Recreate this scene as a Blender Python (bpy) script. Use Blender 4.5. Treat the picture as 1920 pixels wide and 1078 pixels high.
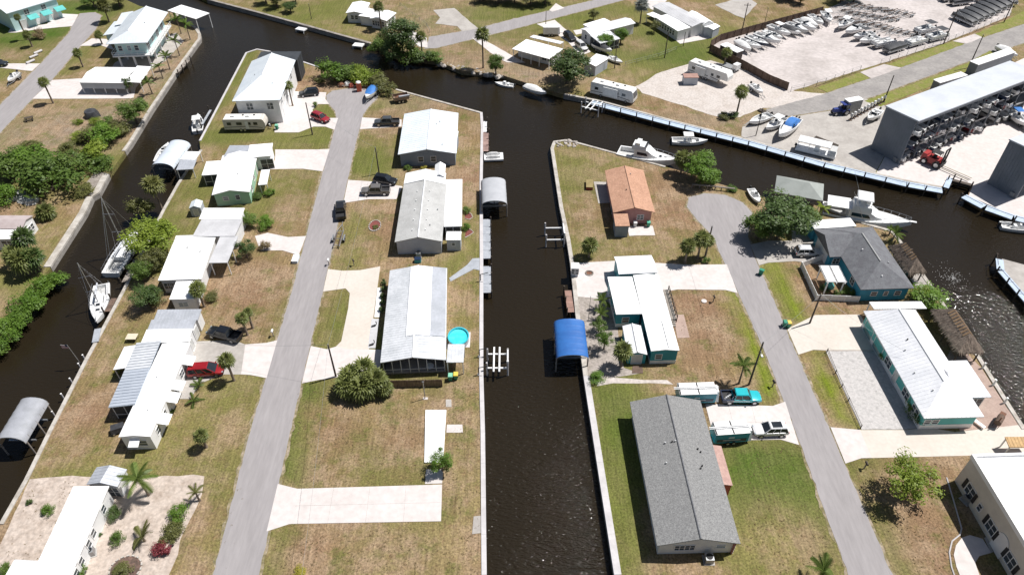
import bpy, bmesh, math, random
from mathutils import Vector, Matrix, noise as mnoise
from mathutils.geometry import tessellate_polygon
random.seed(7)
R = math.radians
for o in list(bpy.data.objects): bpy.data.objects.remove(o)
scene = bpy.context.scene
COL = scene.collection
# ---------------------------------------------------------------- camera, sky, sun, exposure
F, TH, CH = 1340.0, R(42.3), 80.0
cam = bpy.data.cameras.new('camera'); cam.sensor_width = 36; cam.lens = 36*F/1920; cam.clip_end = 6000; cam.clip_start = .5
camo = bpy.data.objects.new('camera', cam); COL.objects.link(camo)
camo.location = (0, 0, CH); camo.rotation_euler = (R(90)-TH, 0, 0); scene.camera = camo
SUN_EL, SUN_AZ = R(61), math.atan2(.93, .36)          # azimuth clockwise from +Y
SUN_DIR = Vector((math.sin(SUN_AZ)*math.cos(SUN_EL), math.cos(SUN_AZ)*math.cos(SUN_EL), math.sin(SUN_EL)))
world = bpy.data.worlds.new('World'); scene.world = world; world.use_nodes = True
wn = world.node_tree.nodes; wl = world.node_tree.links
sky = wn.new('ShaderNodeTexSky'); sky.sky_type = 'NISHITA'; sky.sun_disc = False
sky.sun_elevation = SUN_EL; sky.sun_rotation = SUN_AZ; sky.air_density = 1.0; sky.dust_density = 1.5; sky.ozone_density = 1.0
wl.new(sky.outputs[0], wn['Background'].inputs[0]); wn['Background'].inputs[1].default_value = .05
sl = bpy.data.lights.new('sun', 'SUN'); sl.energy = 5.0; sl.angle = R(.53); sl.color = (1, .97, .935)
so = bpy.data.objects.new('sun', sl); COL.objects.link(so); so.location = SUN_DIR*200
so.rotation_euler = SUN_DIR.to_track_quat('Z', 'Y').to_euler()
vs = scene.view_settings; vs.view_transform = 'Standard'; vs.look = 'None'; vs.gamma = 1; vs.exposure = .28; vs.use_curve_mapping = False
# ---------------------------------------------------------------- photo pixel -> point on the plane z
def P(x, y, z=0.0):
    dx, dy = (x-960)/F, -(y-539)/F
    d = Vector((dx, math.cos(TH)+dy*math.sin(TH), -math.sin(TH)+dy*math.cos(TH)))
    t = (z-CH)/d.z
    return Vector((d.x*t, d.y*t, z))
# ---------------------------------------------------------------- materials
MATS = {}
def nd(nt, t, **kw):
    n = nt.nodes.new(t)
    for k, v in kw.items(): setattr(n, k, v)
    return n
def mk(name, c, c2=None, sc=1.0, lo=.42, hi=.62, rough=.7, bump=0, bsc=None, metal=0, spec=.4, fine=.0, fsc=8, coords='pos', stretch=None, var=0):
    """noise-mottled surface: c mixed with c2 by a soft noise, plus fine grain and relief"""
    if name in MATS: return MATS[name]
    m = bpy.data.materials.new(name); m.use_nodes = True; nt = m.node_tree; L = nt.links
    b = nt.nodes['Principled BSDF']; b.inputs['Roughness'].default_value = rough; b.inputs['Metallic'].default_value = metal
    b.inputs['Specular IOR Level'].default_value = spec
    if coords == 'pos': co = nd(nt, 'ShaderNodeNewGeometry').outputs['Position']
    else: co = nd(nt, 'ShaderNodeTexCoord').outputs['Object']
    if stretch:
        mp = nd(nt, 'ShaderNodeMapping'); mp.inputs['Scale'].default_value = stretch; L.new(co, mp.inputs[0]); co = mp.outputs[0]
    c2 = c2 or tuple(x*.82 for x in c)
    n1 = nd(nt, 'ShaderNodeTexNoise'); n1.inputs['Scale'].default_value = sc; n1.inputs['Detail'].default_value = 5; n1.inputs['Roughness'].default_value = .62
    L.new(co, n1.inputs['Vector'])
    rp = nd(nt, 'ShaderNodeMapRange'); rp.inputs[1].default_value = lo; rp.inputs[2].default_value = hi; L.new(n1.outputs[0], rp.inputs[0])
    mx = nd(nt, 'ShaderNodeMix', data_type='RGBA'); mx.inputs[6].default_value = (*c, 1); mx.inputs[7].default_value = (*c2, 1)
    L.new(rp.outputs[0], mx.inputs[0]); out = mx.outputs[2]
    if fine:
        n2 = nd(nt, 'ShaderNodeTexNoise'); n2.inputs['Scale'].default_value = fsc; n2.inputs['Detail'].default_value = 3; L.new(co, n2.inputs['Vector'])
        r2 = nd(nt, 'ShaderNodeMapRange'); r2.inputs[1].default_value = .3; r2.inputs[2].default_value = .7; r2.inputs[3].default_value = 1-fine; r2.inputs[4].default_value = 1+fine
        L.new(n2.outputs[0], r2.inputs[0])
        mm = nd(nt, 'ShaderNodeVectorMath', operation='SCALE'); L.new(out, mm.inputs[0]); L.new(r2.outputs[0], mm.inputs[3]); out = mm.outputs[0]
    if var:
        oi = nd(nt, 'ShaderNodeObjectInfo'); r3 = nd(nt, 'ShaderNodeMapRange'); r3.inputs[3].default_value = 1-var; r3.inputs[4].default_value = 1+var
        L.new(oi.outputs['Random'], r3.inputs[0]); mv = nd(nt, 'ShaderNodeVectorMath', operation='SCALE'); L.new(out, mv.inputs[0]); L.new(r3.outputs[0], mv.inputs[3]); out = mv.outputs[0]
    L.new(out, b.inputs['Base Color'])
    if bump:
        n3 = nd(nt, 'ShaderNodeTexNoise'); n3.inputs['Scale'].default_value = bsc or sc*4; n3.inputs['Detail'].default_value = 4; L.new(co, n3.inputs['Vector'])
        bp = nd(nt, 'ShaderNodeBump'); bp.inputs['Strength'].default_value = min(1, bump); bp.inputs['Distance'].default_value = .05; L.new(n3.outputs[0], bp.inputs['Height']); L.new(bp.outputs[0], b.inputs['Normal'])
    MATS[name] = m
    return m
def paint(name, c, rough=.35, metal=0, spec=.5, coat=0): 
    m = mk(name, c, tuple(x*.9 for x in c), sc=1.5, rough=rough, metal=metal, spec=spec, coords='obj')
    m.node_tree.nodes['Principled BSDF'].inputs['Coat Weight'].default_value = coat
    return m
def carpaint(c): return paint('car_paint_%02x%02x%02x' % tuple(int(max(0, min(1, x))*255) for x in c), c, .28, .15, .5, .6)
WHITE = (.78, .78, .77)
white_paint = paint('white_paint', (.8, .8, .79), .4)
white_metal = mk('white_metal_roof', (.78, .785, .8), (.7, .71, .735), sc=.35, rough=.38, fine=.05, fsc=3, spec=.5)
bright_roof = mk('bright_white_roof', (.86, .86, .855), (.78, .78, .77), sc=.3, lo=.5, hi=.75, rough=.55, fine=.03, fsc=4)
stained_roof = mk('stained_white_roof', (.84, .84, .83), (.62, .62, .62), sc=.35, lo=.5, hi=.72, rough=.6, fine=.04, fsc=4)
silver_roof = mk('silver_metal_roof', (.5, .52, .56), (.42, .44, .47), sc=.3, rough=.36, metal=.25, fine=.06, fsc=3)
panel_roof = mk('pale_silver_panel_roof', (.62, .635, .655), (.52, .54, .56), sc=.35, rough=.4, metal=.1, fine=.08, fsc=2)
blue_roof = mk('pale_blue_metal_roof', (.68, .725, .76), (.62, .67, .71), sc=.3, rough=.33, fine=.03, fsc=3)
grey_flat = mk('light_grey_membrane', (.5, .5, .51), (.42, .42, .43), sc=.3, rough=.75, fine=.05, fsc=3)
pale_shingle = mk('pale_grey_shingle', (.43, .43, .42), (.37, .37, .36), sc=.5, rough=.85, fine=.1, fsc=5)
grey_shingle = mk('grey_shingle', (.235, .235, .23), (.165, .165, .165), sc=3.4, lo=.35, hi=.7, rough=.9, fine=.3, fsc=8, bump=.5, bsc=5)
dark_shingle = mk('charcoal_shingle', (.15, .155, .165), (.12, .12, .13), sc=.9, rough=.9, fine=.15, fsc=5, bump=.3, bsc=6)
red_shingle = mk('terracotta_shingle', (.45, .26, .175), (.39, .22, .145), sc=.8, rough=.9, fine=.18, fsc=4, bump=.4, bsc=5)
wall_white = mk('white_siding', (.74, .74, .73), (.66, .66, .66), sc=.6, rough=.6)
wall_grey = mk('grey_blue_siding', (.24, .28, .33), (.2, .24, .29), sc=.6, rough=.6)
wall_lgrey = mk('light_grey_siding', (.45, .48, .53), (.4, .43, .48), sc=.6, rough=.6)
wall_aqua = mk('pale_aqua_siding', (.5, .68, .68), (.44, .62, .62), sc=.6, rough=.6)
wall_teal = mk('teal_siding', (.03, .3, .34), (.025, .25, .29), sc=.6, rough=.55)
wall_turq = mk('turquoise_siding', (.1, .45, .43), (.085, .39, .37), sc=.6, rough=.55)
wall_blue = mk('bright_blue_siding', (.04, .28, .42), (.03, .24, .37), sc=.6, rough=.55)
wall_green = mk('mint_green_siding', (.36, .58, .42), (.32, .52, .38), sc=.6, rough=.6)
wall_pink = mk('pink_stucco', (.55, .28, .26), (.48, .24, .22), sc=.7, rough=.8)
wall_cream = mk('cream_stucco', (.62, .58, .51), (.56, .52, .46), sc=.7, rough=.85, bump=.2, bsc=8)
wall_dark = mk('marina_steel_wall', (.19, .21, .24), (.165, .185, .21), sc=.4, rough=.5)
brick_red = mk('red_brick_paint', (.34, .08, .05), (.28, .06, .04), sc=1.5, rough=.8)
concrete = mk('pale_concrete', (.575, .535, .515), (.53, .485, .46), sc=.3, lo=.38, hi=.68, rough=.85, fine=.07, fsc=1.3, bump=.1, bsc=12)
concrete_y = mk('yellowish_concrete', (.56, .515, .46), (.52, .47, .41), sc=.2, lo=.4, hi=.7, rough=.85, fine=.05, fsc=2)
concrete_g = mk('grey_concrete', (.4, .375, .345), (.33, .305, .28), sc=.3, rough=.88, fine=.08, fsc=2)
concrete_d = mk('stained_grey_concrete', (.3, .28, .255), (.22, .2, .18), sc=.4, rough=.9, fine=.15, fsc=2)
seawall_m = mk('seawall_concrete', (.46, .43, .39), (.33, .3, .26), sc=.5, rough=.85, fine=.12, fsc=3)
seawall_w = mk('pale_seawall_concrete', (.52, .5, .5), (.45, .43, .43), sc=.4, rough=.8, fine=.05, fsc=3)
asphalt = mk('sun_bleached_asphalt', (.3, .281, .281), (.264, .247, .247), sc=.55, lo=.36, hi=.7, rough=.9, fine=.07, fsc=2.5, bump=.15, bsc=20, stretch=(1, .16, 1))
asphalt_w = mk('worn_road_asphalt', (.24, .225, .215), (.33, .31, .29), sc=.25, lo=.4, hi=.75, rough=.9, fine=.12, fsc=1.5)
gravel_m = mk('white_shell_gravel', (.5, .455, .42), (.4, .35, .31), sc=.35, lo=.45, hi=.75, rough=.95, fine=.16, fsc=2.2, bump=.5, bsc=9)
sand_m = mk('pale_sand', (.47, .4, .345), (.35, .285, .235), sc=.6, lo=.42, hi=.68, rough=.95, fine=.2, fsc=2.2, bump=.4, bsc=6)
yard_m = mk('sandy_yard', (.5, .455, .435), (.36, .325, .305), sc=.1, lo=.42, hi=.68, rough=.95, fine=.12, fsc=1.1)
shell_m = mk('crushed_shell_drive', (.46, .44, .425), (.3, .29, .28), sc=1.6, lo=.5, hi=.75, rough=.95, fine=.12, fsc=3, bump=.4, bsc=8)
paver_m = mk('pink_pavers', (.38, .28, .235), (.33, .24, .2), sc=.6, rough=.85, fine=.1, fsc=4)
mulch_red = mk('red_mulch', (.2, .06, .05), (.13, .045, .04), sc=2, rough=.95, fine=.3, fsc=6)
mulch_brown = mk('brown_mulch', (.1, .07, .055), (.16, .1, .08), sc=2, rough=.95, fine=.3, fsc=6)
wood_grey = mk('weathered_grey_wood', (.3, .265, .235), (.22, .19, .165), sc=1.2, rough=.85, fine=.15, fsc=5)
wood_brown = mk('brown_fence_wood', (.15, .1, .075), (.11, .075, .055), sc=1.2, rough=.85, fine=.2, fsc=5, var=.2)
wood_dark = mk('dark_creosote_wood', (.075, .058, .045), (.05, .04, .032), sc=1.5, rough=.8, coords='obj')
pole_wood = mk('utility_pole_wood', (.1, .08, .068), (.07, .055, .045), sc=1.5, rough=.85, coords='obj')
dock_blue = mk('pale_blue_dock_decking', (.42, .5, .6), (.36, .44, .54), sc=.8, rough=.6, fine=.05, fsc=3, var=.06)
dock_grey = mk('grey_dock_decking', (.36, .38, .41), (.3, .32, .35), sc=.8, rough=.7, fine=.08, fsc=3)
thatch_m = mk('palm_thatch', (.24, .19, .15), (.15, .115, .09), sc=2.2, rough=.95, fine=.3, fsc=6, bump=.8, bsc=9, stretch=(1, 1, .4))
thatch_rib = mk('tan_thatch_ridge', (.34, .22, .12), (.26, .17, .1), sc=2, rough=.9, fine=.2, fsc=6)
black_m = mk('black_rubber', (.018, .018, .02), (.026, .026, .028), sc=3, rough=.7, coords='obj')
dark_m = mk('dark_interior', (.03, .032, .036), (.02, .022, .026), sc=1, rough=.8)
screen_m = mk('dark_insect_screen', (.05, .055, .062), (.035, .04, .046), sc=.8, rough=.6)
tarp_black = mk('black_tarp', (.035, .036, .04), (.055, .057, .062), sc=1.2, rough=.55, bump=.4, bsc=3)
tarp_blue = mk('blue_tarp', (.05, .19, .5), (.04, .15, .42), sc=.8, rough=.45, bump=.3, bsc=2)
canopy_grey = mk('grey_boat_canopy', (.33, .34, .37), (.27, .28, .3), sc=.5, rough=.6)
canopy_blue = mk('blue_boat_canopy', (.03, .135, .4), (.025, .11, .34), sc=.5, rough=.5, bump=.3, bsc=1.2)
canopy_pale = mk('pale_boat_canopy', (.55, .6, .66), (.5, .55, .61), sc=.5, rough=.5)
metal_m = paint('brushed_aluminium', (.55, .56, .58), .35, .8)
galv = paint('galvanised_steel', (.36, .37, .38), .5, .6)
rust_m = mk('rusty_iron', (.2, .09, .05), (.1, .05, .035), sc=3, rough=.8, coords='obj')
gel_white = paint('boat_gelcoat', (.8, .8, .79), .22, 0, .5, .4)
gel_grey = paint('boat_deck_grey', (.5, .5, .49), .5)
red_p = paint('red_plastic', (.5, .05, .04), .4)
orange_p = paint('orange_plastic', (.62, .12, .05), .45)
green_bin = paint('green_bin_plastic', (.02, .22, .13), .5)
yellow_lid = paint('yellow_bin_lid', (.7, .5, .08), .5)
teal_p = paint('teal_vinyl', (.01, .28, .38), .35)
navy_p = paint('navy_vinyl', (.015, .03, .07), .35)
cyan_p = paint('turquoise_car_paint', (.02, .45, .5), .25, .1, .5, .6)
trunk_m = mk('bark', (.17, .125, .095), (.11, .08, .06), sc=3, rough=.95, fine=.25, fsc=6, coords='obj')
palm_trunk = mk('palm_trunk_bark', (.22, .175, .135), (.15, .115, .09), sc=3, rough=.95, fine=.2, fsc=7, coords='obj', stretch=(1, 1, 4))
def glassmat(name, c, rough=.08):
    m = mk(name, c, tuple(x*.8 for x in c), sc=.8, rough=rough, spec=.6, coords='obj'); return m
glass_m = glassmat('tinted_glass', (.022, .027, .033)); pane_m = glassmat('window_pane', (.06, .075, .09)); pane_pale = glassmat('pale_window_pane', (.3, .36, .4))
def leafmat(name, c, c2, tr=.25):
    m = bpy.data.materials.new(name); m.use_nodes = True; nt = m.node_tree; L = nt.links; b = nt.nodes['Principled BSDF']; out = nt.nodes['Material Output']
    b.inputs['Roughness'].default_value = .5; b.inputs['Specular IOR Level'].default_value = .35
    at = nd(nt, 'ShaderNodeAttribute', attribute_name='leaf'); oi = nd(nt, 'ShaderNodeObjectInfo')
    mx = nd(nt, 'ShaderNodeMix', data_type='RGBA'); mx.inputs[6].default_value = (*c, 1); mx.inputs[7].default_value = (*c2, 1); L.new(at.outputs['Fac'], mx.inputs[0])
    r3 = nd(nt, 'ShaderNodeMapRange'); r3.inputs[3].default_value = .85; r3.inputs[4].default_value = 1.18; L.new(oi.outputs['Random'], r3.inputs[0])
    mv = nd(nt, 'ShaderNodeVectorMath', operation='SCALE'); L.new(mx.outputs[2], mv.inputs[0]); L.new(r3.outputs[0], mv.inputs[3])
    L.new(mv.outputs[0], b.inputs['Base Color'])
    t = nd(nt, 'ShaderNodeBsdfTranslucent'); L.new(mv.outputs[0], t.inputs[0])
    ms = nd(nt, 'ShaderNodeMixShader'); ms.inputs[0].default_value = tr; L.new(b.outputs[0], ms.inputs[1]); L.new(t.outputs[0], ms.inputs[2]); L.new(ms.outputs[0], out.inputs[0])
    MATS[name] = m; return m
leaf_mid = leafmat('leaf_mid_green', (.07, .125, .02), (.16, .235, .05), .38)
leaf_dark = leafmat('leaf_dark_green', (.04, .078, .018), (.11, .165, .045), .3)
leaf_bright = leafmat('leaf_bright_green', (.15, .215, .02), (.29, .36, .055), .4)
leaf_lush = leafmat('leaf_lush_green', (.08, .16, .018), (.17, .28, .04), .4)
leaf_olive = leafmat('leaf_olive', (.1, .11, .03), (.19, .195, .065), .35)
leaf_dry = leafmat('leaf_dry', (.16, .12, .06), (.24, .18, .09))
leaf_red = leafmat('leaf_red', (.16, .02, .03), (.26, .05, .06))
leaf_yellow = leafmat('leaf_yellow', (.28, .25, .03), (.4, .36, .06))
palm_leaf = leafmat('palm_leaf', (.085, .115, .028), (.25, .275, .09), .4)
palm_green = leafmat('coconut_leaf', (.08, .13, .025), (.18, .24, .06), .4)
palm_silver = leafmat('silver_palm_leaf', (.2, .22, .2), (.34, .36, .33))
# ---------------------------------------------------------------- mesh builder
class MB:
    def __init__(s, m=None): s.v = []; s.f = []; s.m = m; s.att = None
    def add(s, vs, fs):
        n = len(s.v); s.v += [s.m @ Vector(v) for v in vs] if s.m else [Vector(v) for v in vs]
        s.f += [tuple(i+n for i in f) for f in fs]; return s
    def box(s, x0, y0, z0, x1, y1, z1):
        return s.add([(x0,y0,z0),(x1,y0,z0),(x1,y1,z0),(x0,y1,z0),(x0,y0,z1),(x1,y0,z1),(x1,y1,z1),(x0,y1,z1)],
                     [(3,2,1,0),(4,5,6,7),(0,1,5,4),(1,2,6,5),(2,3,7,6),(3,0,4,7)])
    def taper(s, x0, y0, x1, y1, z0, z1, ix, iy):
        return s.add([(x0,y0,z0),(x1,y0,z0),(x1,y1,z0),(x0,y1,z0),(x0+ix,y0+iy,z1),(x1-ix,y0+iy,z1),(x1-ix,y1-iy,z1),(x0+ix,y1-iy,z1)],
                     [(3,2,1,0),(4,5,6,7),(0,1,5,4),(1,2,6,5),(2,3,7,6),(3,0,4,7)])
    def prism(s, pts, z0, z1):
        a = sum(pts[i-1][0]*pts[i][1]-pts[i][0]*pts[i-1][1] for i in range(len(pts)))
        if a < 0: pts = pts[::-1]
        n = len(pts)
        if n <= 4: tr = [tuple(range(n))]
        else: tr = [tuple(t) for t in tessellate_polygon([[Vector((p[0], p[1], 0)) for p in pts]])]
        fs = []
        for t in tr:
            c = sum(pts[t[i-1]][0]*pts[t[i]][1]-pts[t[i]][0]*pts[t[i-1]][1] for i in range(len(t)))
            if c < 0: t = t[::-1]
            fs += [tuple(i+n for i in t), t[::-1]]
        fs += [(i, (i+1) % n, (i+1) % n+n, i+n) for i in range(n)]
        return s.add([(p[0], p[1], z0) for p in pts]+[(p[0], p[1], z1) for p in pts], fs)
    def extr(s, prof, a0, a1, axis='y'):
        """profile [(p,z)] swept along an axis; axis 'y': p is x, 'x': p is y"""
        n = len(prof)
        if axis == 'y': vs = [(p, a0, z) for p, z in prof]+[(p, a1, z) for p, z in prof]
        else: vs = [(a0, p, z) for p, z in prof]+[(a1, p, z) for p, z in prof]
        ar = sum(prof[i-1][0]*prof[i][1]-prof[i][0]*prof[i-1][1] for i in range(n))
        fs = [tuple(range(n)), tuple(range(2*n-1, n-1, -1))]+[((i+1) % n, i, i+n, (i+1) % n+n) for i in range(n)]
        if (ar < 0) != (axis == 'x') : fs = [f[::-1] for f in fs]
        return s.add(vs, fs)
    def slab(s, pts, t):
        """planar polygon given by its top points, thickened downwards (vertically)"""
        n = len(pts); nrm = sum(((Vector(pts[i])-Vector(pts[0])).cross(Vector(pts[(i+1) % n])-Vector(pts[0])) for i in range(1, n-1)), Vector())
        if nrm.z < 0: pts = pts[::-1]
        vs = [Vector(p) for p in pts]+[Vector(p)-Vector((0, 0, t)) for p in pts]
        return s.add(vs, [tuple(range(n)), tuple(range(2*n-1, n-1, -1))]+[((i+1) % n, i, i+n, (i+1) % n+n) for i in range(n)])
    def tube(s, p, q, r, n=6, r2=None):
        p, q = Vector(p), Vector(q); d = (q-p).normalized(); a = d.orthogonal().normalized(); b = d.cross(a); r2 = r if r2 is None else r2
        vs = [p+(a*math.cos(i*2*math.pi/n)+b*math.sin(i*2*math.pi/n))*r for i in range(n)]+[q+(a*math.cos(i*2*math.pi/n)+b*math.sin(i*2*math.pi/n))*r2 for i in range(n)]
        return s.add(vs, [tuple(range(n-1, -1, -1)), tuple(range(n, 2*n))]+[(i, (i+1) % n, (i+1) % n+n, i+n) for i in range(n)])
    def path(s, pts, r, n=5):
        for a, b in zip(pts, pts[1:]): s.tube(a, b, r, n)
        return s
    def loft(s, rings, cap=True, closed=True):
        n = len(rings[0]); vs = [p for r in rings for p in r]; fs = []
        for k in range(len(rings)-1):
            for i in range(n if closed else n-1):
                j = (i+1) % n; fs.append((k*n+i, k*n+j, (k+1)*n+j, (k+1)*n+i))
        if cap and closed: fs += [tuple(range(n-1, -1, -1)), tuple((len(rings)-1)*n+i for i in range(n))]
        return s.add(vs, fs)
    def dome(s, c, rx, ry, rz, nu=10, nv=4, z0=0):
        rings = []
        for k in range(nv+1):
            a = k/nv*math.pi/2*.98
            rings.append([(c[0]+rx*math.cos(a)*math.cos(t*2*math.pi/nu), c[1]+ry*math.cos(a)*math.sin(t*2*math.pi/nu), c[2]+rz*math.sin(a)) for t in range(nu)])
        return s.loft(rings)
    def mesh(s, name, mat, smooth=False, fix=False):
        me = bpy.data.meshes.new(name); me.from_pydata(s.v, [], s.f); me.materials.append(mat)
        if s.att is not None:
            a = me.attributes.new('leaf', 'FLOAT', 'FACE'); a.data.foreach_set('value', s.att)
        if fix:
            bm = bmesh.new(); bm.from_mesh(me); bmesh.ops.recalc_face_normals(bm, faces=bm.faces); bm.to_mesh(me); bm.free()
        if smooth:
            me.polygons.foreach_set('use_smooth', [True]*len(me.polygons)); me.set_sharp_from_angle(angle=R(40))
        me.update(); return me
    def build(s, name, mat, parent=None, smooth=False, fix=False, **kw): return obj(name, s.mesh(name, mat, smooth, fix), parent, **kw)
def obj(name, me, parent=None, loc=None, rot=None, sc=None, kind=None):
    o = bpy.data.objects.new(name, me); COL.objects.link(o); o.parent = parent
    if loc is not None: o.location = loc
    if rot is not None: o.rotation_euler = rot
    if sc is not None: o.scale = (sc, sc, sc) if isinstance(sc, (int, float)) else sc
    if kind: o['kind'] = kind
    return o
LABELS = set()
def tag(o, label, cat, group=None):
    if label in LABELS: print('DUPLABEL', label)
    n = len(label.split())
    if n < 4 or n > 16: print('LABELLEN', n, label)
    LABELS.add(label); o['label'] = label; o['category'] = cat
    if group: o['group'] = group
    return o
def thing(name, label, cat, loc=(0, 0, 0), rz=0, group=None):
    o = bpy.data.objects.new(name, None); COL.objects.link(o); o.location = loc; o.rotation_euler = (0, 0, rz); o.empty_display_size = .3
    return tag(o, label, cat, group)
def copy_tree(o, parent=None):
    c = o.copy(); COL.objects.link(c); c.parent = parent
    for ch in o.children: copy_tree(ch, c)
    return c
def clone(proto, loc, rz, label, cat, group=None, sc=None):
    c = copy_tree(proto); c.location = loc; c.rotation_euler = (0, 0, rz)
    if sc: c.scale = (sc, sc, sc) if isinstance(sc, (int, float)) else sc
    tag(c, label, cat, group); return c
PROTOS = []
def proto(name):
    o = bpy.data.objects.new(name, None); COL.objects.link(o); PROTOS.append(o); return o
def drop_protos():
    for o in PROTOS:
        for c in list(o.children_recursive): bpy.data.objects.remove(c)
        bpy.data.objects.remove(o)
def setmat(o, mat, names=None):
    for c in [o]+list(o.children_recursive):
        if c.type == 'MESH' and (names is None or c.name.split('.')[0] in names):
            c.material_slots[0].link = 'OBJECT'; c.material_slots[0].material = mat
ORD = 'first second third fourth fifth sixth seventh eighth ninth tenth eleventh twelfth thirteenth fourteenth fifteenth sixteenth seventeenth eighteenth'.split()
# ---------------------------------------------------------------- the setting: water, land, shores
def pts2(lst):
    """photo pixels (tuples) or ground points (Vectors) -> 2D ground points"""
    return [Vector((p.x, p.y)) if isinstance(p, Vector) else P(*p).to_2d() for p in lst]
def W(x, y): return Vector((x, y, 0))
wm = bpy.data.materials.new('dark_canal_water'); wm.use_nodes = True
nt = wm.node_tree; L_ = nt.links; b = nt.nodes['Principled BSDF']
b.inputs['Roughness'].default_value = .055; b.inputs['IOR'].default_value = 1.33
geo = nd(nt, 'ShaderNodeNewGeometry')
nA = nd(nt, 'ShaderNodeTexNoise'); nA.inputs['Scale'].default_value = .03; nA.inputs['Detail'].default_value = 4; L_.new(geo.outputs['Position'], nA.inputs['Vector'])
mxw = nd(nt, 'ShaderNodeMix', data_type='RGBA'); mxw.inputs[6].default_value = (.0125, .0094, .0055, 1); mxw.inputs[7].default_value = (.021, .0155, .0085, 1); L_.new(nA.outputs[0], mxw.inputs[0]); L_.new(mxw.outputs[2], b.inputs['Base Color'])
mpw = nd(nt, 'ShaderNodeMapping'); mpw.inputs['Rotation'].default_value = (0, 0, R(28)); mpw.inputs['Scale'].default_value = (.6, 1.5, 1); L_.new(geo.outputs['Position'], mpw.inputs[0])
nB = nd(nt, 'ShaderNodeTexNoise'); nB.inputs['Scale'].default_value = 1.9; nB.inputs['Detail'].default_value = 2.5; nB.inputs['Roughness'].default_value = .55; L_.new(mpw.outputs[0], nB.inputs['Vector'])
def gust(px, rad):      # a wind ruffled patch of water: 1 at its centre, 0 at its rim
    v = nd(nt, 'ShaderNodeVectorMath', operation='DISTANCE'); L_.new(geo.outputs['Position'], v.inputs[0]); v.inputs[1].default_value = P(*px, -1.1)
    r_ = nd(nt, 'ShaderNodeMapRange', interpolation_type='SMOOTHSTEP'); r_.inputs[1].default_value = rad*.25; r_.inputs[2].default_value = rad; r_.inputs[3].default_value = .6; r_.inputs[4].default_value = .22; L_.new(v.outputs['Value'], r_.inputs[0]); return r_.outputs[0]
rC = nd(nt, 'ShaderNodeMath', operation='MAXIMUM'); L_.new(gust((1890, 680), 24), rC.inputs[0]); L_.new(gust((1050, 1000), 42), rC.inputs[1])
bw = nd(nt, 'ShaderNodeBump'); bw.inputs['Distance'].default_value = .47; L_.new(rC.outputs[0], bw.inputs['Strength']); L_.new(nB.outputs[0], bw.inputs['Height']); L_.new(bw.outputs[0], b.inputs['Normal'])
WZ = -1.1
water = MB().add([(-3000, -600, WZ), (3000, -600, WZ), (3000, 3500, WZ), (-3000, 3500, WZ)], [(0, 1, 2, 3)]).build('water', wm, kind='structure')

def ext(p, q, d):
    a, b = P(*p), P(*q); return a+(a-b).normalized()*d
shoreL0 = [(-120, 835), (0, 648), (94, 501), (160, 398), (173, 369), (185, 362), (204, 327), (234, 284), (246, 268), (284, 206), (338, 125), (376, 73), (376, 64), (368, 52), (330, 26), (262, 12)]
L0 = [W(-900, -200), W(-230, -200), ext((-120, 835), (0, 648), 90)]+shoreL0+[P(100, -62), W(-900, 520)]
shoreL1 = [(0, 983), (47, 900), (92, 808), (160, 675), (190, 620), (233, 540), (305, 395), (333, 345), (376, 282), (374, 265), (461, 100), (482, 93), (505, 97), (558, 113), (605, 129), (680, 148), (743, 168), (904, 212), (906, 240), (904, 340), (905, 480), (905, 700), (908, 810), (911, 1078)]
L1 = [ext((0, 983), (92, 808), 120)]+shoreL1+[ext((911, 1078), (905, 700), 120)]
shoreL2 = [(1153, 1078), (1111, 808), (1095, 705), (1080, 590), (1070, 495), (1063, 450), (1050, 390), (1033, 279), (1038, 266), (1062, 263), (1090, 270), (1160, 289), (1248, 313), (1310, 330), (1345, 344), (1392, 357), (1440, 372), (1500, 378), (1548, 390), (1615, 417), (1672, 433), (1684, 446), (1728, 510), (1764, 562), (1840, 675), (1890, 755), (1922, 805)]
L2 = [ext((1153, 1078), (1111, 808), 120)]+shoreL2+[ext((1922, 805), (1840, 675), 120)]
shoreL3 = [(388, 0), (480, 24), (568, 48), (695, 83), (745, 106), (820, 115), (865, 133), (938, 140), (1000, 160), (1057, 178), (1125, 191), (1260, 228), (1408, 265), (1547, 305), (1700, 341), (1765, 353), (1775, 334), (1823, 345), (1814, 368), (1901, 403), (2050, 440)]
L3 = [W(-1500, 800), P(200, -82)]+shoreL3+[W(1500, 150), W(1500, 3200), W(-1500, 3200)]
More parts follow.
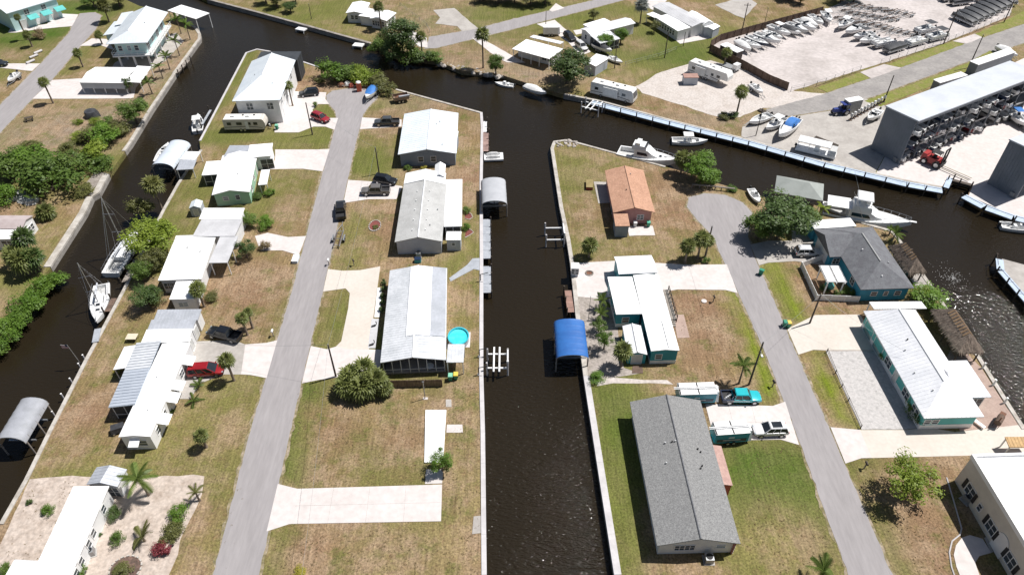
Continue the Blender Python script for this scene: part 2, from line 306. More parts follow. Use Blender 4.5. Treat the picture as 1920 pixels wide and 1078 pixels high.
# colour of the turf by place (what grows there): soft blobs (pixel, radius x, radius y in metres, colour, strength) and strips
DRY, TAN, BRN, GRN, LUSH, BRIGHT, OLV, DIRT = (.225, .172, .075), (.3, .225, .115), (.255, .16, .098), (.125, .14, .032), (.07, .115, .016), (.15, .195, .014), (.17, .165, .05), (.28, .22, .16)
BLOBS = [((1180, 760), 6, 4, GRN, .6), ((1160, 820), 4, 8, LUSH, .85), ((1165, 960), 3, 14, GRN, .9), ((1440, 900), 9, 7, LUSH, 1), ((1500, 960), 5, 6, LUSH, .7), ((1450, 1040), 7, 6, OLV, .8), ((1480, 1010), 5, 5, TAN, .4),
 ((1640, 900), 6, 5, GRN, .7), ((1720, 1010), 6, 8, BRN, .8), ((1760, 890), 5, 4, BRN, .6), ((1320, 630), 6, 8, BRN, 1), ((1300, 590), 5, 4, BRN, .6),
 ((1080, 330), 5, 12, GRN, .6), ((1110, 300), 8, 5, OLV, .6), ((1250, 400), 6, 12, BRN, .7), ((1120, 420), 6, 8, BRN, .5), ((1180, 460), 14, 4, OLV, .5), ((1270, 340), 7, 7, BRN, .6),
 ((620, 610), 3, 6, OLV, .7), ((760, 800), 5, 6, BRN, .75), ((720, 770), 8, 3, TAN, .5), ((640, 880), 5, 4, OLV, .5), ((665, 845), 3, 3.5, GRN, .4), ((630, 770), 5, 4, BRN, .8), ((625, 840), 3, 5, BRN, .5), ((700, 760), 6, 3, DRY, .7), ((740, 1030), 14, 5, TAN, .45), ((590, 1040), 4, 4, BRN, .7), ((880, 900), 2.5, 18, TAN, .5), ((880, 620), 2.4, 10, GRN, .35),
 ((560, 590), 3, 2, GRN, 1), ((500, 560), 8, 8, BRN, .75), ((440, 520), 6, 6, BRN, .7), ((530, 610), 3, 6, GRN, .7), ((400, 760), 8, 8, OLV, .6), ((250, 650), 3, 6, GRN, .5), ((200, 700), 4, 8, OLV, .6), ((170, 760), 5, 5, BRN, .9), ((300, 900), 10, 3, OLV, .5), ((410, 880), 5, 6, OLV, .7),
 ((690, 300), 6, 6, GRN, .9), ((700, 420), 8, 8, BRN, .6), ((670, 430), 2.5, 12, OLV, .7), ((880, 330), 4, 8, BRN, .8), ((870, 440), 4, 6, OLV, .6), ((790, 190), 10, 6, DIRT, .5), ((850, 215), 8, 5, BRN, .5), ((715, 195), 6, 4, GRN, .6), ((590, 145), 6, 6, BRN, .8), ((600, 205), 4, 3, GRN, .8), ((600, 262), 7, 3, GRN, .8), ((490, 256), 12, 3, OLV, .6),
 ((430, 160), 2.5, 26, GRN, 1), ((395, 255), 8, 4, GRN, .8), ((540, 350), 5, 8, GRN, .6), ((565, 400), 4, 8, BRN, .5), ((350, 370), 5, 8, GRN, .5), ((380, 420), 4, 5, OLV, .5),
 ((60, 60), 14, 10, LUSH, .9), ((120, 25), 14, 10, LUSH, .8), ((120, 125), 8, 10, GRN, .6), ((110, 215), 16, 12, DRY, .7), ((160, 240), 10, 8, DIRT, .8), ((60, 260), 10, 10, DIRT, .5), ((310, 110), 4, 18, DIRT, .9), ((270, 160), 3, 12, DIRT, .8), ((120, 420), 5, 10, BRN, .5), ((60, 480), 6, 10, OLV, .7),
 ((600, 40), 18, 14, OLV, .7), ((560, 25), 14, 8, GRN, .6), ((690, 75), 8, 4, OLV, .6), ((840, 40), 14, 12, DIRT, .5), ((960, 30), 20, 10, GRN, .7), ((1050, 25), 16, 8, GRN, .9), ((1190, 95), 12, 8, GRN, .8), ((1240, 90), 12, 14, LUSH, .75), ((1195, 80), 6, 6, BRN, .5), ((1290, 70), 12, 8, LUSH, .7), ((1370, 50), 22, 12, OLV, .8), ((1400, 20), 20, 8, BRN, .4), ((900, 115), 16, 6, DIRT, .6), ((880, 100), 10, 6, BRN, .4), ((1000, 145), 16, 4, DIRT, .7), ((1170, 130), 10, 6, OLV, .7), ((1300, 225), 20, 4, DIRT, .6), ((1200, 200), 12, 4, BRN, .7), ((1660, 205), 18, 3, OLV, .6), ((1720, 165), 30, 3, OLV, .7), ((1590, 570), 10, 3, BRN, .9), ((1470, 550), 2, 8, GRN, .5)]
STRIPS = [([(1365, 548), (1395, 610), (1420, 660), (1440, 730)], 1.5, BRIGHT, 1), ([(1445, 500), (1475, 545), (1500, 590)], 1.6, BRIGHT, .9), ([(1520, 668), (1560, 730), (1592, 790)], 1.3, BRIGHT, 1), ([(1660, 1000), (1690, 1078)], 2, GRN, .8), ([(1580, 860), (1640, 990)], 1.5, OLV, .6),
 ([(570, 730), (530, 840), (545, 905)], 1.6, LUSH, .7), ([(600, 730), (575, 800), (560, 900)], 1.3, GRN, .8), ([(535, 1000), (505, 1078)], 1.4, GRN, .7), ([(640, 560), (620, 640)], 1.2, GRN, .9), ([(655, 400), (640, 490)], 1, OLV, .7), ([(455, 1000), (480, 880), (500, 780)], 2.2, OLV, .7), ([(430, 950), (410, 1078)], 1.5, GRN, .5), ([(545, 620), (580, 440)], 1.2, GRN, .5), ([(580, 340), (545, 430)], 1.4, GRN, .6)]
STW = [([P(*q).to_2d() for q in l], w, c, s) for l, w, c, s in STRIPS]; BLW = [(P(*q).to_2d(), rx, ry, c, s) for q, rx, ry, c, s in BLOBS]
def segd(p, a, b):
    t = max(0, min(1, (p-a).dot(b-a)/max(1e-6, (b-a).length_squared))); return (p-a-(b-a)*t).length
def tint(x, y):
    p = Vector((x, y)); n1 = mnoise.noise((x*.09, y*.09, 3)); n2 = mnoise.noise((x*.25, y*.25, 9))
    c = Vector(DRY)
    if n1 > 0: c = c.lerp(Vector(OLV), min(1, n1*2.4))
    else: c = c.lerp(Vector(BRN), min(1, -n1*2.0))
    n3 = mnoise.noise((x*.035, y*.035, 21)); c *= 1-.16*n3; c = c.lerp(Vector(GRN), max(0, min(.75, n3*1.8)))
    q = p+Vector((n2*1.6, n1*1.6))
    for ct, rx, ry, col, s in BLW:
        dx, dy = (q.x-ct.x)/rx, (q.y-ct.y)/ry; d = dx*dx+dy*dy
        if d < 4: c = c.lerp(Vector(col), min(1, s*1.25)*min(1, 1.35*math.exp(-d*.9))*(.9+.35*n2))
    for l, w, col, s in STW:
        d = min(segd(q, a, b) for a, b in zip(l, l[1:]))/w
        if d < 2.2: c = c.lerp(Vector(col), s*math.exp(-d*d))
    return c
gm = bpy.data.materials.new('dry_florida_turf'); gm.use_nodes = True; nt = gm.node_tree; L_ = nt.links; b = nt.nodes['Principled BSDF']
b.inputs['Roughness'].default_value = .95; b.inputs['Specular IOR Level'].default_value = .15
at = nd(nt, 'ShaderNodeAttribute', attribute_name='turf'); geo = nd(nt, 'ShaderNodeNewGeometry')
def tn(scale, det=5, ro=.65, st=None):
    n = nd(nt, 'ShaderNodeTexNoise'); n.inputs['Scale'].default_value = scale; n.inputs['Detail'].default_value = det; n.inputs['Roughness'].default_value = ro
    if st:
        mp = nd(nt, 'ShaderNodeMapping'); mp.inputs['Scale'].default_value = st; L_.new(geo.outputs['Position'], mp.inputs[0]); L_.new(mp.outputs[0], n.inputs['Vector'])
    else: L_.new(geo.outputs['Position'], n.inputs['Vector'])
    return n.outputs[0]
def mr(v, a, b_, c, d):
    r = nd(nt, 'ShaderNodeMapRange'); r.inputs[1].default_value = a; r.inputs[2].default_value = b_; r.inputs[3].default_value = c; r.inputs[4].default_value = d; L_.new(v, r.inputs[0]); return r.outputs[0]
def mixc(f, a, col):
    m = nd(nt, 'ShaderNodeMix', data_type='RGBA'); L_.new(f, m.inputs[0]); L_.new(a, m.inputs[6]); m.inputs[7].default_value = (*col, 1); return m.outputs[2]
def mulf(a, b_):
    m = nd(nt, 'ShaderNodeMath', operation='MULTIPLY'); L_.new(a, m.inputs[0]); L_.new(b_, m.inputs[1]); return m.outputs[0]
dry = at.outputs['Alpha']
o1 = mixc(mulf(mr(tn(.16, 8, .74), .45, .58, 0, .9), dry), at.outputs['Color'], (.335, .24, .155))
o1 = mixc(mulf(mr(tn(.21, 8, .74, (1, 1, 3)), .52, .64, 0, .7), dry), o1, (.105, .125, .024))
o2 = mixc(mulf(mr(tn(.75, 7, .78), .5, .66, 0, .75), dry), o1, (.2, .125, .07))
o3 = mixc(mr(tn(2.1, 5, .75), .58, .72, 0, .6), o2, (.075, .068, .025))
f1 = mr(tn(3.6, 4, .75), .3, .7, .42, 1.36); f2 = mr(tn(1.1, 4, .7, (2.4, .16, 1)), .35, .65, .8, 1.18)
mul = nd(nt, 'ShaderNodeMath', operation='MULTIPLY'); L_.new(f1, mul.inputs[0]); L_.new(f2, mul.inputs[1])
sc_ = nd(nt, 'ShaderNodeVectorMath', operation='SCALE'); L_.new(o3, sc_.inputs[0]); L_.new(mul.outputs[0], sc_.inputs[3]); L_.new(sc_.outputs[0], b.inputs['Base Color'])
bp = nd(nt, 'ShaderNodeBump'); bp.inputs['Strength'].default_value = .7; bp.inputs['Distance'].default_value = .12; L_.new(tn(4, 4, .7), bp.inputs['Height']); L_.new(bp.outputs[0], b.inputs['Normal'])
def land(name, poly, step=2.2):
    pts = pts2(poly); me = MB().prism([(p.x, p.y) for p in pts], -3, 0).mesh(name, gm)
    bm = bmesh.new(); bm.from_mesh(me)
    xs = [p.x for p in pts]; ys = [p.y for p in pts]
    x0, x1, y0, y1 = max(min(xs), -165), min(max(xs), 165), max(min(ys), 22), min(max(ys), 235)
    k = x0
    while k <= x1: bmesh.ops.bisect_plane(bm, geom=bm.verts[:]+bm.edges[:]+bm.faces[:], plane_co=(k, 0, 0), plane_no=(1, 0, 0)); k += step
    k = y0
    while k <= y1: bmesh.ops.bisect_plane(bm, geom=bm.verts[:]+bm.edges[:]+bm.faces[:], plane_co=(0, k, 0), plane_no=(0, 1, 0)); k += step
    bm.to_mesh(me); bm.free()
    a = me.attributes.new('turf', 'FLOAT_COLOR', 'POINT'); d = []
    for v in me.vertices: c = tint(v.co.x, v.co.y); d += [c.x, c.y, c.z, max(.12, min(1, (1.06-c.y/c.x)/.26))]
    a.data.foreach_set('color', d)
    return obj(name, me, kind='structure')
for n, l in (('ground_west_bank', L0), ('ground_west_peninsula', L1), ('ground_east_peninsula', L2), ('ground_north_shore', L3)): land('ground', l)
def jit(pts, amp, step=1.6):
    out = []; n = len(pts)
    for i in range(n):
        a, b = pts[i], pts[(i+1) % n]; k = max(1, int((b-a).length/step)) if amp else 1
        for j in range(k):
            p = a.lerp(b, j/k); out.append(p+Vector((mnoise.noise((p.x*.9, p.y*.9, 1)), mnoise.noise((p.x*.9, p.y*.9, 7))))*amp if amp else p)
    return out
def sheet(name, poly, z, mat, amp=.12, z0=-.15, parent=None, kind='structure'):
    pts = jit(pts2(poly), amp)
    return MB().prism([(p.x, p.y) for p in pts], z0, z).build(name, mat, parent, kind=kind if parent is None else None)
def slabs(name, quad, nu, nv, z, mat, gap=.012, z0=-.14):
    """a concrete drive poured in nu x nv slabs with open joints; returns the bed that parents them"""
    q = pts2(quad); bed = MB().prism([(p.x, p.y) for p in q], z0, z-.02).build(name, concrete_g, kind='structure')
    for i in range(nu):
        for j in range(nv):
            def pt(u, v): return q[0].lerp(q[1], u).lerp(q[3].lerp(q[2], u), v)
            lu, lv = gap/((q[1]-q[0]).length), gap/((q[3]-q[0]).length)
            c = [pt(i/nu+lu, j/nv+lv), pt((i+1)/nu-lu, j/nv+lv), pt((i+1)/nu-lu, (j+1)/nv-lv), pt(i/nu+lu, (j+1)/nv-lv)]
            MB().prism([(p.x, p.y) for p in c], z-.06, z+random.uniform(-.004, .004)).build('slab', mat, bed)
    return bed
# roads, each on a ragged sandy shoulder
shoulder_m = mk('sandy_road_shoulder', (.3, .245, .18), (.16, .14, .06), sc=.9, lo=.4, hi=.62, rough=.95, fine=.3, fsc=2.5)
def road(poly, mat, amp, w=.32):
    p = pts2(poly); n = len(p); a = sum(p[i-1].x*p[i].y-p[i].x*p[i-1].y for i in range(n)); s = 1 if a > 0 else -1; q = []
    for i in range(n):
        t = (p[(i+1) % n]-p[i-1]).normalized(); q.append(p[i]+Vector((t.y, -t.x))*s*w)
    q = jit(q, .5, .7); MB().prism([(v.x, v.y) for v in q], -.15, .018).build('road_shoulder', shoulder_m, kind='structure')
    return MB().prism([(v.x, v.y) for v in jit(p, amp, .9)], -.15, .04).build('road', mat, kind='structure')
road([(290, 1500), (399, 1078), (470, 805), (549, 540), (585, 400), (620, 270), (632, 226), (628, 208), (613, 192), (611, 180), (624, 171), (655, 166), (690, 167), (710, 174), (708, 184), (692, 200), (681, 215), (676, 235), (667, 270), (607, 540), (544, 810), (486, 1078), (395, 1500)], asphalt, .16)
road([(1745, 1500), (1591, 1078), (1491, 808), (1440, 675), (1381, 540), (1348, 472), (1338, 445), (1305, 410), (1288, 388), (1291, 371), (1320, 363), (1360, 366), (1393, 380), (1410, 400), (1406, 420), (1402, 442), (1413, 478), (1440, 540), (1557, 808), (1674, 1078), (1860, 1500)], asphalt, .2)
road([(-150, 410), (0, 250), (60, 187), (98, 150), (150, 88), (180, 55), (190, 30), (178, 24), (150, 26), (137, 45), (130, 62), (75, 121), (0, 198), (-150, 340)], asphalt, .2)
road([(797, 92), (818, 91), (960, 56), (1173, 0), (1310, -40), (1560, -120), (1490, -120), (1250, -38), (1118, 0), (960, 37), (896, 54), (805, 70)], asphalt, .2)
road([(1545, 177), (1630, 148), (1685, 129), (1811, 82), (1920, 46), (2200, -50), (2260, -30), (1930, 78), (1820, 114), (1640, 181), (1560, 206), (1470, 220), (1392, 236), (1440, 205)], asphalt_w, .2)
# yards and paved ground
sheet('yard_entrance', [(1612, 136), (1658, 121), (1690, 128), (1634, 148)], .055, yard_m, .2); sheet('yard_entrance', [(1786, 78), (1828, 64), (1842, 71), (1812, 83)], .055, yard_m, .2)
sheet('gravel_lot', [(1215, 150), (1240, 135), (1293, 121), (1333, 114), (1390, 130), (1440, 146), (1490, 172), (1550, 176), (1530, 190), (1470, 203), (1430, 203), (1386, 221), (1345, 219), (1300, 205), (1273, 196), (1235, 185), (1205, 175), (1190, 163)], .03, gravel_m, .5)
sheet('boat_yard', [(1331, 97), (1345, 75), (1440, 50), (1540, 22), (1600, -5), (1900, -60), (1905, -10), (1893, 30), (1763, 84), (1615, 131), (1482, 172), (1440, 146), (1390, 122)], .035, yard_m, .3)
sheet('marina_apron', [(1392, 238), (1470, 222), (1560, 208), (1625, 186), (1700, 215), (1640, 326), (1547, 303.5), (1408, 263.5), (1390, 256)], .035, concrete_g, .1)
sheet('marina_apron', [(1700, 215), (1940, 100), (2300, 60), (2300, 480), (1901, 405), (1816, 368), (1825, 346), (1777, 333), (1767, 350), (1700, 339), (1642, 326)], .03, concrete, .1)
for q in ([(1532, 165), (1613, 137), (1631, 147), (1551, 174)], [(1661, 123), (1786, 78), (1808, 84), (1690, 127)], [(1826, 66), (1920, 22), (1990, -10), (2000, 8), (1918, 46), (1842, 71)], [(1620, 190), (1720, 155), (1812, 120), (1855, 96), (1880, 100), (1800, 140), (1700, 180), (1650, 200)]):
    sheet('grass_verge', q, .05, mk('mown_verge_grass', (.165, .18, .035), (.23, .19, .08), sc=.5, lo=.45, hi=.7, rough=.95, fine=.25, fsc=2.5, bump=.5, bsc=5), .3)
# concrete drives
D1, D2 = .055, .07
sheet('driveway', [(545, 172), (612, 174), (610, 186), (617, 196), (596, 196), (586, 206), (588, 216), (600, 222), (634, 222), (627, 244), (610, 238), (588, 238), (560, 249), (515, 249), (515, 240), (530, 215)], D1, concrete, 0)
slabs('driveway', [(675, 243), (753, 238), (753, 225), (679, 221)], 3, 1, D1, concrete)
sheet('driveway', [(653, 338), (698, 341), (755, 350), (743, 374), (690, 374), (665, 378), (644, 381)], D1, concrete, 0)
sheet('driveway', [(618, 280), (596, 281), (516, 281), (516, 300), (505, 318), (568, 317), (605, 322)], D1, concrete, 0)
sheet('driveway', [(574, 443), (540, 445), (502, 437), (478, 443), (488, 470), (530, 470), (560, 479)], D1, concrete, 0)
sheet('driveway', [(615, 505), (643, 508), (675, 507), (713, 500), (692, 655), (716, 656), (712, 700), (660, 704), (600, 712), (566, 719), (583, 649), (613, 655), (630, 650), (640, 640), (653, 578), (656, 550), (648, 541), (606, 547)], D1, concrete_y, 0)
sheet('driveway', [(650, 655), (716, 656), (712, 702), (660, 704), (600, 712), (566, 719), (583, 649), (613, 655), (631, 650)], D2, concrete, 0)
sheet('path', [(697, 598), (711, 598), (704, 653), (690, 653)], D2, grey_flat, 0); sheet('path', [(708, 540), (716, 540), (712, 595), (702, 595)], D2, bright_roof, 0)
sheet('driveway', [(520, 638), (500, 643), (460, 646), (452, 702), (470, 703), (500, 709)], D1, concrete, 0)
sheet('driveway', [(460, 646), (440, 638), (368, 640), (352, 690), (345, 718), (330, 748), (356, 748), (378, 718), (418, 702), (452, 702)], D1-.01, concrete_g, 0)
slabs('driveway', [(543, 982), (827, 977), (829, 908), (558, 916)], 4, 2, D1, concrete); sheet('driveway', [(500, 996), (541.5, 982.5), (546, 982), (561, 916), (557, 916), (521, 907)], D1-.006, concrete, 0)
sheet('path', [(797, 907), (829, 906), (831, 880), (799, 880)], D1, concrete, 0)
sheet('sand_yard', [(54, 897), (160, 893), (387, 893), (375, 930), (340, 1010), (318, 1078), (270, 1300), (-120, 1300), (0, 1020), (30, 960)], .03, sand_m, .5)
sheet('patio', [(1073, 494), (1160, 489), (1290, 497), (1363, 496), (1383, 550), (1360, 544), (1270, 543), (1180, 560), (1145, 562), (1076, 556)], D1, concrete, 0)
sheet('patio', [(1076, 556), (1150, 556), (1170, 690), (1200, 700), (1110, 716), (1096, 705)], .03, mk('grey_shell_ground', (.34, .3, .27), (.26, .23, .2), sc=.6, rough=.95, fine=.25, fsc=3), .2)
sheet('path', [(1118, 716), (1145, 709), (1250, 713), (1262, 720), (1150, 718), (1120, 724)], .035, gravel_m, .2)
sheet('path', [(1262, 590), (1282, 590), (1293, 633), (1270, 634)], .05, paver_m, 0)
slabs('driveway', [(1340, 826), (1467, 824), (1452, 761), (1322, 757)], 3, 2, D1, concrete); sheet('driveway', [(1464, 824), (1498, 834), (1472, 753), (1449, 761)], D1-.006, concrete, 0)
sheet('driveway', [(1407, 459), (1440, 452), (1485, 452), (1484, 420), (1508, 425), (1535, 465), (1550, 498), (1490, 490), (1440, 493), (1423, 498)], D1, concrete_g, 0)
sheet('driveway', [(1476, 617), (1528, 591), (1612, 590), (1645, 640), (1655, 657), (1548, 657), (1525, 656), (1497, 665)], D1, concrete_y, 0)
sheet('driveway', [(1548.5, 658), (1655, 658), (1738, 800), (1700, 805), (1615, 805)], D1, shell_m, .1)
sheet('driveway', [(1557, 801), (1615, 806), (1700, 806), (1738, 801), (1790, 810), (1880, 800), (1925, 795), (1990, 850), (1818, 854), (1615, 859), (1585, 869)], D1-.008, concrete_y, 0); sheet('driveway', [(1557, 801), (1612, 806), (1634, 858), (1615, 859), (1585, 869)], D2, concrete, 0)
sheet('patio', [(1790, 640), (1840, 690), (1888, 765), (1921, 806), (1880, 801), (1800, 808), (1760, 700)], .04, paver_m, 0)
sheet('patio', [(1690, 470), (1725, 512), (1762, 563), (1740, 565), (1700, 515)], .04, concrete_g, 0)
sheet('path', [(1842, 1010), (1818, 1003), (1803, 1008), (1792, 1022), (1788, 1040), (1793, 1062), (1800, 1080), (1812, 1120), (1850, 1120), (1836, 1078), (1828, 1055), (1836, 1042), (1858, 1036)], D2, concrete, 0)
sheet('path', [(1845, 1008), (1858, 1036), (1872, 1030), (1858, 1004)], D2-.008, concrete_g, 0)
MB().path([P(*q, .05) for q in [(1775, 895), (1788, 938), (1803, 990), (1800, 1002), (1785, 1014), (1780, 1035), (1784, 1062), (1790, 1080)]], .09).build('path_edging', seawall_w, kind='structure')
# north shore drives
sheet('driveway', [(771, 56), (800, 72), (802, 90), (785, 88), (760, 66)], D1, concrete, .1)
sheet('driveway', [(812, 20), (852, 16), (862, 25), (896, 54), (867, 60), (857, 50), (817, 45), (826, 34)], D1, concrete_g, .2)
sheet('driveway', [(1007, 46), (1040, 38), (1056, 52), (1085, 74), (1108, 98), (1086, 106), (1066, 80), (1040, 62)], D1, concrete, .2)
sheet('driveway', [(1030, 20), (1042, 7), (1058, 16), (1035, 23)], D1, concrete, .1); sheet('driveway', [(885, 72), (905, 74), (960, 105), (985, 118), (950, 118), (920, 100)], D1, concrete, .2)
sheet('driveway', [(1075, 58), (1095, 55), (1100, 62), (1080, 66)], D1, concrete, 0); sheet('driveway', [(1205, 0), (1220, 18), (1232, 22), (1255, -4), (1240, -10)], D1, concrete, 0)
sheet('patio', [(1262, 72), (1325, 62), (1335, 72), (1275, 83)], D1, concrete, 0); sheet('patio', [(1340, 10), (1400, -6), (1420, 8), (1395, 35), (1380, 30)], D1, concrete_g, .3)
# west bank drives
sheet('driveway', [(61, 186), (98, 151), (148, 148), (205, 150), (262, 140), (278, 138), (255, 165), (250, 185), (138, 186)], D1, concrete, .1)
sheet('driveway', [(150, 87), (172, 73), (200, 74), (215, 95), (190, 86)], D1, concrete, .1); sheet('driveway', [(215, 118), (330, 62), (345, 78), (310, 115), (270, 138), (205, 140)], .04, concrete_g, .2)
sheet('driveway', [(86, -10), (100, 0), (84, 25), (147, 28), (135, 50), (110, 52), (70, 56), (30, 62), (15, 62), (22, 50), (60, 50), (88, 46), (94, 40), (85, 34), (65, 33), (58, 25)], D1, concrete, .1)
sheet('driveway', [(-60, 119), (0, 120), (75, 120), (60, 134), (0, 128), (-60, 130)], D1, concrete, .1)
# seawalls: a thing for each run, the cap poured in slabs
def seawall(line, label, mat, w=.65, face=True, h=.14, seg=5.0):
    pts = pts2(line); r = thing('seawall', label, 'seawall', (pts[0].x, pts[0].y, 0)); off = Vector((pts[0].x, pts[0].y))
    mf = MB()
    for a, b in zip(pts, pts[1:]):
        d = b-a; n = Vector((-d.y, d.x)).normalized()*(-1); k = max(1, round(d.length/seg))
        for i in range(k):
            p, q = a.lerp(b, i/k)-off, a.lerp(b, (i+1)/k)-off; g = d.normalized()*.007
            c = [p+g+n*-.1, q-g+n*-.1, q-g+n*w, p+g+n*w]
            MB().prism([(x.x, x.y) for x in c], -.25, h+random.uniform(-.003, .003)).build('cap_slab', mat, r)
        c = [a-off-n*.06, b-off-n*.06, b-off+n*.12, a-off+n*.12]; mf.prism([(x.x, x.y) for x in c], -2.5, -.2)
    if face: mf.build('wall_face', concrete_d, r)
    return r
seawall(shoreL0[2:7][::-1], 'weathered grey seawall by the mangroves on the far left bank', seawall_m, 1.1)
seawall(shoreL0[7:15][::-1], 'pale seawall below the stilt house on the left bank', seawall_m)
seawall(shoreL1[0:9], 'narrow tan seawall behind the long white houses, where the sailboats moor', seawall_m, .45)
seawall(shoreL1[9:12], 'thin pale seawall along the green strip beside the tall white house', seawall_w, .35)
seawall(shoreL1[11:16], 'thin pale seawall behind the dark screened lanai', seawall_w, .35)
seawall(shoreL1[16:18], 'diagonal tan seawall behind the dump trailer', seawall_m, .45)
seawall(shoreL1[17:], 'straight grey seawall along the left side of the middle canal', seawall_w, .5)
seawall(shoreL2[0:3], 'broad white seawall cap beside the grey shingle house', seawall_w, .75)
seawall(shoreL2[2:9], 'pale seawall along the right side of the middle canal', seawall_m, .6)
seawall(shoreL2[8:13], 'tan seawall behind the moored cruiser yacht', seawall_m, .4)
seawall(shoreL2[18:], 'seawall of the right hand basin past the two thatched huts', seawall_m, .5)
seawall(shoreL3[0:4][::-1], 'dark timber topped seawall of the lawn at the top', mk('grey_brown_bulkhead', (.3, .27, .24), (.2, .18, .16), sc=.6, rough=.9, fine=.15, fsc=3), .7)
seawall(shoreL3[9:16][::-1], 'long concrete bulkhead behind the pale blue marina dock', seawall_m, .5)
# ---------------------------------------------------------------- vehicles and boats (built once at the origin, +x forward, then copied)
def wheel(par, x, y, r, w, cache={}):
    k = (round(r, 3), round(w, 3))
    if k not in cache:
        t = MB().tube((0, -w/2, 0), (0, w/2, 0), r, 16).mesh('wheel', black_m, True); g = MB().tube((0, -w/2-.012, 0), (0, w/2+.012, 0), r*.6, 10).mesh('rim', metal_m, True); cache[k] = (t, g)
    o = obj('wheel', cache[k][0], par, (x, y, r)); obj('rim', cache[k][1], o)
def ringbody(m, st):
    """st: x, half width, z bottom, z top -> rounded lower body"""
    rings = []
    for x, w, zb, zt in st:
        h = zt-zb
        half = [(w*.86, zb), (w, zb+h*.25), (w, zb+h*.68), (w*.93, zb+h*.93), (w*.72, zt)]
        rings.append([(x, y, z) for y, z in half]+[(x, -y, z) for y, z in half[::-1]])
    return m.loft(rings)
def make_car(kind, paint_m, name='car'):
    r = proto(name)
    K = dict(suv=dict(st=[(-2.3, .78, .5, .92), (-2.25, .9, .38, 1.02), (-1, .94, .3, 1.04), (.8, .94, .3, 1.02), (1.0, .93, .3, 1.0), (2.0, .9, .36, .88), (2.3, .74, .46, .74)], cab=(-2.18, 1.05, -1.85, .28, .84, .64, 1.0, 1.66), wb=(-1.35, 1.42), wr=.36),
             sedan=dict(st=[(-2.3, .74, .5, .86), (-2.22, .86, .36, .95), (-1, .9, .26, .96), (.6, .9, .26, .94), (1.0, .89, .26, .9), (2.0, .86, .32, .78), (2.32, .7, .42, .66)], cab=(-1.75, 1.0, -1.05, .25, .8, .6, .93, 1.42), wb=(-1.38, 1.4), wr=.33),
             van=dict(st=[(-2.5, .84, .5, .98), (-2.45, .95, .38, 1.06), (-1, .98, .28, 1.06), (.9, .98, .28, 1.03), (1.3, .97, .28, .98), (2.15, .92, .34, .84), (2.5, .74, .44, .7)], cab=(-2.42, 1.55, -2.22, .42, .9, .7, 1.02, 1.76), wb=(-1.45, 1.55), wr=.35),
             pickup=dict(st=[(-1.2, .95, .42, 1.12), (.8, .95, .4, 1.12), (1.2, .95, .4, 1.12), (2.4, .93, .44, 1.04), (2.75, .8, .52, .88)], cab=(-1.17, 1.35, -.95, .72, .86, .68, 1.1, 1.82), wb=(-1.75, 1.75), wr=.42))[kind]
    ringbody(MB(), K['st']).build('body', paint_m, r, True, True)
    x0, x1, X0, X1, w0, w1, z0, z1 = K['cab']
    g = MB(); v = [(x0, -w0, z0), (x1, -w0, z0), (x1, w0, z0), (x0, w0, z0), (X0, -w1, z1), (X1, -w1, z1), (X1, w1, z1), (X0, w1, z1)]
    g.add(v, [(3, 2, 1, 0), (4, 5, 6, 7), (0, 1, 5, 4), (1, 2, 6, 5), (2, 3, 7, 6), (3, 0, 4, 7)]).build('glass', glass_m, r)
    mr_ = MB(); mr_.taper(X0-.06, -w1-.04, X1+.06, w1+.04, z1-.03, z1+.07, .1, .1)
    for i in range(4): mr_.tube(v[i], v[i+4], .06, 5, .05)
    for f in ((.45,) if kind == 'pickup' else (.36, .68)):
        for s in (-1, 1): mr_.tube((x0+(x1-x0)*f, s*(w0+.005), z0), (X0+(X1-X0)*f, s*(w1+.005), z1), .045, 4)
    mr_.build('roof', paint_m, r, True)
    xf, xr = K['st'][-1][0], K['st'][0][0] if kind != 'pickup' else -2.75
    if kind == 'pickup':
        b = MB(); b.box(-2.72, -.95, .5, -1.2, .95, .72)
        b.box(-2.72, .84, .72, -1.2, .95, 1.12); b.box(-2.72, -.95, .72, -1.2, -.84, 1.12); b.build('cargo_bed', paint_m, r)
        MB().box(-2.78, -.93, .55, -2.70, .93, 1.1).build('tailgate', paint_m, r); MB().box(-2.68, -.83, .721, -1.21, .83, .75).build('bed_liner', black_m, r)
    for s in (-1, 1):
        MB().box(xf-.14, s*.62-.14, .68 if kind != 'pickup' else .82, xf-.0, s*.62+.14, .8 if kind != 'pickup' else .96).build('headlight', pane_pale, r)
        MB().box(xr-.02, s*.78-.08, .75, xr+.06, s*.78+.08, .98).build('taillight', red_p, r)
        MB().taper(x1-.38, s*(w0+.17)-.1, x1-.2, s*(w0+.17)+.1, z0+.02, z0+.18, .02, .02).build('mirror', paint_m, r)
        for x in K['wb']: wheel(r, x, s*(K['st'][2][1]-.1), K['wr'], .24)
    MB().box(xf-.1, -.7, .38, xf+.05, .7, .58).build('bumper', black_m, r); MB().box(xr-.06, -.75, .42, xr+.08, .75, .6).build('bumper', black_m, r)
    return r
CARS = {}
def car(kind, col, rear, front, label, cat='car', name=None, z=.06):
    key = (kind, col)
    m = col if not isinstance(col, tuple) else carpaint(col)
    if key not in CARS: CARS[key] = make_car(kind, m, name or ('pickup_truck' if kind == 'pickup' else 'parked_car'))
    a, b_ = P(*rear), P(*front); d = b_-a; c = (a+b_)/2
    return clone(CARS[key], (c.x, c.y, z), math.atan2(d.y, d.x), label, cat, 'parked vehicles')
def halfbeam(t, B):
    return B/2*(.86+.14*min(1, t/.3)) if t < .4 else B/2*max(.012, (1-((t-.4)/.6)**2.3))
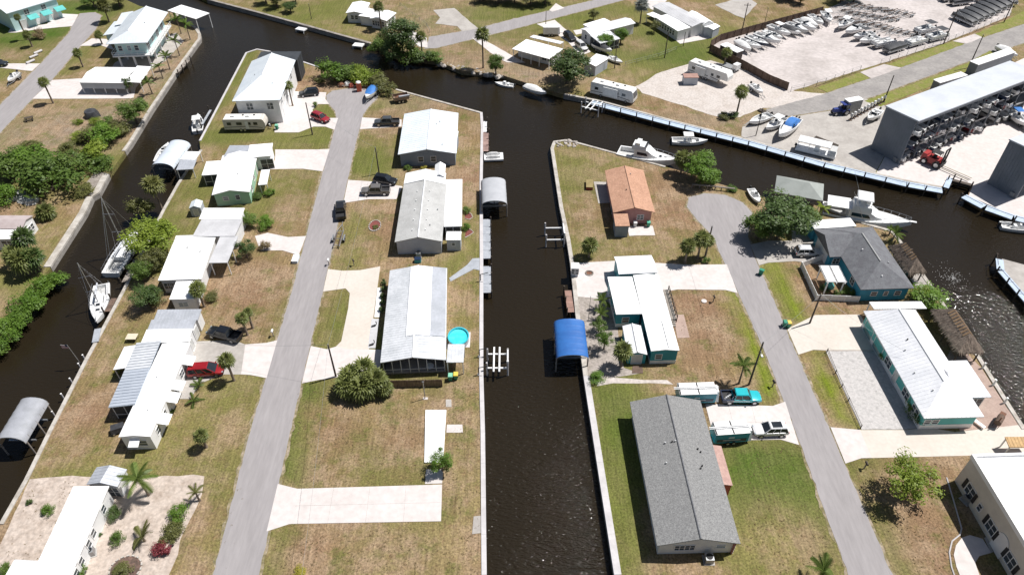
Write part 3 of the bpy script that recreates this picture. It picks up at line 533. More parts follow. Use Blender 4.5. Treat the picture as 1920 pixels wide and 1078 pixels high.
def hull_parts(r, L, B, D, mat=gel_white, deck=gel_white, floor=gel_grey, te=.72, inset=.16, open_=True, name='hull'):
    N = 14; st = []
    for i in range(N+1):
        t = i/N; b = halfbeam(t, B); x = -L/2+L*t+(.05*L*(t**6)); zg = D*(1+.28*t*t); zk = D*.02 if t < .7 else D*.02+D*.75*((t-.7)/.3)**2.2
        st.append((t, x, b, zg, zk))
    m = MB(); rings = [[(x, b, zg), (x-.02, b*.97, zk+(zg-zk)*.55), (x-.05*t*L*.1, b*.8, zk+(zg-zk)*.25), (x-.03*L*t, 0, zk), (x-.05*t*L*.1, -b*.8, zk+(zg-zk)*.25), (x-.02, -b*.97, zk+(zg-zk)*.55), (x, -b, zg)] for t, x, b, zg, zk in st]
    m.loft(rings, False, False); m.f.append(tuple(range(7))); m.build(name, mat, r, True, True)
    d = MB(); f = MB()
    for (t, x, b, zg, zk), (t2, x2, b2, zg2, zk2) in zip(st, st[1:]):
        e = .015; zf = D*.5
        if not open_ or t >= te: d.add([(x, -b, zg+e), (x2, -b2, zg2+e), (x2, 0, zg2+.07*D+e), (x, 0, zg+.07*D+e)], [(0, 1, 2, 3)]).add([(x, 0, zg+.07*D+e), (x2, 0, zg2+.07*D+e), (x2, b2, zg2+e), (x, b, zg+e)], [(0, 1, 2, 3)])
        else:
            i1, i2 = max(.02, b-inset), max(.02, b2-inset)
            for s in (-1, 1):
                q = [(x, s*b, zg+e), (x2, s*b2, zg2+e), (x2, s*i2, zg2+e), (x, s*i1, zg+e)]; w = [(x, s*i1, zg+e), (x2, s*i2, zg2+e), (x2, s*i2, zf), (x, s*i1, zf)]
                d.add(q, [(0, 1, 2, 3)]); d.add(w, [(0, 1, 2, 3)])
            f.add([(x, -i1, zf), (x2, -i2, zf), (x2, i2, zf), (x, i1, zf)], [(0, 1, 2, 3)])
    d.build('deck', deck, r, True)
    if open_:
        f.build('cockpit_floor', floor, r)
        k = [s for s in st if s[0] >= te][0]; MB().box(k[1]-.04, -k[2]+inset, D*.5, k[1]+.01, k[2]-inset, k[3]).build('bulkhead', deck, r); MB().box(st[0][1], -st[0][2]+inset*.9, D*.5, st[0][1]+.18, st[0][2]-inset*.9, D).build('transom', deck, r)
def outboard(r, x, y, z, mat=black_m, s=1.0):
    o = MB().taper(x-.42*s, y-.17*s, x+.08*s, y+.17*s, z+.15*s, z+.62*s, .06*s, .04*s).build('outboard', mat, r); MB().box(x-.25*s, y-.06*s, z-.6*s, x-.08*s, y+.06*s, z+.15*s).build('leg', mat, o)
def make_boat(kind, L=6.5, B=2.3, D=.95, top=None, cover=None, hullm=gel_white, motor=black_m, name='motor_boat'):
    r = proto(name)
    if kind == 'pontoon':
        for s in (-1, 1): MB().tube((-L/2, s*B*.36, .3), (L/2-.5, s*B*.36, .3), .3, 10).tube((L/2-.5, s*B*.36, .3), (L/2, s*B*.36, .42), .3, 10, .05).build('pontoon_tube', metal_m, r, True)
        MB().box(-L/2+.1, -B/2, .6, L/2-.25, B/2, .7).build('deck', gel_grey, r)
        if cover: 
            MB().loft([[(x, -B/2*w, .7), (x, B/2*w, .7), (x, B/2*w*.95, 1.25*h), (x, 0, 1.5*h), (x, -B/2*w*.95, 1.25*h)] for x, w, h in ((-L/2+.1, .9, .8), (-L/2+.5, 1.03, 1), (0, 1.03, 1.08), (L/2-.8, 1.03, 1), (L/2-.3, .85, .75))]).build('cover', cover, r, True, True)
        else:
            for s in (-1, 1): MB().box(-L/2+.3, s*(B/2-.05)-.03, .75, L/2-.5, s*(B/2-.05)+.03, 1.3).build('side_rail', hullm, r)
            MB().box(L/2-.56, -B/2+.1, .75, L/2-.5, B/2-.1, 1.3).build('front_rail', hullm, r)
            for x, y in ((-L*.3, .7), (-L*.3, -.7), (L*.22, .75), (L*.22, -.75)): MB().box(x-.7, y-.28, .7, x+.7, y+.28, 1.1).build('seat', gel_white, r)
            MB().box(.0, .3, .7, .6, .9, 1.45).build('console', gel_white, r)
            if top: 
                MB().slab([(-L*.35, -B/2, 2.5), (0, -B/2, 2.6), (0, B/2, 2.6), (-L*.35, B/2, 2.5)], .06).build('bimini_top', top, r)
                for x in (-L*.33, -.05):
                    for s in (-1, 1): MB().tube((-L*.17, s*(B/2-.08), 1.3), (x, s*(B/2-.08), 2.5), .03).build('frame_bow', metal_m, r)
        outboard(r, -L/2-.05, 0, .5, motor); return r
    hull_parts(r, L, B, D, hullm, open_=not cover)
    if cover:
        MB().loft([[(-L/2+L*t, -halfbeam(t, B)*1.03, D*(1+.28*t*t)+.04), (-L/2+L*t, halfbeam(t, B)*1.03, D*(1+.28*t*t)+.04), (-L/2+L*t, halfbeam(t, B)*.5, D*1.1+h), (-L/2+L*t, -halfbeam(t, B)*.5, D*1.1+h)] for t, h in ((.02, .15), (.25, .45), (.5, .62), (.68, .35), (.82, .25))]).build('cover', cover, r, True, True)
    elif kind == 'cc':
        MB().taper(-.35, -.36, .45, .36, D*.5, D*.5+1.05, .1, .04).build('console', gel_white, r); MB().add([(.42, -.34, D+.5), (.42, .34, D+.5), (.2, .3, D+.95), (.2, -.3, D+.95)], [(0, 1, 2, 3)]).build('windscreen', glass_m, r)
        MB().box(-1.15, -.42, D*.5, -.65, .42, D*.5+.75).build('seat', gel_white, r); MB().box(.75, -.5, D*.5, 1.5, .5, D*.5+.4).build('front_seat', gel_white, r)
    elif kind == 'bow':
        for s in (-1, 1): MB().box(-.1, s*.55-.3, D*.5, .45, s*.55+.3, D*.5+.85).build('dashboard', gel_white, r); MB().box(-1.0, s*.55-.26, D*.5, -.45, s*.55+.26, D*.5+.7).build('seat', gel_white, r)
        MB().loft([[(.2, -B*.44, D*1.05), (.75, -B*.2, D*1.1), (.75, B*.2, D*1.1), (.2, B*.44, D*1.05)], [(-.05, -B*.4, D*1.05+.45), (.45, -B*.18, D*1.1+.45), (.45, B*.18, D*1.1+.45), (-.05, B*.4, D*1.05+.45)]], False, False).build('windscreen', glass_m, r)
        MB().box(-L/2+.3, -B*.36, D*.5, -L/2+.85, B*.36, D*.5+.45).build('bench', gel_white, r)
    elif kind == 'cuddy':
        MB().loft([[(x, -w, z0), (x, w, z0), (x, w*.8, z1), (x, -w*.8, z1)] for x, w, z0, z1 in ((-L*.02, B*.36, D, D+.5), (L*.12, B*.34, D*1.05, D+.55), (L*.28, B*.24, D*1.1, D*1.2))]).build('cabin', gel_white, r, True, True)
        MB().loft([[(.3, -B*.42, D+.3), (.75, -B*.2, D+.35), (.75, B*.2, D+.35), (.3, B*.42, D+.3)], [(-.1, -B*.38, D+.85), (.3, -B*.18, D+.95), (.3, B*.18, D+.95), (-.1, B*.38, D+.85)]], False, False).build('windscreen', glass_m, r)
        for s in (-1, 1): MB().box(-1.1, s*.55-.26, D*.5, -.5, s*.55+.26, D*.5+.8).build('seat', gel_white, r)
    if top and kind != 'pontoon':
        MB().taper(-1.35, -B*.36, .8, B*.36, 2.55, 2.63, .12, .12).build('t_top', top, r)
        for x in (-.6, .45):
            for s in (-1, 1): MB().tube((x, s*.45, D*.5), (x*1.1, s*B*.3, 2.56), .035).build('top_leg', metal_m, r)
    outboard(r, -L/2-.05, .0 if L < 7.5 else .32, D*.75, motor)
    if L >= 7.5: outboard(r, -L/2-.05, -.32, D*.75, motor)
    return r
BO = {}
def boatp(key):
    if key in BO: return BO[key]
    k = dict(cc=('cc', 6.6, 2.4, 1.0, None, None), cct=('cc', 7.2, 2.5, 1.05, white_paint, None), ccb=('cc', 6.8, 2.4, 1.0, tarp_black, None), bow=('bow', 6.0, 2.3, .95, None, None), cuddy=('cuddy', 7.4, 2.6, 1.15, None, None), cover=('bow', 6.4, 2.4, 1.0, None, tarp_blue), wcover=('bow', 6.2, 2.3, .95, None, mk('white_boat_cover', (.66, .66, .65), (.55, .55, .54), sc=1.5, rough=.8)), bcover=('bow', 6.2, 2.3, .95, None, tarp_black), blue=('cc', 6.6, 2.4, 1.0, tarp_blue, None),
             pon=('pontoon', 7.2, 2.5, 1, tarp_black, None), ponb=('pontoon', 7.4, 2.5, 1, None, tarp_black), ponw=('pontoon', 7.2, 2.5, 1, None, None), skiff=('cc', 4.6, 1.8, .7, None, None), navy=('cc', 6.9, 2.4, 1.0, None, None, navy_p), red=('bow', 6.0, 2.3, .95, None, None, paint('dark_red_gelcoat', (.2, .02, .025), .25), white_paint), grey=('cuddy', 7.0, 2.5, 1.1, None, None, gel_grey), blk=('bow', 6.2, 2.3, .95, None, tarp_black, navy_p))[key]
    BO[key] = make_boat(*k, name='pontoon_boat' if k[0] == 'pontoon' else 'motor_boat'); return BO[key]
def make_trailer(L=6.4, B=2.1):
    r = proto('boat_trailer'); f = MB()
    for s in (-1, 1): f.box(-L/2, s*.55-.05, .45, L*.25, s*.55+.05, .57); f.tube((L*.25, s*.55, .5), (L/2, 0, .5), .05)
    f.build('frame', galv, r); MB().tube((L/2, 0, .5), (L/2+.9, 0, .5), .05).build('tongue', galv, r)
    for x in (-L/2+.4, -.9, L*.2): MB().box(x-.05, -.56, .44, x+.05, .56, .53).build('cross_beam', galv, r)
    for s in (-1, 1):
        MB().box(-L/2+.2, s*.42-.06, .62, L*.12, s*.42+.06, .72).build('bunk', wood_brown, r); wheel(r, -1.2, s*(B/2-.05), .33, .22); wheel(r, -.4, s*(B/2-.05), .33, .22)
        MB().box(-1.6, s*(B/2-.05)-.13, .68, 0, s*(B/2-.05)+.13, .73).build('fender', galv, r)
    MB().tube((L/2+.3, 0, 0), (L/2+.3, 0, .95), .04).build('jack', galv, r)
    return r
TRL = make_trailer()
def heading(a, b_, z=0):
    p, q = P(*a, z), P(*b_, z); d = q-p; return (p+q)/2, math.atan2(d.y, d.x), d.length
def boat(key, stern, bow, label, z=-1.35, group='boats', cat='boat', fit=False, trailer=None, tlabel=None):
    c, rz, l = heading(stern, bow)
    if trailer: z = .5
    o = clone(boatp(key), (c.x, c.y, z), rz, label, cat, group, sc=None)
    if trailer:
        clone(TRL, (c.x, c.y, .04), rz, tlabel or ('trailer carrying the '+label)[:200], 'trailer', 'boat trailers')
    return o
def make_rv(kind):
    r = proto({'travel': 'travel_trailer', 'fifth': 'fifth_wheel_trailer', 'motor': 'motorhome'}[kind]); L = {'travel': 9.0, 'fifth': 11.0, 'motor': 10.8}[kind]; h = 3.3 if kind != 'travel' else 3.0; w = 1.25
    rv = paint('rv_fibreglass_white', (.74, .74, .72), .35); beige = paint('rv_beige', (.6, .56, .5), .5); strip = paint('rv_grey_graphics', (.12, .12, .13), .4)
    if kind == 'motor': prof = [(-L/2, .5), (L/2-.25, .45), (L/2, .7), (L/2, 1.5), (L/2-.35, 2.9), (L/2-.7, h), (-L/2+.2, h), (-L/2, h-.2)]
    elif kind == 'fifth': prof = [(-L/2, .6), (L/2-2.6, .6), (L/2-2.4, 1.5), (L/2, 1.6), (L/2, 2.5), (L/2-.6, h+.15), (-L/2+.2, h), (-L/2, h-.2)]
    else: prof = [(-L/2, .6), (L/2-.4, .6), (L/2, 1.3), (L/2, 2.0), (L/2-.3, 2.8), (L/2-.6, h), (-L/2+.2, h), (-L/2, h-.2)]
    MB().extr(prof, -w, w, 'y').build('body', rv if kind != 'travel' else beige, r, False, True)
    MB().box(-L/2+.25, -w+.04, h, L/2-1.0, w-.04, h+.03).build('roof_membrane', paint('rv_roof', (.72, .7, .66), .7), r)
    for x in (-L*.28, L*.08): MB().taper(x-.45, -.35, x+.45, .35, h+.03, h+.33, .08, .06).build('air_conditioner', rv, r)
    for x in (-L*.05, L*.22): MB().taper(x-.22, .35, x+.22, .8, h+.03, h+.15, .04, .04).build('roof_vent', glass_m, r)
    for s in (-1, 1):
        for x, ww in ((-L*.36, .9), (-L*.12, 1.2), (L*.12, .7), (L*.27, .9)): MB().box(x-ww/2, s*w-.015, 1.65, x+ww/2, s*w+.015, 2.3).build('window', glass_m, r)
        g = MB()
        g.add([(-L*.48, s*(w+.01), 1.05), (L*.1, s*(w+.01), 1.25), (L*.42, s*(w+.01), .9), (L*.42, s*(w+.01), 1.05), (L*.1, s*(w+.01), 1.45), (-L*.48, s*(w+.01), 1.2)], [(0, 1, 4, 5), (1, 2, 3, 4)] if s < 0 else [(5, 4, 1, 0), (4, 3, 2, 1)]); g.build('side_stripe', strip, r)
    MB().box(L*.02, -w-.02, .75, L*.02+.7, -w+.02, 2.5).build('door', rv, r)
    if kind == 'motor': MB().add([(L/2+.01, -w+.1, 1.55), (L/2+.01, w-.1, 1.55), (L/2-.33, w-.1, 2.85), (L/2-.33, -w+.1, 2.85)], [(0, 1, 2, 3)]).build('windscreen', glass_m, r); MB().box(-L*.2, -w-.35, .9, L*.14, -w, 2.9).build('slide_out', rv, r)
    if kind == 'fifth': MB().box(-L*.3, -w-.4, .9, -L*.05, -w, 2.9).build('slide_out', rv, r)
    if kind == 'travel': MB().tube((L/2, 0, .55), (L/2+1.1, 0, .55), .06).tube((L/2-.1, .7, .55), (L/2+1.0, 0, .55), .05).tube((L/2-.1, -.7, .55), (L/2+1.0, 0, .55), .05).build('hitch', black_m, r); MB().tube((L/2+.45, .15, .6), (L/2+.45, .15, 1.1), .15, 8).build('gas_bottle', white_paint, r)
    for s in (-1, 1):
        for x in ((-1.0, -.15) if kind != 'motor' else (-L*.25, L*.33)): wheel(r, x, s*(w-.12), .38, .26)
    return r
def make_sail(L=11.5, B=3.4, mast=13.0):
    r = proto('sailboat'); hull_parts(r, L, B, 1.35, gel_white, gel_white, gel_grey, te=.3, inset=.55)
    MB().loft([[(x, -w, z0), (x, w, z0), (x, w*.8, z1), (x, -w*.8, z1)] for x, w, z0, z1 in ((-L*.18, B*.26, 1.3, 1.75), (L*.05, B*.25, 1.35, 1.85), (L*.2, B*.14, 1.45, 1.68))]).build('coachroof', gel_white, r, True, True)
    for s in (-1, 1): MB().box(-L*.12, s*B*.235-.03, 1.5, L*.08, s*B*.235+.03, 1.66).build('cabin_window', glass_m, r)
    MB().box(L*.1, -.3, 1.7, L*.15, .3, 1.9).build('hatch', glass_m, r); MB().box(L*.22, -.3, 1.55, L*.27, .3, 1.72).build('hatch', glass_m, r)
    MB().tube((L*.05, 0, 1.8), (L*.05, 0, mast), .1, 8, .08).build('mast', metal_m, r)
    for z in (mast*.42, mast*.72): MB().tube((L*.05, -.95, z), (L*.05, .95, z), .045).build('spreader', metal_m, r)
    bo = MB().tube((L*.05, 0, 2.9), (-L*.33, 0, 2.8), .08).build('boom', metal_m, r); MB().tube((L*.03, 0, 3.08), (-L*.32, 0, 2.98), .17, 8, .12).build('furled_sail', paint('sail_cover', (.5, .52, .56), .8), bo)
    for q in ((L*.5, 0, 1.75), (-L*.48, .3, 1.4), (-L*.48, -.3, 1.4)): MB().tube((L*.05, 0, mast-.1), q, .022, 4).build('stay', metal_m, r)
    for s in (-1, 1): MB().path([(L*.05, 0, mast-.3), (L*.05, s*.95, mast*.72), (L*.05, s*.95, mast*.42), (L*.04, s*B*.46, 1.4)], .02, 4).build('shroud', metal_m, r)
    rail = MB()
    for s in (-1, 1):
        pr = [(-L*.48+L*.95*t, s*halfbeam(.02+.95*t, B)*.95, 1.4+.35*t*t+.6) for t in [i/8 for i in range(9)]]
        rail.path(pr, .02, 4)
        for p in pr: rail.tube((p[0], p[1], p[2]-.6), p, .018, 4)
    rail.build('lifeline', metal_m, r)
    MB().tube((L*.5, 0, 1.9), (L*.5+.9, 0, 1.95), .07).build('bowsprit', metal_m, r); MB().tube((-L*.33, 0, .9), (-L*.33, 0, 1.9), .05).build('wheel_pedestal', gel_white, r)
    return r
def make_cruiser(L=11.4, B=3.7):
    r = proto('cruiser_yacht'); hull_parts(r, L, B, 1.75, gel_white, gel_white, gel_grey, te=.3, inset=.3)
    MB().loft([[(x, -w, z0), (x, w, z0), (x, w*.78, z1), (x, -w*.78, z1)] for x, w, z0, z1 in ((-L*.2, B*.4, 1.75, 3.2), (L*.02, B*.39, 1.8, 3.3), (L*.1, B*.36, 1.85, 2.7), (L*.2, B*.26, 1.9, 2.1))]).build('cabin', gel_white, r, True, True)
    for s in (-1, 1): MB().add([(-L*.15, s*B*.375, 2.35), (L*.04, s*B*.37, 2.35), (L*.01, s*B*.335, 2.85), (-L*.15, s*B*.335, 2.85)], [(0, 1, 2, 3)]).build('side_window', glass_m, r)
    MB().taper(-L*.26, -B*.33, L*.0, B*.33, 3.2, 3.95, .15, .25).build('flybridge', gel_white, r); MB().add([(L*.0, -B*.26, 3.9), (L*.0, B*.26, 3.9), (-.3, B*.24, 4.3), (-.3, -B*.24, 4.3)], [(0, 1, 2, 3)]).build('windscreen', glass_m, r)
    MB().box(-L*.2, -.9, 3.95, -L*.12, .9, 4.4).build('helm_seat', gel_white, r); MB().box(-L*.5-.7, -B*.36, .35, -L*.5+.05, B*.36, .5).build('swim_platform', gel_white, r)
    pr = MB()
    for s in (-1, 1):
        q = [(-L/2+L*t+.04*L*t**6, s*halfbeam(t, B)*.9, 1.75*(1+.28*t*t)+.62) for t in (.55, .65, .75, .85, .93, .985)]
        pr.path(q, .035, 5)
        for p in q: pr.tube((p[0], p[1], p[2]-.62), p, .03, 4)
    pr.build('bow_rail', metal_m, r)
    for x in (L*.24, L*.33): MB().box(x-.25, -.25, 2.08, x+.25, .25, 2.2).build('deck_hatch', glass_m, r)
    return r
def make_sport(L=14.8, B=4.7):
    r = proto('sport_fishing_yacht'); hull_parts(r, L, B, 2.0, gel_white, gel_white, gel_grey, te=.28, inset=.3)
    MB().loft([[(x, -w, z0), (x, w, z0), (x, w*.86, z1), (x, -w*.86, z1)] for x, w, z0, z1 in ((-L*.2, B*.42, 1.95, 3.7), (L*.03, B*.41, 2.05, 3.75), (L*.11, B*.37, 2.1, 3.0), (L*.2, B*.27, 2.2, 2.45))]).build('cabin', gel_white, r, True, True)
    for s in (-1, 1): MB().add([(-L*.17, s*B*.415, 2.6), (L*.06, s*B*.405, 2.6), (L*.02, s*B*.375, 3.25), (-L*.17, s*B*.385, 3.25)], [(0, 1, 2, 3)]).build('side_window', glass_m, r)
    MB().taper(-L*.18, -B*.36, L*.05, B*.36, 3.7, 4.6, .15, .15).build('flybridge', gel_white, r); MB().taper(-L*.16, -B*.34, L*.03, B*.34, 6.0, 6.15, .15, .15).build('hardtop', gel_white, r)
    for x in (-L*.15, L*.02):
        for s in (-1, 1): MB().tube((x, s*B*.32, 4.5), (x, s*B*.3, 6.0), .05).build('top_post', metal_m, r)
    MB().box(-L*.04, -.9, 4.6, L*.01, .9, 5.3).build('helm_console', gel_white, r); MB().box(-L*.11, -.8, 4.6, -L*.08, .8, 5.2).build('helm_seat', gel_white, r)
    MB().slab([(-L*.47, -B*.38, 3.75), (-L*.2, -B*.38, 3.9), (-L*.2, B*.38, 3.9), (-L*.47, B*.38, 3.75)], .1).build('cockpit_awning', white_paint, r)
    for s in (-1, 1):
        MB().tube((-L*.46, s*B*.36, 2.0), (-L*.46, s*B*.36, 3.7), .05).build('awning_post', metal_m, r); MB().tube((-L*.02, s*B*.42, 2.2), (-L*.25, s*B*.75, 8.6), .04, 5, .02).build('outrigger', metal_m, r)
    pr = MB()
    for s in (-1, 1):
        q = [(-L/2+L*t+.04*L*t**6, s*halfbeam(t, B)*.92, 2*(1+.28*t*t)+.8) for t in (.55, .63, .71, .79, .87, .94, .985)]
        pr.path(q, .035, 5)
        for p in q: pr.tube((p[0], p[1], p[2]-.8), p, .03, 4)
    pr.build('bow_rail', metal_m, r); MB().box(L*.52, -.22, 2.5, L*.52+1.1, .22, 2.62).build('bow_pulpit', gel_white, r); MB().box(-L*.5-.8, -B*.4, .35, -L*.5+.05, B*.4, .5).build('swim_platform', gel_white, r)
    return r
# ---------------------------------------------------------------- houses
def FR(nl, nr, fl, z):
    a, b, c = P(*nl, z), P(*nr, z), P(*fl, z); e1, e2 = (b-a).to_2d(), (c-a).to_2d()
    if e2.length >= e1.length: v = e2.normalized(); u = Vector((v.y, -v.x))
    else: u = e1.normalized(); v = Vector((-u.y, u.x))
    L, Wd = e1.dot(u), e2.dot(v)
    if L <= 0 or Wd <= 0: print('BADRECT', nl, nr, fl, L, Wd)
    return Matrix(((u.x, v.x, 0, a.x), (u.y, v.y, 0, a.y), (0, 0, 1, 0), (0, 0, 0, 1))), L, Wd
class House:
    def __init__(s, name, label, cat, at):
        p = P(*at); s.root = thing(name, label, cat, (p.x, p.y, 0)); s.off = Matrix.Translation((-p.x, -p.y, 0))
    def fr(s, nl, nr, fl, z):
        m, L, Wd = FR(nl, nr, fl, z); return s.off @ m, L, Wd
    def wing(s, nl, nr, fl, ze, kind='gv', rise=.8, roof=None, wall=None, ov=.35, win=(), ribs=0, vents=(), zb=0.0, th=.14, hs=None, hn=None, posts=None, band=None, mull=white_paint, cap=None, ribmat=None, skirt=.0, name='roof', vcut=(0, 0)):
        m, L, Wd = s.fr(nl, nr, fl, ze); R_ = s.root; zr = ze+rise; s.m, s.L, s.W = m, L, Wd
        if kind in ('gu', 'hu'): hs_, hn_ = (Wd/2 if hs is None else hs), (Wd/2 if hn is None else hn)
        else: hs_, hn_ = (L/2 if hs is None else hs), (L/2 if hn is None else hn)
        if kind in ('gv', 'hv'):
            a, b = (0, Wd) if kind == 'gv' else (hs_, Wd-hn_); h = L/2
            polys = [[(0, 0, ze), (h, a, zr), (h, b, zr), (0, Wd, ze)], [(h, a, zr), (L, 0, ze), (L, Wd, ze), (h, b, zr)]]
            if a > 0: polys.append([(0, 0, ze), (L, 0, ze), (h, a, zr)])
            if b < Wd: polys.append([(L, Wd, ze), (0, Wd, ze), (h, b, zr)])
            rd = ((h, a, zr), (h, b, zr)); f = lambda u, v: ze+rise*min(1 if kind == 'gv' else 9, 1-abs(u-h)/h, (v/a if a > 0 else 9), ((Wd-v)/(Wd-b) if b < Wd else 9))
        elif kind in ('gu', 'hu'):
            a, b = (0, L) if kind == 'gu' else (hs_, L-hn_); h = Wd/2
            polys = [[(0, 0, ze), (L, 0, ze), (b, h, zr), (a, h, zr)], [(a, h, zr), (b, h, zr), (L, Wd, ze), (0, Wd, ze)]]
            if a > 0: polys.append([(0, Wd, ze), (0, 0, ze), (a, h, zr)])
            if b < L: polys.append([(L, 0, ze), (L, Wd, ze), (b, h, zr)])
            rd = ((a, h, zr), (b, h, zr)); f = lambda u, v: ze+rise*min(1-abs(v-h)/h, (u/a if a > 0 else 9), ((L-u)/(L-b) if b < L else 9))
        else:
            zc = {'flat': (0, 0, 0, 0), 'mE': (rise, 0, 0, rise), 'mW': (0, rise, rise, 0), 'mS': (0, 0, rise, rise), 'mN': (rise, rise, 0, 0)}[kind]
            polys = [[(0, 0, ze+zc[0]), (L, 0, ze+zc[1]), (L, Wd, ze+zc[2]), (0, Wd, ze+zc[3])]]; rd = None
            f = lambda u, v: ze+(zc[0]*(1-u/L)+zc[1]*u/L)*(1-v/Wd)+(zc[3]*(1-u/L)+zc[2]*u/L)*v/Wd
        s.f = f
        ro = MB(m)
        for p in polys: ro.slab(p, th)
        ro = ro.build(name, roof, R_)
        if cap and rd: MB(m).tube(Vector(rd[0])+Vector((0, 0, .01)), Vector(rd[1])+Vector((0, 0, .01)), .11, 6).build('ridge_cap', cap, ro)
        if ribs:
            mb = MB(m); sp = abs(ribs)
            for p in polys:
                pv = [Vector(q) for q in p]; n = (pv[1]-pv[0]).cross(pv[2]-pv[0]).normalized(); g = Vector((n.x, n.y))
                if g.length < 1e-3: g = Vector((1, 0)) if ribs > 0 else Vector((0, 1))
                elif ribs < 0: g = Vector((-g.y, g.x))
                g.normalize(); hv = Vector((-g.y, g.x)); ss = [q.to_2d().dot(hv) for q in pv]; k = min(ss)+sp*.5
                while k < max(ss):
                    hit = []
                    for i in range(len(pv)):
                        s0, s1 = ss[i-1], ss[i]
                        if (s0-k)*(s1-k) < 0: hit.append(pv[i-1].lerp(pv[i], (k-s0)/(s1-s0)))
                    if len(hit) == 2:
                        w = Vector((hv.x, hv.y, 0))*.02; up = Vector((0, 0, .03)); mb.slab([hit[0]-w+up, hit[1]-w+up, hit[1]+w+up, hit[0]+w+up], .05)
                    k += sp
            r_ = mb.build('roof_rib', ribmat or roof, ro); r_['kind'] = 'stuff'
        for q in vents:
            u, v = q[0]*L, q[1]*Wd; z = f(u, v); MB(m).tube((u, v, z-.05), (u, v, z+.24), .1, 8).build('roof_vent', galv if len(q) < 3 else q[2], ro)
        if wall is not None:
            lo = ze-th-.01
            v0, v1 = ov+vcut[0], Wd-ov-vcut[1]
            mw = MB(m)
            if kind == 'gv': hh = rise*(1-ov/(L/2)); zz = lo+rise*ov/(L/2); mw.extr([(ov, zb), (L-ov, zb), (L-ov, zz), (L/2, lo+rise), (ov, zz)], v0, v1, 'y')
            elif kind == 'gu': zz = lo+rise*ov/(Wd/2); mw.extr([(v0, zb), (v1, zb), (v1, zz), (Wd/2, lo+rise), (v0, zz)], ov, L-ov, 'x')
            elif kind in ('hv', 'hu'): mw.box(ov, v0, zb, L-ov, v1, lo+.05)
            else:
                c = [(ov, v0), (L-ov, v0), (L-ov, v1), (ov, v1)]; mw.add([(u, v, zb) for u, v in c]+[(u, v, f(u, v)-th-.005) for u, v in c], [(3, 2, 1, 0), (4, 5, 6, 7), (0, 1, 5, 4), (1, 2, 6, 5), (2, 3, 7, 6), (3, 0, 4, 7)])
            mw.build('wall', wall, R_, False, True)
            if wall is screen_m:
                n = max(2, round((L-2*ov)/1.4)); nn = max(2, round((v1-v0)/1.4))
                for i in range(n+1): u = ov+(L-2*ov)*i/n; MB(m).box(u-.05, v0-.04, zb, u+.05, v0+.02, lo).build('mullion', mull, R_)
                for i in range(1, nn):
                    for u in (ov, L-ov): MB(m).box(u-.04, v0+(v1-v0)*i/nn-.05, zb, u+.04, v0+(v1-v0)*i/nn+.05, lo).build('mullion', mull, R_)
                MB(m).box(ov-.02, v0-.05, zb+.8, L-ov+.02, v0-.001, zb+.88).build('rail', mull, R_)
            if band: MB(m).box(ov-.03, v0-.03, zb, L-ov+.03, v1+.03, zb+band[1]).build('wall_base', band[0], R_)
        if posts:
            for u, v in posts: MB(m).box(u*L-.07, v*Wd-.07, zb, u*L+.07, v*Wd+.07, f(u*L, v*Wd)-th).build('post', white_paint, R_)
        for w in win: s.opening(w, ov, v0 if wall is not None else ov, v1 if wall is not None else Wd-ov, zb)
        return ro
    def opening(s, w, ov, v0, v1, zb):
        side, t, z0, wd, h = w[:5]; k = w[5] if len(w) > 5 else 'w'; L = s.L; z0 += zb
        if side in 'SN':
            a = ov+(L-2*ov)*t; y = v0 if side == 'S' else v1; sg = -1 if side == 'S' else 1
            bx = lambda a0, a1, d0, d1, z0_, z1_: (a0, min(y+sg*d0, y+sg*d1), z0_, a1, max(y+sg*d0, y+sg*d1), z1_)
        else:
            a = v0+(v1-v0)*t; y = ov if side == 'W' else L-ov; sg = -1 if side == 'W' else 1
            bx = lambda a0, a1, d0, d1, z0_, z1_: (min(y+sg*d0, y+sg*d1), a0, z0_, max(y+sg*d0, y+sg*d1), a1, z1_)
        x0, x1, z1 = a-wd/2, a+wd/2, z0+h; fr = MB(s.m); fm = white_paint
        fr.box(*bx(x0-.08, x1+.08, -.02, .07, z1, z1+.09)).box(*bx(x0-.08, x1+.08, -.02, .09, z0-.09, z0)).box(*bx(x0-.08, x0, -.02, .07, z0, z1)).box(*bx(x1, x1+.08, -.02, .07, z0, z1))
        if k == 'd':
            o = fr.build('door', fm, s.root); MB(s.m).box(*bx(x0, x1, .0, .035, z0, z1)).build('door_leaf', paint('door_paint', (.6, .6, .58), .5), o); MB(s.m).box(*bx(x1-.16, x1-.1, .035, .09, z0+.95, z0+1.05)).build('handle', metal_m, o)
        elif k in ('g', 'gd'):
            o = fr.build('garage_door', fm, s.root)
            for i in range(4): MB(s.m).box(*bx(x0, x1, .0, .03, z0+h*i/4+.012, z0+h*(i+1)/4-.012)).build('door_panel', white_paint if k == 'g' else wall_turq, o)
        else:
            if wd > 1.0: fr.box(*bx(a-.035, a+.035, -.02, .06, z0, z1))
            fr.box(*bx(x0, x1, -.02, .055, (z0+z1)/2-.03, (z0+z1)/2+.03))
            o = fr.build('window', fm, s.root); MB(s.m).box(*bx(x0, x1, .0, .025, z0, z1)).build('pane', pane_m if k == 'w' else pane_pale, o)
            if k == 's':
                for xx in (x0-.42, x1+.1): MB(s.m).box(*bx(xx, xx+.32, 0, .05, z0, z1)).build('shutter', wall_teal, o)
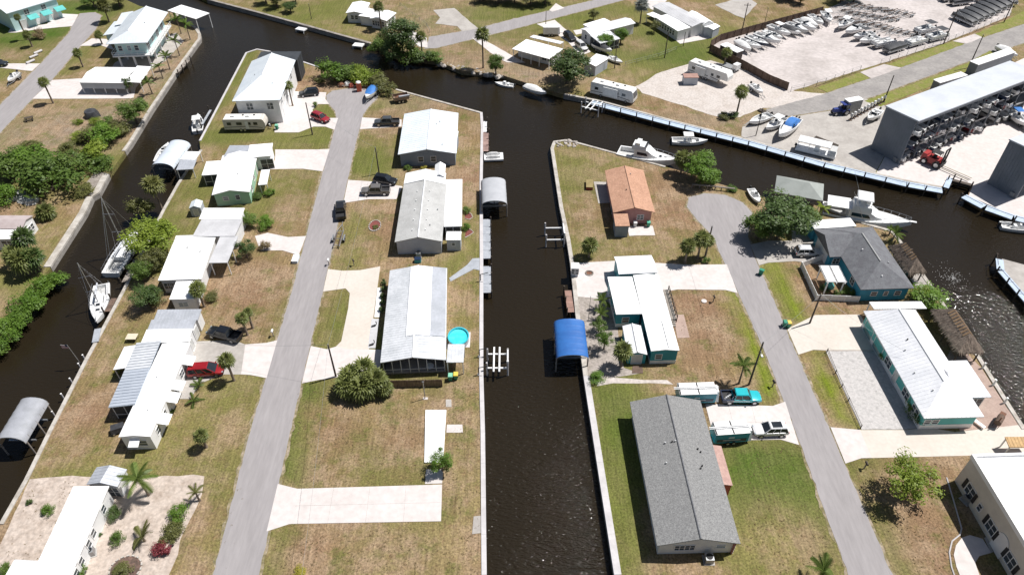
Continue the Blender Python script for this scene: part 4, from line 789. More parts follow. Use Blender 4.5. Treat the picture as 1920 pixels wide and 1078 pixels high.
def barrel(name, label, nl, nr, fl, z, rise, mat, zb=-2.0, n=10, cat='boathouse', ribs=0, ribm=None):
    p = P(*nl, 0); r = thing(name, label, cat, (p.x, p.y, 0)); off = Matrix.Translation((-p.x, -p.y, 0)); m, L, Wd = FR(nl, nr, fl, z); m = off @ m
    arc = [(L/2-L/2*math.cos(math.pi*i/n), z+rise*math.sin(math.pi*i/n)**.8) for i in range(n+1)]
    prof = arc+[(L/2-(L/2-.06)*math.cos(math.pi*i/n), z+(rise-.06)*math.sin(math.pi*i/n)**.8-.02) for i in range(n, -1, -1)]
    mb = MB(m); k = len(arc)
    mb.loft([[(a, Wd*j/24, zz-.09*math.sin(math.pi*(j/4 % 1))*math.sin(math.pi*q/n)) for q, (a, zz) in enumerate(arc)] for j in range(25)], False, False); mb.loft([[(a, v, zz-.05) for a, zz in arc[::-1]] for v in (0, Wd)], False, False)
    c = mb.build('canopy', mat, r, True)
    for v in [Wd*j/6 for j in range(7)]: MB(m).path([(a, v, zz-.07) for a, zz in arc], .04, 5).build('frame_bow', ribm or metal_m, r)
    for u in (.06, L-.06):
        MB(m).tube((u, 0, z-.05), (u, Wd, z-.05), .05).build('side_beam', metal_m, r)
        for v in (.3, Wd*.5, Wd-.3): MB(m).tube((u, v, zb), (u, v, z), .11, 8).build('piling', wood_grey, r)
    for v in (Wd*.25, Wd*.75): MB(m).box(.1, v-.1, .1, L-.1, v+.1, .35).build('lift_beam', metal_m, r)
    return r, m, L, Wd
def tiki(label, nl, nr, fl, ze, rise):
    h = House('thatched_hut', label, 'hut', nl); h.wing(nl, nr, fl, ze, 'hv', rise, thatch_m, None, th=.3, hs=None); m, L, Wd = h.m, h.L, h.W
    ro = [c for c in h.root.children if c.name.startswith('roof')][0]
    lay = MB(m)
    random.seed(5)
    for i in range(900):
        u, v = random.uniform(0, L), random.uniform(0, Wd); z = h.f(u, v); du = (h.f(u+.05, v)-z)/.05; dv = (h.f(u, v+.05)-z)/.05; g = Vector((-du, -dv)); g = g.normalized() if g.length > 1e-4 else Vector((1, 0)); n = Vector((-g.y, g.x))*.05
        q = Vector((u, v))+g*random.uniform(.3, .55)+n*random.uniform(-3, 3); zq = z-math.hypot(du, dv)*.42+random.uniform(-.02, .05)
        lay.add([(u-n.x, v-n.y, z+.05), (u+n.x, v+n.y, z+.05), (q.x+n.x*.6, q.y+n.y*.6, zq), (q.x-n.x*.6, q.y-n.y*.6, zq)], [(0, 1, 2, 3)])
    lay.build('thatch_strand', thatch_m, ro, kind='stuff')
    hs = L/2
    nb = max(5, int((Wd-2*hs)/.55))
    for i in range(nb):
        v = hs+(Wd-2*hs)*(i+.5)/nb
        for s in (-1, 1): MB(m).slab([(L/2, v-.12, ze+rise+.12), (L/2+s*L*.2, v-.12, ze+rise*.62+.12), (L/2+s*L*.2, v+.12, ze+rise*.62+.12), (L/2, v+.12, ze+rise+.12)], .06).build('ridge_frond', thatch_rib, ro)
    for u in (.4, L-.4):
        for v in (.4, Wd/2, Wd-.4): MB(m).tube((u, v, -2 if v > 0 else 0), (u, v, ze+.2), .11, 8).build('post', wood_dark, h.root)
    MB(m).box(L*.3, Wd*.15, .04, L*.7, Wd*.4, 1.05).build('bar_counter', wood_brown, h.root)
    return h
H = House
# ---- middle left lot row
h = H('two_storey_house', 'tall white two storey house with pale metal hip roof and dark lanai', 'house', (455, 235))
h.wing((435, 190), (524, 190), (472, 115), 5.8, 'hv', 1.9, blue_roof, wall_white, ov=.55, hs=8.5, hn=.01, ribs=.6, win=[('S', .78, 3.4, 1.3, 1.5), ('S', .3, 3.4, 1.3, 1.5), ('E', .12, 3.5, 1.2, 1.4), ('E', .3, 3.5, 1.2, 1.4), ('E', .5, 3.5, 1.4, 1.4), ('E', .75, 3.5, 1.2, 1.4), ('E', .2, 0, 3, 2.3, 'g'), ('E', .45, 0, 3, 2.3, 'g'), ('E', .65, 0, 1, 2.1, 'd'), ('W', .3, 3.4, 1.3, 1.4), ('W', .6, 3.4, 1.3, 1.4)], vents=[(.75, .3), (.3, .5)], cap=white_metal)
h.wing((480, 113), (557, 113), (487, 97), 5.4, 'flat', 0, screen_m, screen_m, ov=.05, th=.05, mull=mk('bronze_aluminium', (.05, .045, .04), rough=.5), name='lanai_roof')
h = H('bungalow', 'grey blue bungalow with pale silver gable roof by the canal', 'house', (750, 312))
h.wing((746, 290), (856, 290), (758, 214), 3.0, 'gv', 1.1, blue_roof, wall_grey, ribs=.75, win=[('S', .37, 1.0, 1.0, 1.2), ('S', .6, 1.0, 1.0, 1.2), ('W', .3, 1, 1.2, 1.2), ('W', .7, 1, 1.2, 1.2)], vents=[(.62, .62), (.68, .7), (.75, .15)], cap=white_metal)
h.wing((848, 262), (857, 262), (851, 246), 2.8, 'flat', 0, blue_roof, wall_grey, ov=.1)
h = H('manufactured_home', 'long grey roofed home with paired white roof vents and white side roof', 'house', (745, 478))
VT = [(a, b_, white_paint) for b_ in (.13, .3, .47, .63, .8) for a in (.36, .64)]
h.wing((740, 454), (829, 452), (757, 346), 2.9, 'gv', 1.0, pale_shingle, wall_lgrey, ov=.25, vents=VT+[(.72, .22), (.85, .5)], cap=white_metal, win=[('W', .3, 1, 1.2, 1.1), ('W', .6, 1, 1.2, 1.1)])
h.wing((757, 345), (834, 345), (759, 325), 3.05, 'gv', 1.0, bright_roof, wall_lgrey, ov=.25)
h.wing((814, 332), (834, 332), (816, 309), 3.3, 'gv', .7, bright_roof, wall_lgrey, ov=.2)
h.wing((832, 425), (866, 425), (835.5, 337), 2.75, 'flat', 0, bright_roof, screen_m, ov=.3)
h = H('garden_shed', 'small grey shed with ribbed white roof beside the grey roofed home', 'shed', (836, 470))
h.wing((836, 450), (864, 450), (836, 434), 2.5, 'gu', .25, bright_roof, wall_lgrey, ov=.1, ribs=.45, win=[('S', .48, 1.2, .5, .6)])
h = H('manufactured_home', 'wide home with patched silver and white metal roof and screened front porch', 'house', (716, 708))
h.wing((713, 680), (836, 679), (731, 507), 2.9, 'gv', .85, panel_roof, wall_white, ov=.25, ribs=.5, ribmat=panel_roof, vcut=(4.2, 0), cap=bright_roof, win=[('W', .3, 1, 1.2, 1.1), ('W', .7, 1, 1.2, 1.1)])
m, L, Wd, f = h.m, h.L, h.W, h.f
for u0, u1, v0, mt in ((.37, .5, .215, white_metal), (.501, .75, .22, white_metal), (.752, .985, .225, silver_roof)):
    vs_ = [(u*L, v*Wd, f(u*L, v*Wd)+.12) for u, v in ((u0, v0), (u1, v0), (u1, .995), (u0, .995))]; MB(m).slab(vs_, .11).build('roof_overlay', mt, h.root)
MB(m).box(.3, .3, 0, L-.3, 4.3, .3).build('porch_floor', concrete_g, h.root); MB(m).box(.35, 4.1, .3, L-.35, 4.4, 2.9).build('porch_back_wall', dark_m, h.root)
for i in range(8): u = .3+(L-.6)*i/7; MB(m).box(u-.05, .3, 0, u+.05, .38, f(u, .3)-.15).build('mullion', white_paint, h.root)
for u in (.3, L-.36): MB(m).box(u, .36, .3, u+.06, 4.1, 2.85).build('porch_screen', screen_m, h.root)
MB(m).box(.3, .26, .9, L-.3, .32, .98).build('rail', white_paint, h.root)
h.wing((837, 679), (869, 679), (840, 645), 2.7, 'flat', 0, panel_roof, None, ribs=-.5, ribmat=panel_roof, posts=[(.05, .04), (.95, .04), (.95, .96)])
o = thing('patio_table', 'round patio table behind the dark porch screen', 'table', P(807, 694)+Vector((0, 0, .3))); MB().tube((0, 0, .68), (0, 0, .73), .6, 14).build('table_top', white_paint, o); MB().tube((0, 0, 0), (0, 0, .7), .06, 6).build('leg', metal_m, o)
# ---- outer left row
h = H('manufactured_home', 'mint green home with white roof, window awning and carport wing', 'house', (400, 388))
h.wing((397, 366), (467, 366), (417, 292), 2.8, 'gv', .75, bright_roof, wall_green, ov=.3, win=[('S', .3, 1.2, .9, .8, 'p'), ('S', .65, 1.2, .7, .9), ('E', .2, 1, 1.2, 1.1), ('E', .5, 1, 1.2, 1.1), ('E', .75, 0, 1, 2.1, 'd')], vents=[(.6, .4)])
h.wing((419, 294), (464, 294), (426, 273), 3.0, 'flat', 0, silver_roof, wall_white, ov=.3, ribs=.5)
h.wing((463, 296), (507, 296), (468, 272), 3.1, 'flat', 0, bright_roof, wall_white, ov=.3, win=[('S', .8, 0, 2.4, 2.2, 'w')])
h.wing((378, 329), (410, 329), (387, 303), 2.55, 'flat', 0, bright_roof, screen_m, ov=.25)
h.wing((484, 347), (500, 347), (490, 319), 2.3, 'flat', 0, bright_roof, None, posts=[(.1, .1), (.9, .1), (.9, .9)], name='porch_roof')
h = H('garden_shed', 'tiny pale blue gabled shed on the lawn behind the mint home', 'shed', (356, 405))
h.wing((354, 391), (375, 391), (359, 378), 1.9, 'gv', .5, blue_roof, wall_lgrey, ov=.05, win=[('S', .5, .1, .8, 1.6, 'd')])
h = H('manufactured_home', 'stained white flat roofed home with grey wing, under overhanging green trees', 'house', (300, 560))
h.wing((297, 528), (376, 528), (331, 444), 2.8, 'mE', .25, stained_roof, wall_white, ov=.3, win=[('S', .12, .9, 1.1, 1.2), ('S', .27, .9, 1.1, 1.2), ('W', .3, 1, 1.4, 1.1), ('W', .65, 1, 1.4, 1.1)], vents=[(.4, .7), (.75, .6)])
h.wing((318, 563), (363, 563), (331, 529), 2.72, 'mE', .2, bright_roof, wall_white, ov=.2, win=[('S', .45, 1.1, 1.4, .8, 'p')])
h.wing((391, 493), (426, 493), (413, 443), 2.95, 'flat', 0, grey_flat, None, ov=.2, posts=[(.06, .05), (.94, .05), (.94, .5)])
h.wing((361, 443), (440, 443), (373, 411), 3.05, 'flat', 0, grey_flat, wall_white, ov=.3)
h.wing((373, 411), (451, 411), (377, 393), 3.12, 'mS', .35, bright_roof, wall_white, ov=.3)
h = H('manufactured_home', 'very long white home with striped metal roof half and small side awnings', 'house', (225, 843))
h.wing((288, 601), (371, 600), (295, 583), 2.6, 'mS', .3, silver_roof, wall_white, ov=.2, ribs=.5)
h.wing((276, 619), (361, 618), (287, 601), 2.75, 'mS', .2, silver_roof, wall_white, ov=.2, ribs=.6, win=[('E', .5, 0, 1, 2.1, 'd')])
h.wing((264, 643), (352, 641), (276, 619), 2.85, 'mS', .15, stained_roof, wall_white, ov=.2, win=[('E', .4, .1, .9, 2.0, 'd')])
ro = h.wing((203, 764), (254, 763), (256, 643), 2.75, 'mW', .35, mk('blue_grey_metal_pan', (.42, .47, .53), (.36, .41, .47), sc=.4, rough=.4, metal=.15), screen_m, ov=.3)
m, L, Wd, f = h.m, h.L, h.W, h.f
for i in range(22):
    v0, v1 = Wd*i/22+.09, Wd*(i+1)/22-.03
    MB(m).slab([(.02, v0, f(0, v0)+.07), (L-.02, v0, f(L, v0)+.07), (L-.02, v1, f(L, v1)+.07), (.02, v1, f(0, v1)+.07)], .06).build('roof_panel', panel_roof if i > 11 else mk('pan_blue_silver', (.5, .54, .6), (.44, .48, .54), sc=.4, rough=.38, metal=.2), ro)
h.wing((222, 819), (281, 819), (304, 644), 2.95, 'gv', .3, bright_roof, wall_white, ov=.15, win=[('E', .12, 1, .9, 1.1), ('E', .28, 1, .9, 1.1), ('E', .42, .1, .9, 2.0, 'd'), ('E', .55, 1, 1.1, 1.1), ('E', .72, 1, 1.1, 1.1), ('E', .86, .1, .9, 2, 'd'), ('S', .5, .9, 2.2, 1.0)], vents=[(.6, .25, white_paint), (.4, .6, white_paint)])
m, L, Wd = h.m, h.L, h.W
for v in (.2, .42, .55, .83): MB(m).slab([(L-.1, v*Wd-.9, 2.5), (L+1.25, v*Wd-.9, 2.15), (L+1.25, v*Wd+.9, 2.15), (L-.1, v*Wd+.9, 2.5)], .05).build('window_awning', bright_roof, h.root)
MB(m).slab([(L*.3, -.95, 2.0), (L*.62, -.95, 2.0), (L*.62, .12, 2.35), (L*.3, .12, 2.35)], .05).build('window_awning', bright_roof, h.root)
h.wing((212, 693), (240, 691), (233, 650), 2.3, 'mW', .35, bright_roof, None, posts=[(.05, .05), (.05, .95), (.05, .5)], name='patio_roof')
h = H('manufactured_home', 'white ribbed roof home on the sandy lot, bottom left', 'house', (140, 940))
h.wing((4, 1200), (81, 1200), (138, 913), 2.9, 'mE', .15, bright_roof, wall_white, ov=.3, ribs=.5, ribmat=panel_roof, win=[('E', t, 1, .8, 1.1) for t in (.25, .42, .5, .62, .7, .88)])
h.wing((-60, 1200), (3, 1200), (28, 1049), 2.75, 'mE', .1, bright_roof, wall_white, ov=.3, ribs=.5, ribmat=panel_roof)
h = H('garden_shed', 'blue silver gabled shed behind the white ribbed roof home', 'shed', (165, 915))
h.wing((162, 908), (220, 912), (175, 875), 2.5, 'gv', .7, silver_roof, wall_white, ov=.15, ribs=.5, win=[('S', .75, 0, 1.4, 2, 'w')])
# ---- east peninsula
h = H('bungalow', 'pink stucco bungalow with terracotta shingle gable roof', 'house', (1155, 440))
h.wing((1150, 399), (1228, 398), (1134, 320), 2.9, 'gv', 1.1, red_shingle, wall_pink, ov=.45, cap=red_shingle, win=[('S', .7, 1.0, 1.1, 1.0), ('E', .3, 1, 1.1, 1.1), ('E', .7, 1, 1.1, 1.1), ('W', .3, 0, 1.6, 2.1)], vents=[(.4, .42, black_m), (.6, .8)])
h.wing((1154, 424), (1181, 423), (1150, 403), 2.6, 'mS', .25, red_shingle, wall_grey, ov=.15)
MB(h.m).box(h.L+.2, .5, -.0, h.L+4.9, h.W-.2, .08).build('front_slab', concrete, h.root)
h = H('l_shaped_house', 'teal walled house with white flat L shaped roof and wooden deck', 'house', (1160, 600))
h.wing((1160, 514), (1232, 511), (1157, 481), 3.0, 'gu', .45, white_metal, wall_teal, ov=.2, ribs=0)
h.wing((1155, 590), (1204, 589), (1139, 520), 2.9, 'mE', .1, stained_roof, wall_teal, ov=.2, band=(white_paint, .7), win=[('W', .3, 1, 1.2, 1.1), ('W', .7, 1, 1.2, 1.1), ('S', .4, 1, 1, 1)])
h.wing((1221, 658), (1274, 657), (1187, 516), 2.95, 'gv', .25, bright_roof, wall_teal, ov=.15, band=(white_paint, .7), win=[('E', .75, 0, 1, 2.1, 'd'), ('E', .5, 1, 1.2, 1.1), ('E', .25, 1, 1.2, 1.1), ('S', .3, 1.1, .9, .9)])
MB(h.m).box(h.L*.62, .4, h.f(h.L*.62, 1)+.02, h.L*.62+.08, h.W*.35, h.f(h.L*.62, 1)+.1).build('roof_seam', galv, h.root)
m, L, Wd = h.m, h.L, h.W
dk = MB(m).box(L+.05, Wd*.52, .3, L+1.75, Wd*.93, .62).build('deck_frame', wood_dark, h.root)
for i in range(9): MB(m).box(L+.08+i*.185, Wd*.52, .622, L+.08+i*.185+.165, Wd*.93, .66).build('plank', wood_grey, dk)
for z in (1.05, 1.5): MB(m).box(L+1.72, Wd*.52, z, L+1.8, Wd*.93, z+.07).build('deck_rail', wood_dark, h.root)
for i in range(8): v = Wd*(.52+.41*i/7); MB(m).box(L+1.7, v-.05, .0, L+1.82, v+.05, 1.55).build('rail_post', wood_dark, h.root)
for i in range(3): MB(m).box(L+.3, Wd*.52-.35*(i+1), 0, L+1.5, Wd*.52-.35*i-.02, .5-.15*i).build('step', wood_grey, h.root)
h = H('garden_shed', 'teal shed with white gable roof beside the round sabal palm', 'shed', (1178, 686))
h.wing((1177, 665), (1214, 665), (1167, 611), 2.1, 'gv', .5, white_metal, wall_teal, ov=.12, win=[('S', .5, .05, 1.5, 1.9, 'd')], cap=white_paint)
h = H('ranch_house', 'white house with large grey shingle gable roof by the canal', 'house', (1240, 1040))
h.wing((1232, 1023), (1389, 1020), (1181, 753), 2.9, 'gv', 1.35, grey_shingle, wall_white, ov=.5, cap=dark_shingle, win=[('S', .28, .9, 1.1, 1.0), ('S', .42, .9, 1.1, 1.0), ('S', .84, 1.2, 1, .5, 'p'), ('W', .2, 1, 1.2, 1.1), ('W', .5, 1, 1.2, 1.1), ('W', .8, 1, 1.2, 1.1), ('E', .2, 1, 1.1, 1.1)], vents=[(.43, .64, black_m), (.47, .64), (.76, .6, black_m), (.79, .58, black_m), (.73, .46, black_m), (.76, .48, black_m), (.3, .5), (.34, .64)])
m, L, Wd = h.m, h.L, h.W
MB(m).slab([(L-.2, Wd*.38, 2.7), (L+1.25, Wd*.38, 2.35), (L+1.25, Wd*.66, 2.35), (L-.2, Wd*.66, 2.7)], .1).build('porch_roof', mk('pink_porch_roof', (.42, .28, .24), (.36, .23, .2), sc=1.2, rough=.9, fine=.1, fsc=5), h.root)
MB(m).box(L-.5, Wd*.385, 0, L+1.15, Wd*.655, 2.3).build('brick_bay', brick_red, h.root); MB(m).box(L-.5, .25, 0, L-.3, 1.0, 2.6).build('brick_pier', brick_red, h.root)
for i in range(5): MB(m).box(L-.52, .22, .3+i*.48, L-.28, 1.02, .33+i*.48).build('mortar_line', white_paint, h.root)
h = H('ranch_house', 'bright blue house with charcoal hip roof beside the sport fishing yacht', 'house', (1615, 562))
h.wing((1614, 543), (1715, 541), (1545, 428), 2.9, 'hv', 2.1, dark_shingle, wall_blue, ov=.45, win=[('S', .3, 1.1, .9, .8), ('S', .55, 1.1, .6, .8), ('S', .8, 1.1, .9, .8), ('W', .2, 1, 1.2, 1.1), ('E', .5, 0, 2.0, 2.1)], cap=pale_shingle, vents=[(.35, .5, white_paint), (.45, .12, white_paint), (.7, .3)])
h.wing((1556, 482), (1608, 480), (1526, 430), 2.85, 'hu', 1.75, dark_shingle, wall_blue, ov=.45, hs=.01, hn=.01, win=[('W', .5, 0, 4.5, 2.3, 'g'), ('S', .3, 1, 1.1, 1.1)])
h.wing((1527, 429), (1606, 424), (1525, 413), 2.75, 'flat', 0, stained_roof, wall_blue, ov=.2)
h = H('ranch_house', 'turquoise house with white metal hip roof and east wing', 'house', (1733, 803))
h.wing((1733, 784), (1847, 783), (1619, 583), 3.0, 'hv', 2.0, white_metal, wall_turq, ov=.45, hs=4.6, hn=1.8, ribs=.6, band=(white_paint, .9), win=[('W', .1, .9, 1.6, 1.2), ('W', .25, .9, 1.6, 1.2), ('W', .42, .1, 1, 2.1, 'd'), ('W', .55, .9, 1.6, 1.2), ('W', .72, .1, 2.6, 2.1, 'gd'), ('W', .9, .1, 2.6, 2.1, 'gd'), ('S', .1, 1.2, .8, .8), ('S', .25, 1.2, .8, .8)], cap=bright_roof, vents=[(.3, .18), (.2, .35), (.25, .55), (.36, .63, black_m)])
h.wing((1790, 746), (1860, 745), (1747, 677), 3.05, 'hu', 1.55, white_metal, wall_turq, ov=.45, hs=.01, hn=2.6, ribs=.6, win=[('S', .8, .1, 1.6, 2.1)])
h.wing((1638, 581), (1737, 580), (1630, 566), 2.5, 'mN', .2, bright_roof, None, ribs=.42, ribmat=white_metal, posts=[(.02, .95), (.35, .95), (.65, .95), (.98, .95)], name='porch_roof')
h = H('large_white_house', 'big cream building with flat white roof, bottom right corner', 'house', (1797, 900))
h.wing((1995, 1144), (2230, 1144), (1820, 854), 5.3, 'flat', 0, bright_roof, wall_cream, ov=.12, th=.3, win=[('W', t, .9, 1.5, 1.6) for t in (.14, .38, .6, .86)]+[('W', .74, 1.2, .6, 1.0), ('W', .49, .1, 1.5, 2.3, 'd')])
m, L, Wd = h.m, h.L, h.W
for x0, y0, x1, y1 in ((0, 0, .3, Wd), (L-.3, 0, L, Wd), (.3, Wd-.3, L-.3, Wd), (.3, 0, L-.3, .3)): MB(m).box(x0+.003, y0+.003, 5.25, x1-.003, y1-.003, 5.65).build('parapet', bright_roof, h.root)
pr = [(Wd*.49-1.0+2.0*(0.5-.5*math.cos(math.pi*i/10)), 2.3+1.0*math.sin(math.pi*i/10)) for i in range(11)]
MB(m).extr([(Wd*.49-1.0, .0)]+pr+[(Wd*.49+1.0, 0)], .03, .1, 'x').build('entry_arch', wall_white, h.root, False, True)
for t in (.14, .38, .6, .86):
    for s in (-1, 1): MB(m).box(.02, Wd*t+s*1.1-.22, .9, .1, Wd*t+s*1.1+.22, 2.5).build('shutter', black_m, h.root)
h = H('ranch_house', 'grey roofed house just cut off by the bottom edge', 'house', (1372, 1350)); h.wing((1372, 1350), (1512, 1350), (1320, 1086), 2.9, 'gv', 1.1, pale_shingle, wall_white, ov=.4)
# ---- west bank
h = H('two_storey_house', 'turquoise two storey house with teal awnings, top left corner', 'house', (25, 62))
h.wing((12, 26), (88, -12), (-45, -4), 5.2, 'gu', 1.6, blue_roof, wall_aqua, ov=.4, ribs=.7, win=[('S', .2, .2, 1.8, 2.1, 'd'), ('S', .55, .2, 2.6, 2.2, 'g'), ('S', .85, .2, 1.6, 2.1, 'd'), ('S', .35, 3.4, 1.2, 1.2), ('S', .7, 3.4, 1.2, 1.2)])
m, L, Wd = h.m, h.L, h.W
for u in (.42, .68, .95): MB(m).slab([(u*L-1.3, -1.2, 2.3), (u*L+1.3, -1.2, 2.3), (u*L+1.3, .4, 3.1), (u*L-1.3, .4, 3.1)], .08).build('door_awning', wall_turq, h.root)
h = H('stilt_house', 'pale aqua house raised on white stilts with wraparound deck', 'house', (235, 128))
h.wing((198, 83), (273, 84), (243, 26), 6.6, 'hv', 1.8, blue_roof, wall_aqua, ov=1.35, hs=3.2, hn=.01, zb=3.3, ribs=.7, win=[('S', .15, .9, .9, 1.2), ('S', .45, .9, .8, 1.2, 'p'), ('S', .7, .9, .9, 1.2), ('E', .12, .2, 1.8, 2.1), ('E', .35, .8, 1.2, 1.3), ('E', .6, .2, 1.8, 2.1), ('E', .85, .2, 1.8, 2.1)], vents=[(.7, .5, black_m)], cap=white_metal)
m, L, Wd = h.m, h.L, h.W
MB(m).box(.35, .25, 3.02, L-.1, Wd-.3, 3.28).build('deck', wall_white, h.root)
for x0, y0, x1, y1 in ((.35, .25, L-.1, .3), (L-.16, .3, L-.1, Wd-.3), (.35, .3, .41, 4)):
    for z in (3.7, 4.2): MB(m).box(x0, y0, z, x1, y1, z+.07).build('deck_rail', white_paint, h.root)
for i in range(14): v = .3+(Wd-.8)*i/13; MB(m).box(L-.17, v, 3.28, L-.09, v+.07, 4.25).build('rail_post', white_paint, h.root)
for i in range(7): u = .4+(L-.7)*i/6; MB(m).box(u, .24, 3.28, u+.07, .31, 4.25).build('rail_post', white_paint, h.root)
for u in (.14, .5, .86):
    for v in (.06, .3, .55, .8, .95): MB(m).box(u*L-.2, v*Wd-.2, 0, u*L+.2, v*Wd+.2, 3.02).build('stilt', wall_white, h.root)
MB(m).box(L*.3, Wd*.35, .05, L*.8, Wd*.9, 3.0).build('store_room', wall_aqua, h.root)
h.wing((193, 67), (222, 67), (214, 41), 5.6, 'mW', .5, blue_roof, wall_aqua, ov=.5, zb=3.3, ribs=.7)
h.wing((215, 48), (238, 47), (228, 25), 6.2, 'mW', .3, blue_roof, wall_aqua, ov=.4, zb=3.3)
h = H('carport', 'white metal carport with ribbed roof in front of the stilt house', 'carport', (152, 180))
h.wing((149, 155), (233, 156), (164, 126), 2.9, 'gu', .6, bright_roof, None, ribs=.8, posts=[(u, v) for u in (.01, .25, .5, .75, .99) for v in (.02, .98)])
m, L, Wd = h.m, h.L, h.W
MB(m).box(.05, .02, 1.4, L-.05, .1, 2.75).build('side_panel', wall_lgrey, h.root); MB(m).box(.05, Wd-.1, .05, L-.05, Wd-.02, 2.75).build('side_panel', wall_lgrey, h.root)
h.wing((236, 156), (262, 156), (258, 126), 2.6, 'mE', .3, bright_roof, None, posts=[(.97, .03), (.97, .97)], name='lean_to_roof')
h = H('cottage', 'white cottage with faded pink roof and screened porch, left edge', 'house', (40, 470))
h.wing((-60, 429), (41, 429), (-40, 404), 3.0, 'gu', .55, mk('faded_pink_roof', (.42, .36, .35), (.36, .3, .29), sc=.5, rough=.8), wall_white, ov=.2, win=[('E', t, .9, .7, 1.1) for t in (.2, .45, .7)])
h.wing((-60, 449), (28, 448), (-45, 431), 2.6, 'mS', .25, bright_roof, wall_white, ov=.2, win=[('S', t, .8, .9, 1.2) for t in (.72, .84, .95)]+[('E', .5, .8, .9, 1.2)])
# ---- north shore
h = H('bungalow', 'white L shaped bungalow on the lawn at the top', 'house', (660, 40))
h.wing((648, 25), (678, 33), (661, 5), 2.8, 'gv', .5, bright_roof, wall_white, ov=.3, win=[('S', .3, 1, .8, 1.1), ('S', .55, 1, .8, 1.1), ('E', .3, 1, .9, 1.1)])
h.wing((693, 35), (722, 42), (712, 20), 2.7, 'gv', .4, bright_roof, wall_white, ov=.3, win=[('S', t, .8, .8, 1.3) for t in (.15, .3, .45, .6, .75)]+[('E', .3, 1, .9, 1.1), ('E', .7, 1, 1.2, 1.1)])
h.wing((672, 30), (700, 36), (690, 16), 2.6, 'flat', 0, bright_roof, wall_white, ov=.3)
h = H('manufactured_home', 'white flat roofed home with open carport behind the dark oak', 'house', (970, 118))
h.wing((960, 92), (1030, 111), (987, 74), 2.9, 'flat', 0, bright_roof, wall_white, ov=.3, vcut=(2.2, 0), win=[('S', .75, .9, 1.2, 1.2), ('S', .9, .9, 1.0, 1.2)], posts=[(.02, .05), (.25, .05), (.5, .05), (.72, .05), (.98, .05)])
h.wing((993, 72), (1050, 85), (1000, 66), 2.75, 'mN', .3, white_metal, None, ribs=.6, posts=[(.02, .95), (.5, .95), (.98, .95)])
h = H('garden_shed', 'white roofed shed between the dark oak and the covered boat', 'shed', (1110, 130))
h.wing((1103, 113), (1116, 124), (1118, 101), 2.5, 'flat', 0, bright_roof, wall_lgrey, ov=.1); h.wing((1117, 125), (1141, 110), (1104, 112), 2.6, 'gu', .25, bright_roof, wall_lgrey, ov=.1)
h = H('manufactured_home', 'white ribbed roof home beside the two parked cars at the top', 'house', (1110, 85))
h.wing((1107, 66), (1192, 44), (1091, 54), 3.0, 'gu', .45, white_metal, wall_white, ov=.3, ribs=.7, win=[('W', .5, 1, .8, 1.1), ('S', .5, 1, 1, 1.1)])
h.wing((1104, 52), (1144, 40), (1094, 46), 3.25, 'flat', 0, bright_roof, wall_white, ov=.2)
h.wing((1126, 82), (1163, 73), (1110, 68), 2.6, 'mS', .35, white_metal, screen_m, ov=.2, ribs=.7)
h = H('manufactured_home', 'long grey roofed home with glazed white sunroom at the top', 'house', (1230, 50))
h.wing((1223, 12), (1298, 51), (1255, 5), 3.1, 'gu', .5, grey_flat, wall_white, ov=.3, ribs=.7, ribmat=white_metal, win=[('W', .5, 1, 1, 1.1)])
h.wing((1229, 33), (1271, 59), (1250, 27), 2.75, 'mS', .3, bright_roof, wall_white, ov=.2, win=[('S', t, .9, .8, 1.2) for t in (.1, .22, .34, .46, .58, .7, .82)])
h.wing((1212, 27), (1228, 34), (1222, 22), 2.5, 'flat', 0, bright_roof, None, posts=[(.05, .05), (.95, .05)], name='porch_roof')
h = H('carport', 'white gabled metal carport behind the glazed sunroom', 'carport', (1300, 40))
h.wing((1286, 27), (1318, 47), (1306, 23), 3.0, 'gu', .8, bright_roof, wall_white, ov=.1)
h = H('garden_shed', 'small grey sided shed with white roof beside the gabled carport', 'shed', (1335, 68))
h.wing((1320, 51), (1337, 57), (1333, 44), 2.4, 'gv', .3, bright_roof, wall_lgrey, ov=.1)
# ---- boathouses, covers, huts
barrel('boathouse', 'pale rounded boathouse canopy over the left canal', (284, 316), (323, 321), (318, 272), 1.75, 1.3, canopy_pale)
barrel('boathouse', 'grey rounded boathouse canopy at the lower left edge', (-6, 832), (41, 844), (40, 757), 1.75, 1.4, canopy_grey)
barrel('boathouse', 'pale grey rounded boathouse canopy on the middle canal', (903, 386), (951, 385), (902, 342), 1.75, 1.1, mk('silver_canopy', (.42, .43, .45), (.38, .39, .41), sc=.6, rough=.5))
barrel('boathouse', 'blue fabric boathouse canopy on the middle canal', (1043, 674), (1104, 674), (1038, 606), 1.9, 1.0, canopy_blue)
h = H('dock_roof', 'flat white and grey roof over the dock beside the rounded boathouse', 'dock roof', (332, 322))
h.wing((330, 319), (361, 319), (338, 300), 2.2, 'flat', 0, silver_roof, None, zb=-2, ribs=-.5, posts=[(.04, .05), (.96, .05)]); h.wing((338, 299), (366, 299), (349, 284), 2.25, 'flat', 0, bright_roof, None, zb=-2, posts=[(.04, .95), (.96, .95)])
h = H('boat_cover', 'white flat boat lift roof over water beyond the stilt house', 'boathouse', (340, 40))
h.wing((314, 20), (367, 36), (338, 9), 3.0, 'flat', 0, bright_roof, None, zb=-2, posts=[(.02, .03), (.98, .03), (.98, .97), (.02, .97)])
h = H('boathouse', 'grey green hip roofed boathouse in the basin beside the oak', 'boathouse', (1460, 370))
h.wing((1452, 360), (1543, 377), (1467, 331), 2.6, 'hu', 1.5, mk('sage_grey_roof', (.3, .32, .3), (.26, .28, .26), sc=.6, rough=.8), None, zb=-2, posts=[(.04, .06), (.96, .06), (.5, .06), (.04, .94), (.96, .94), (.5, .94)])
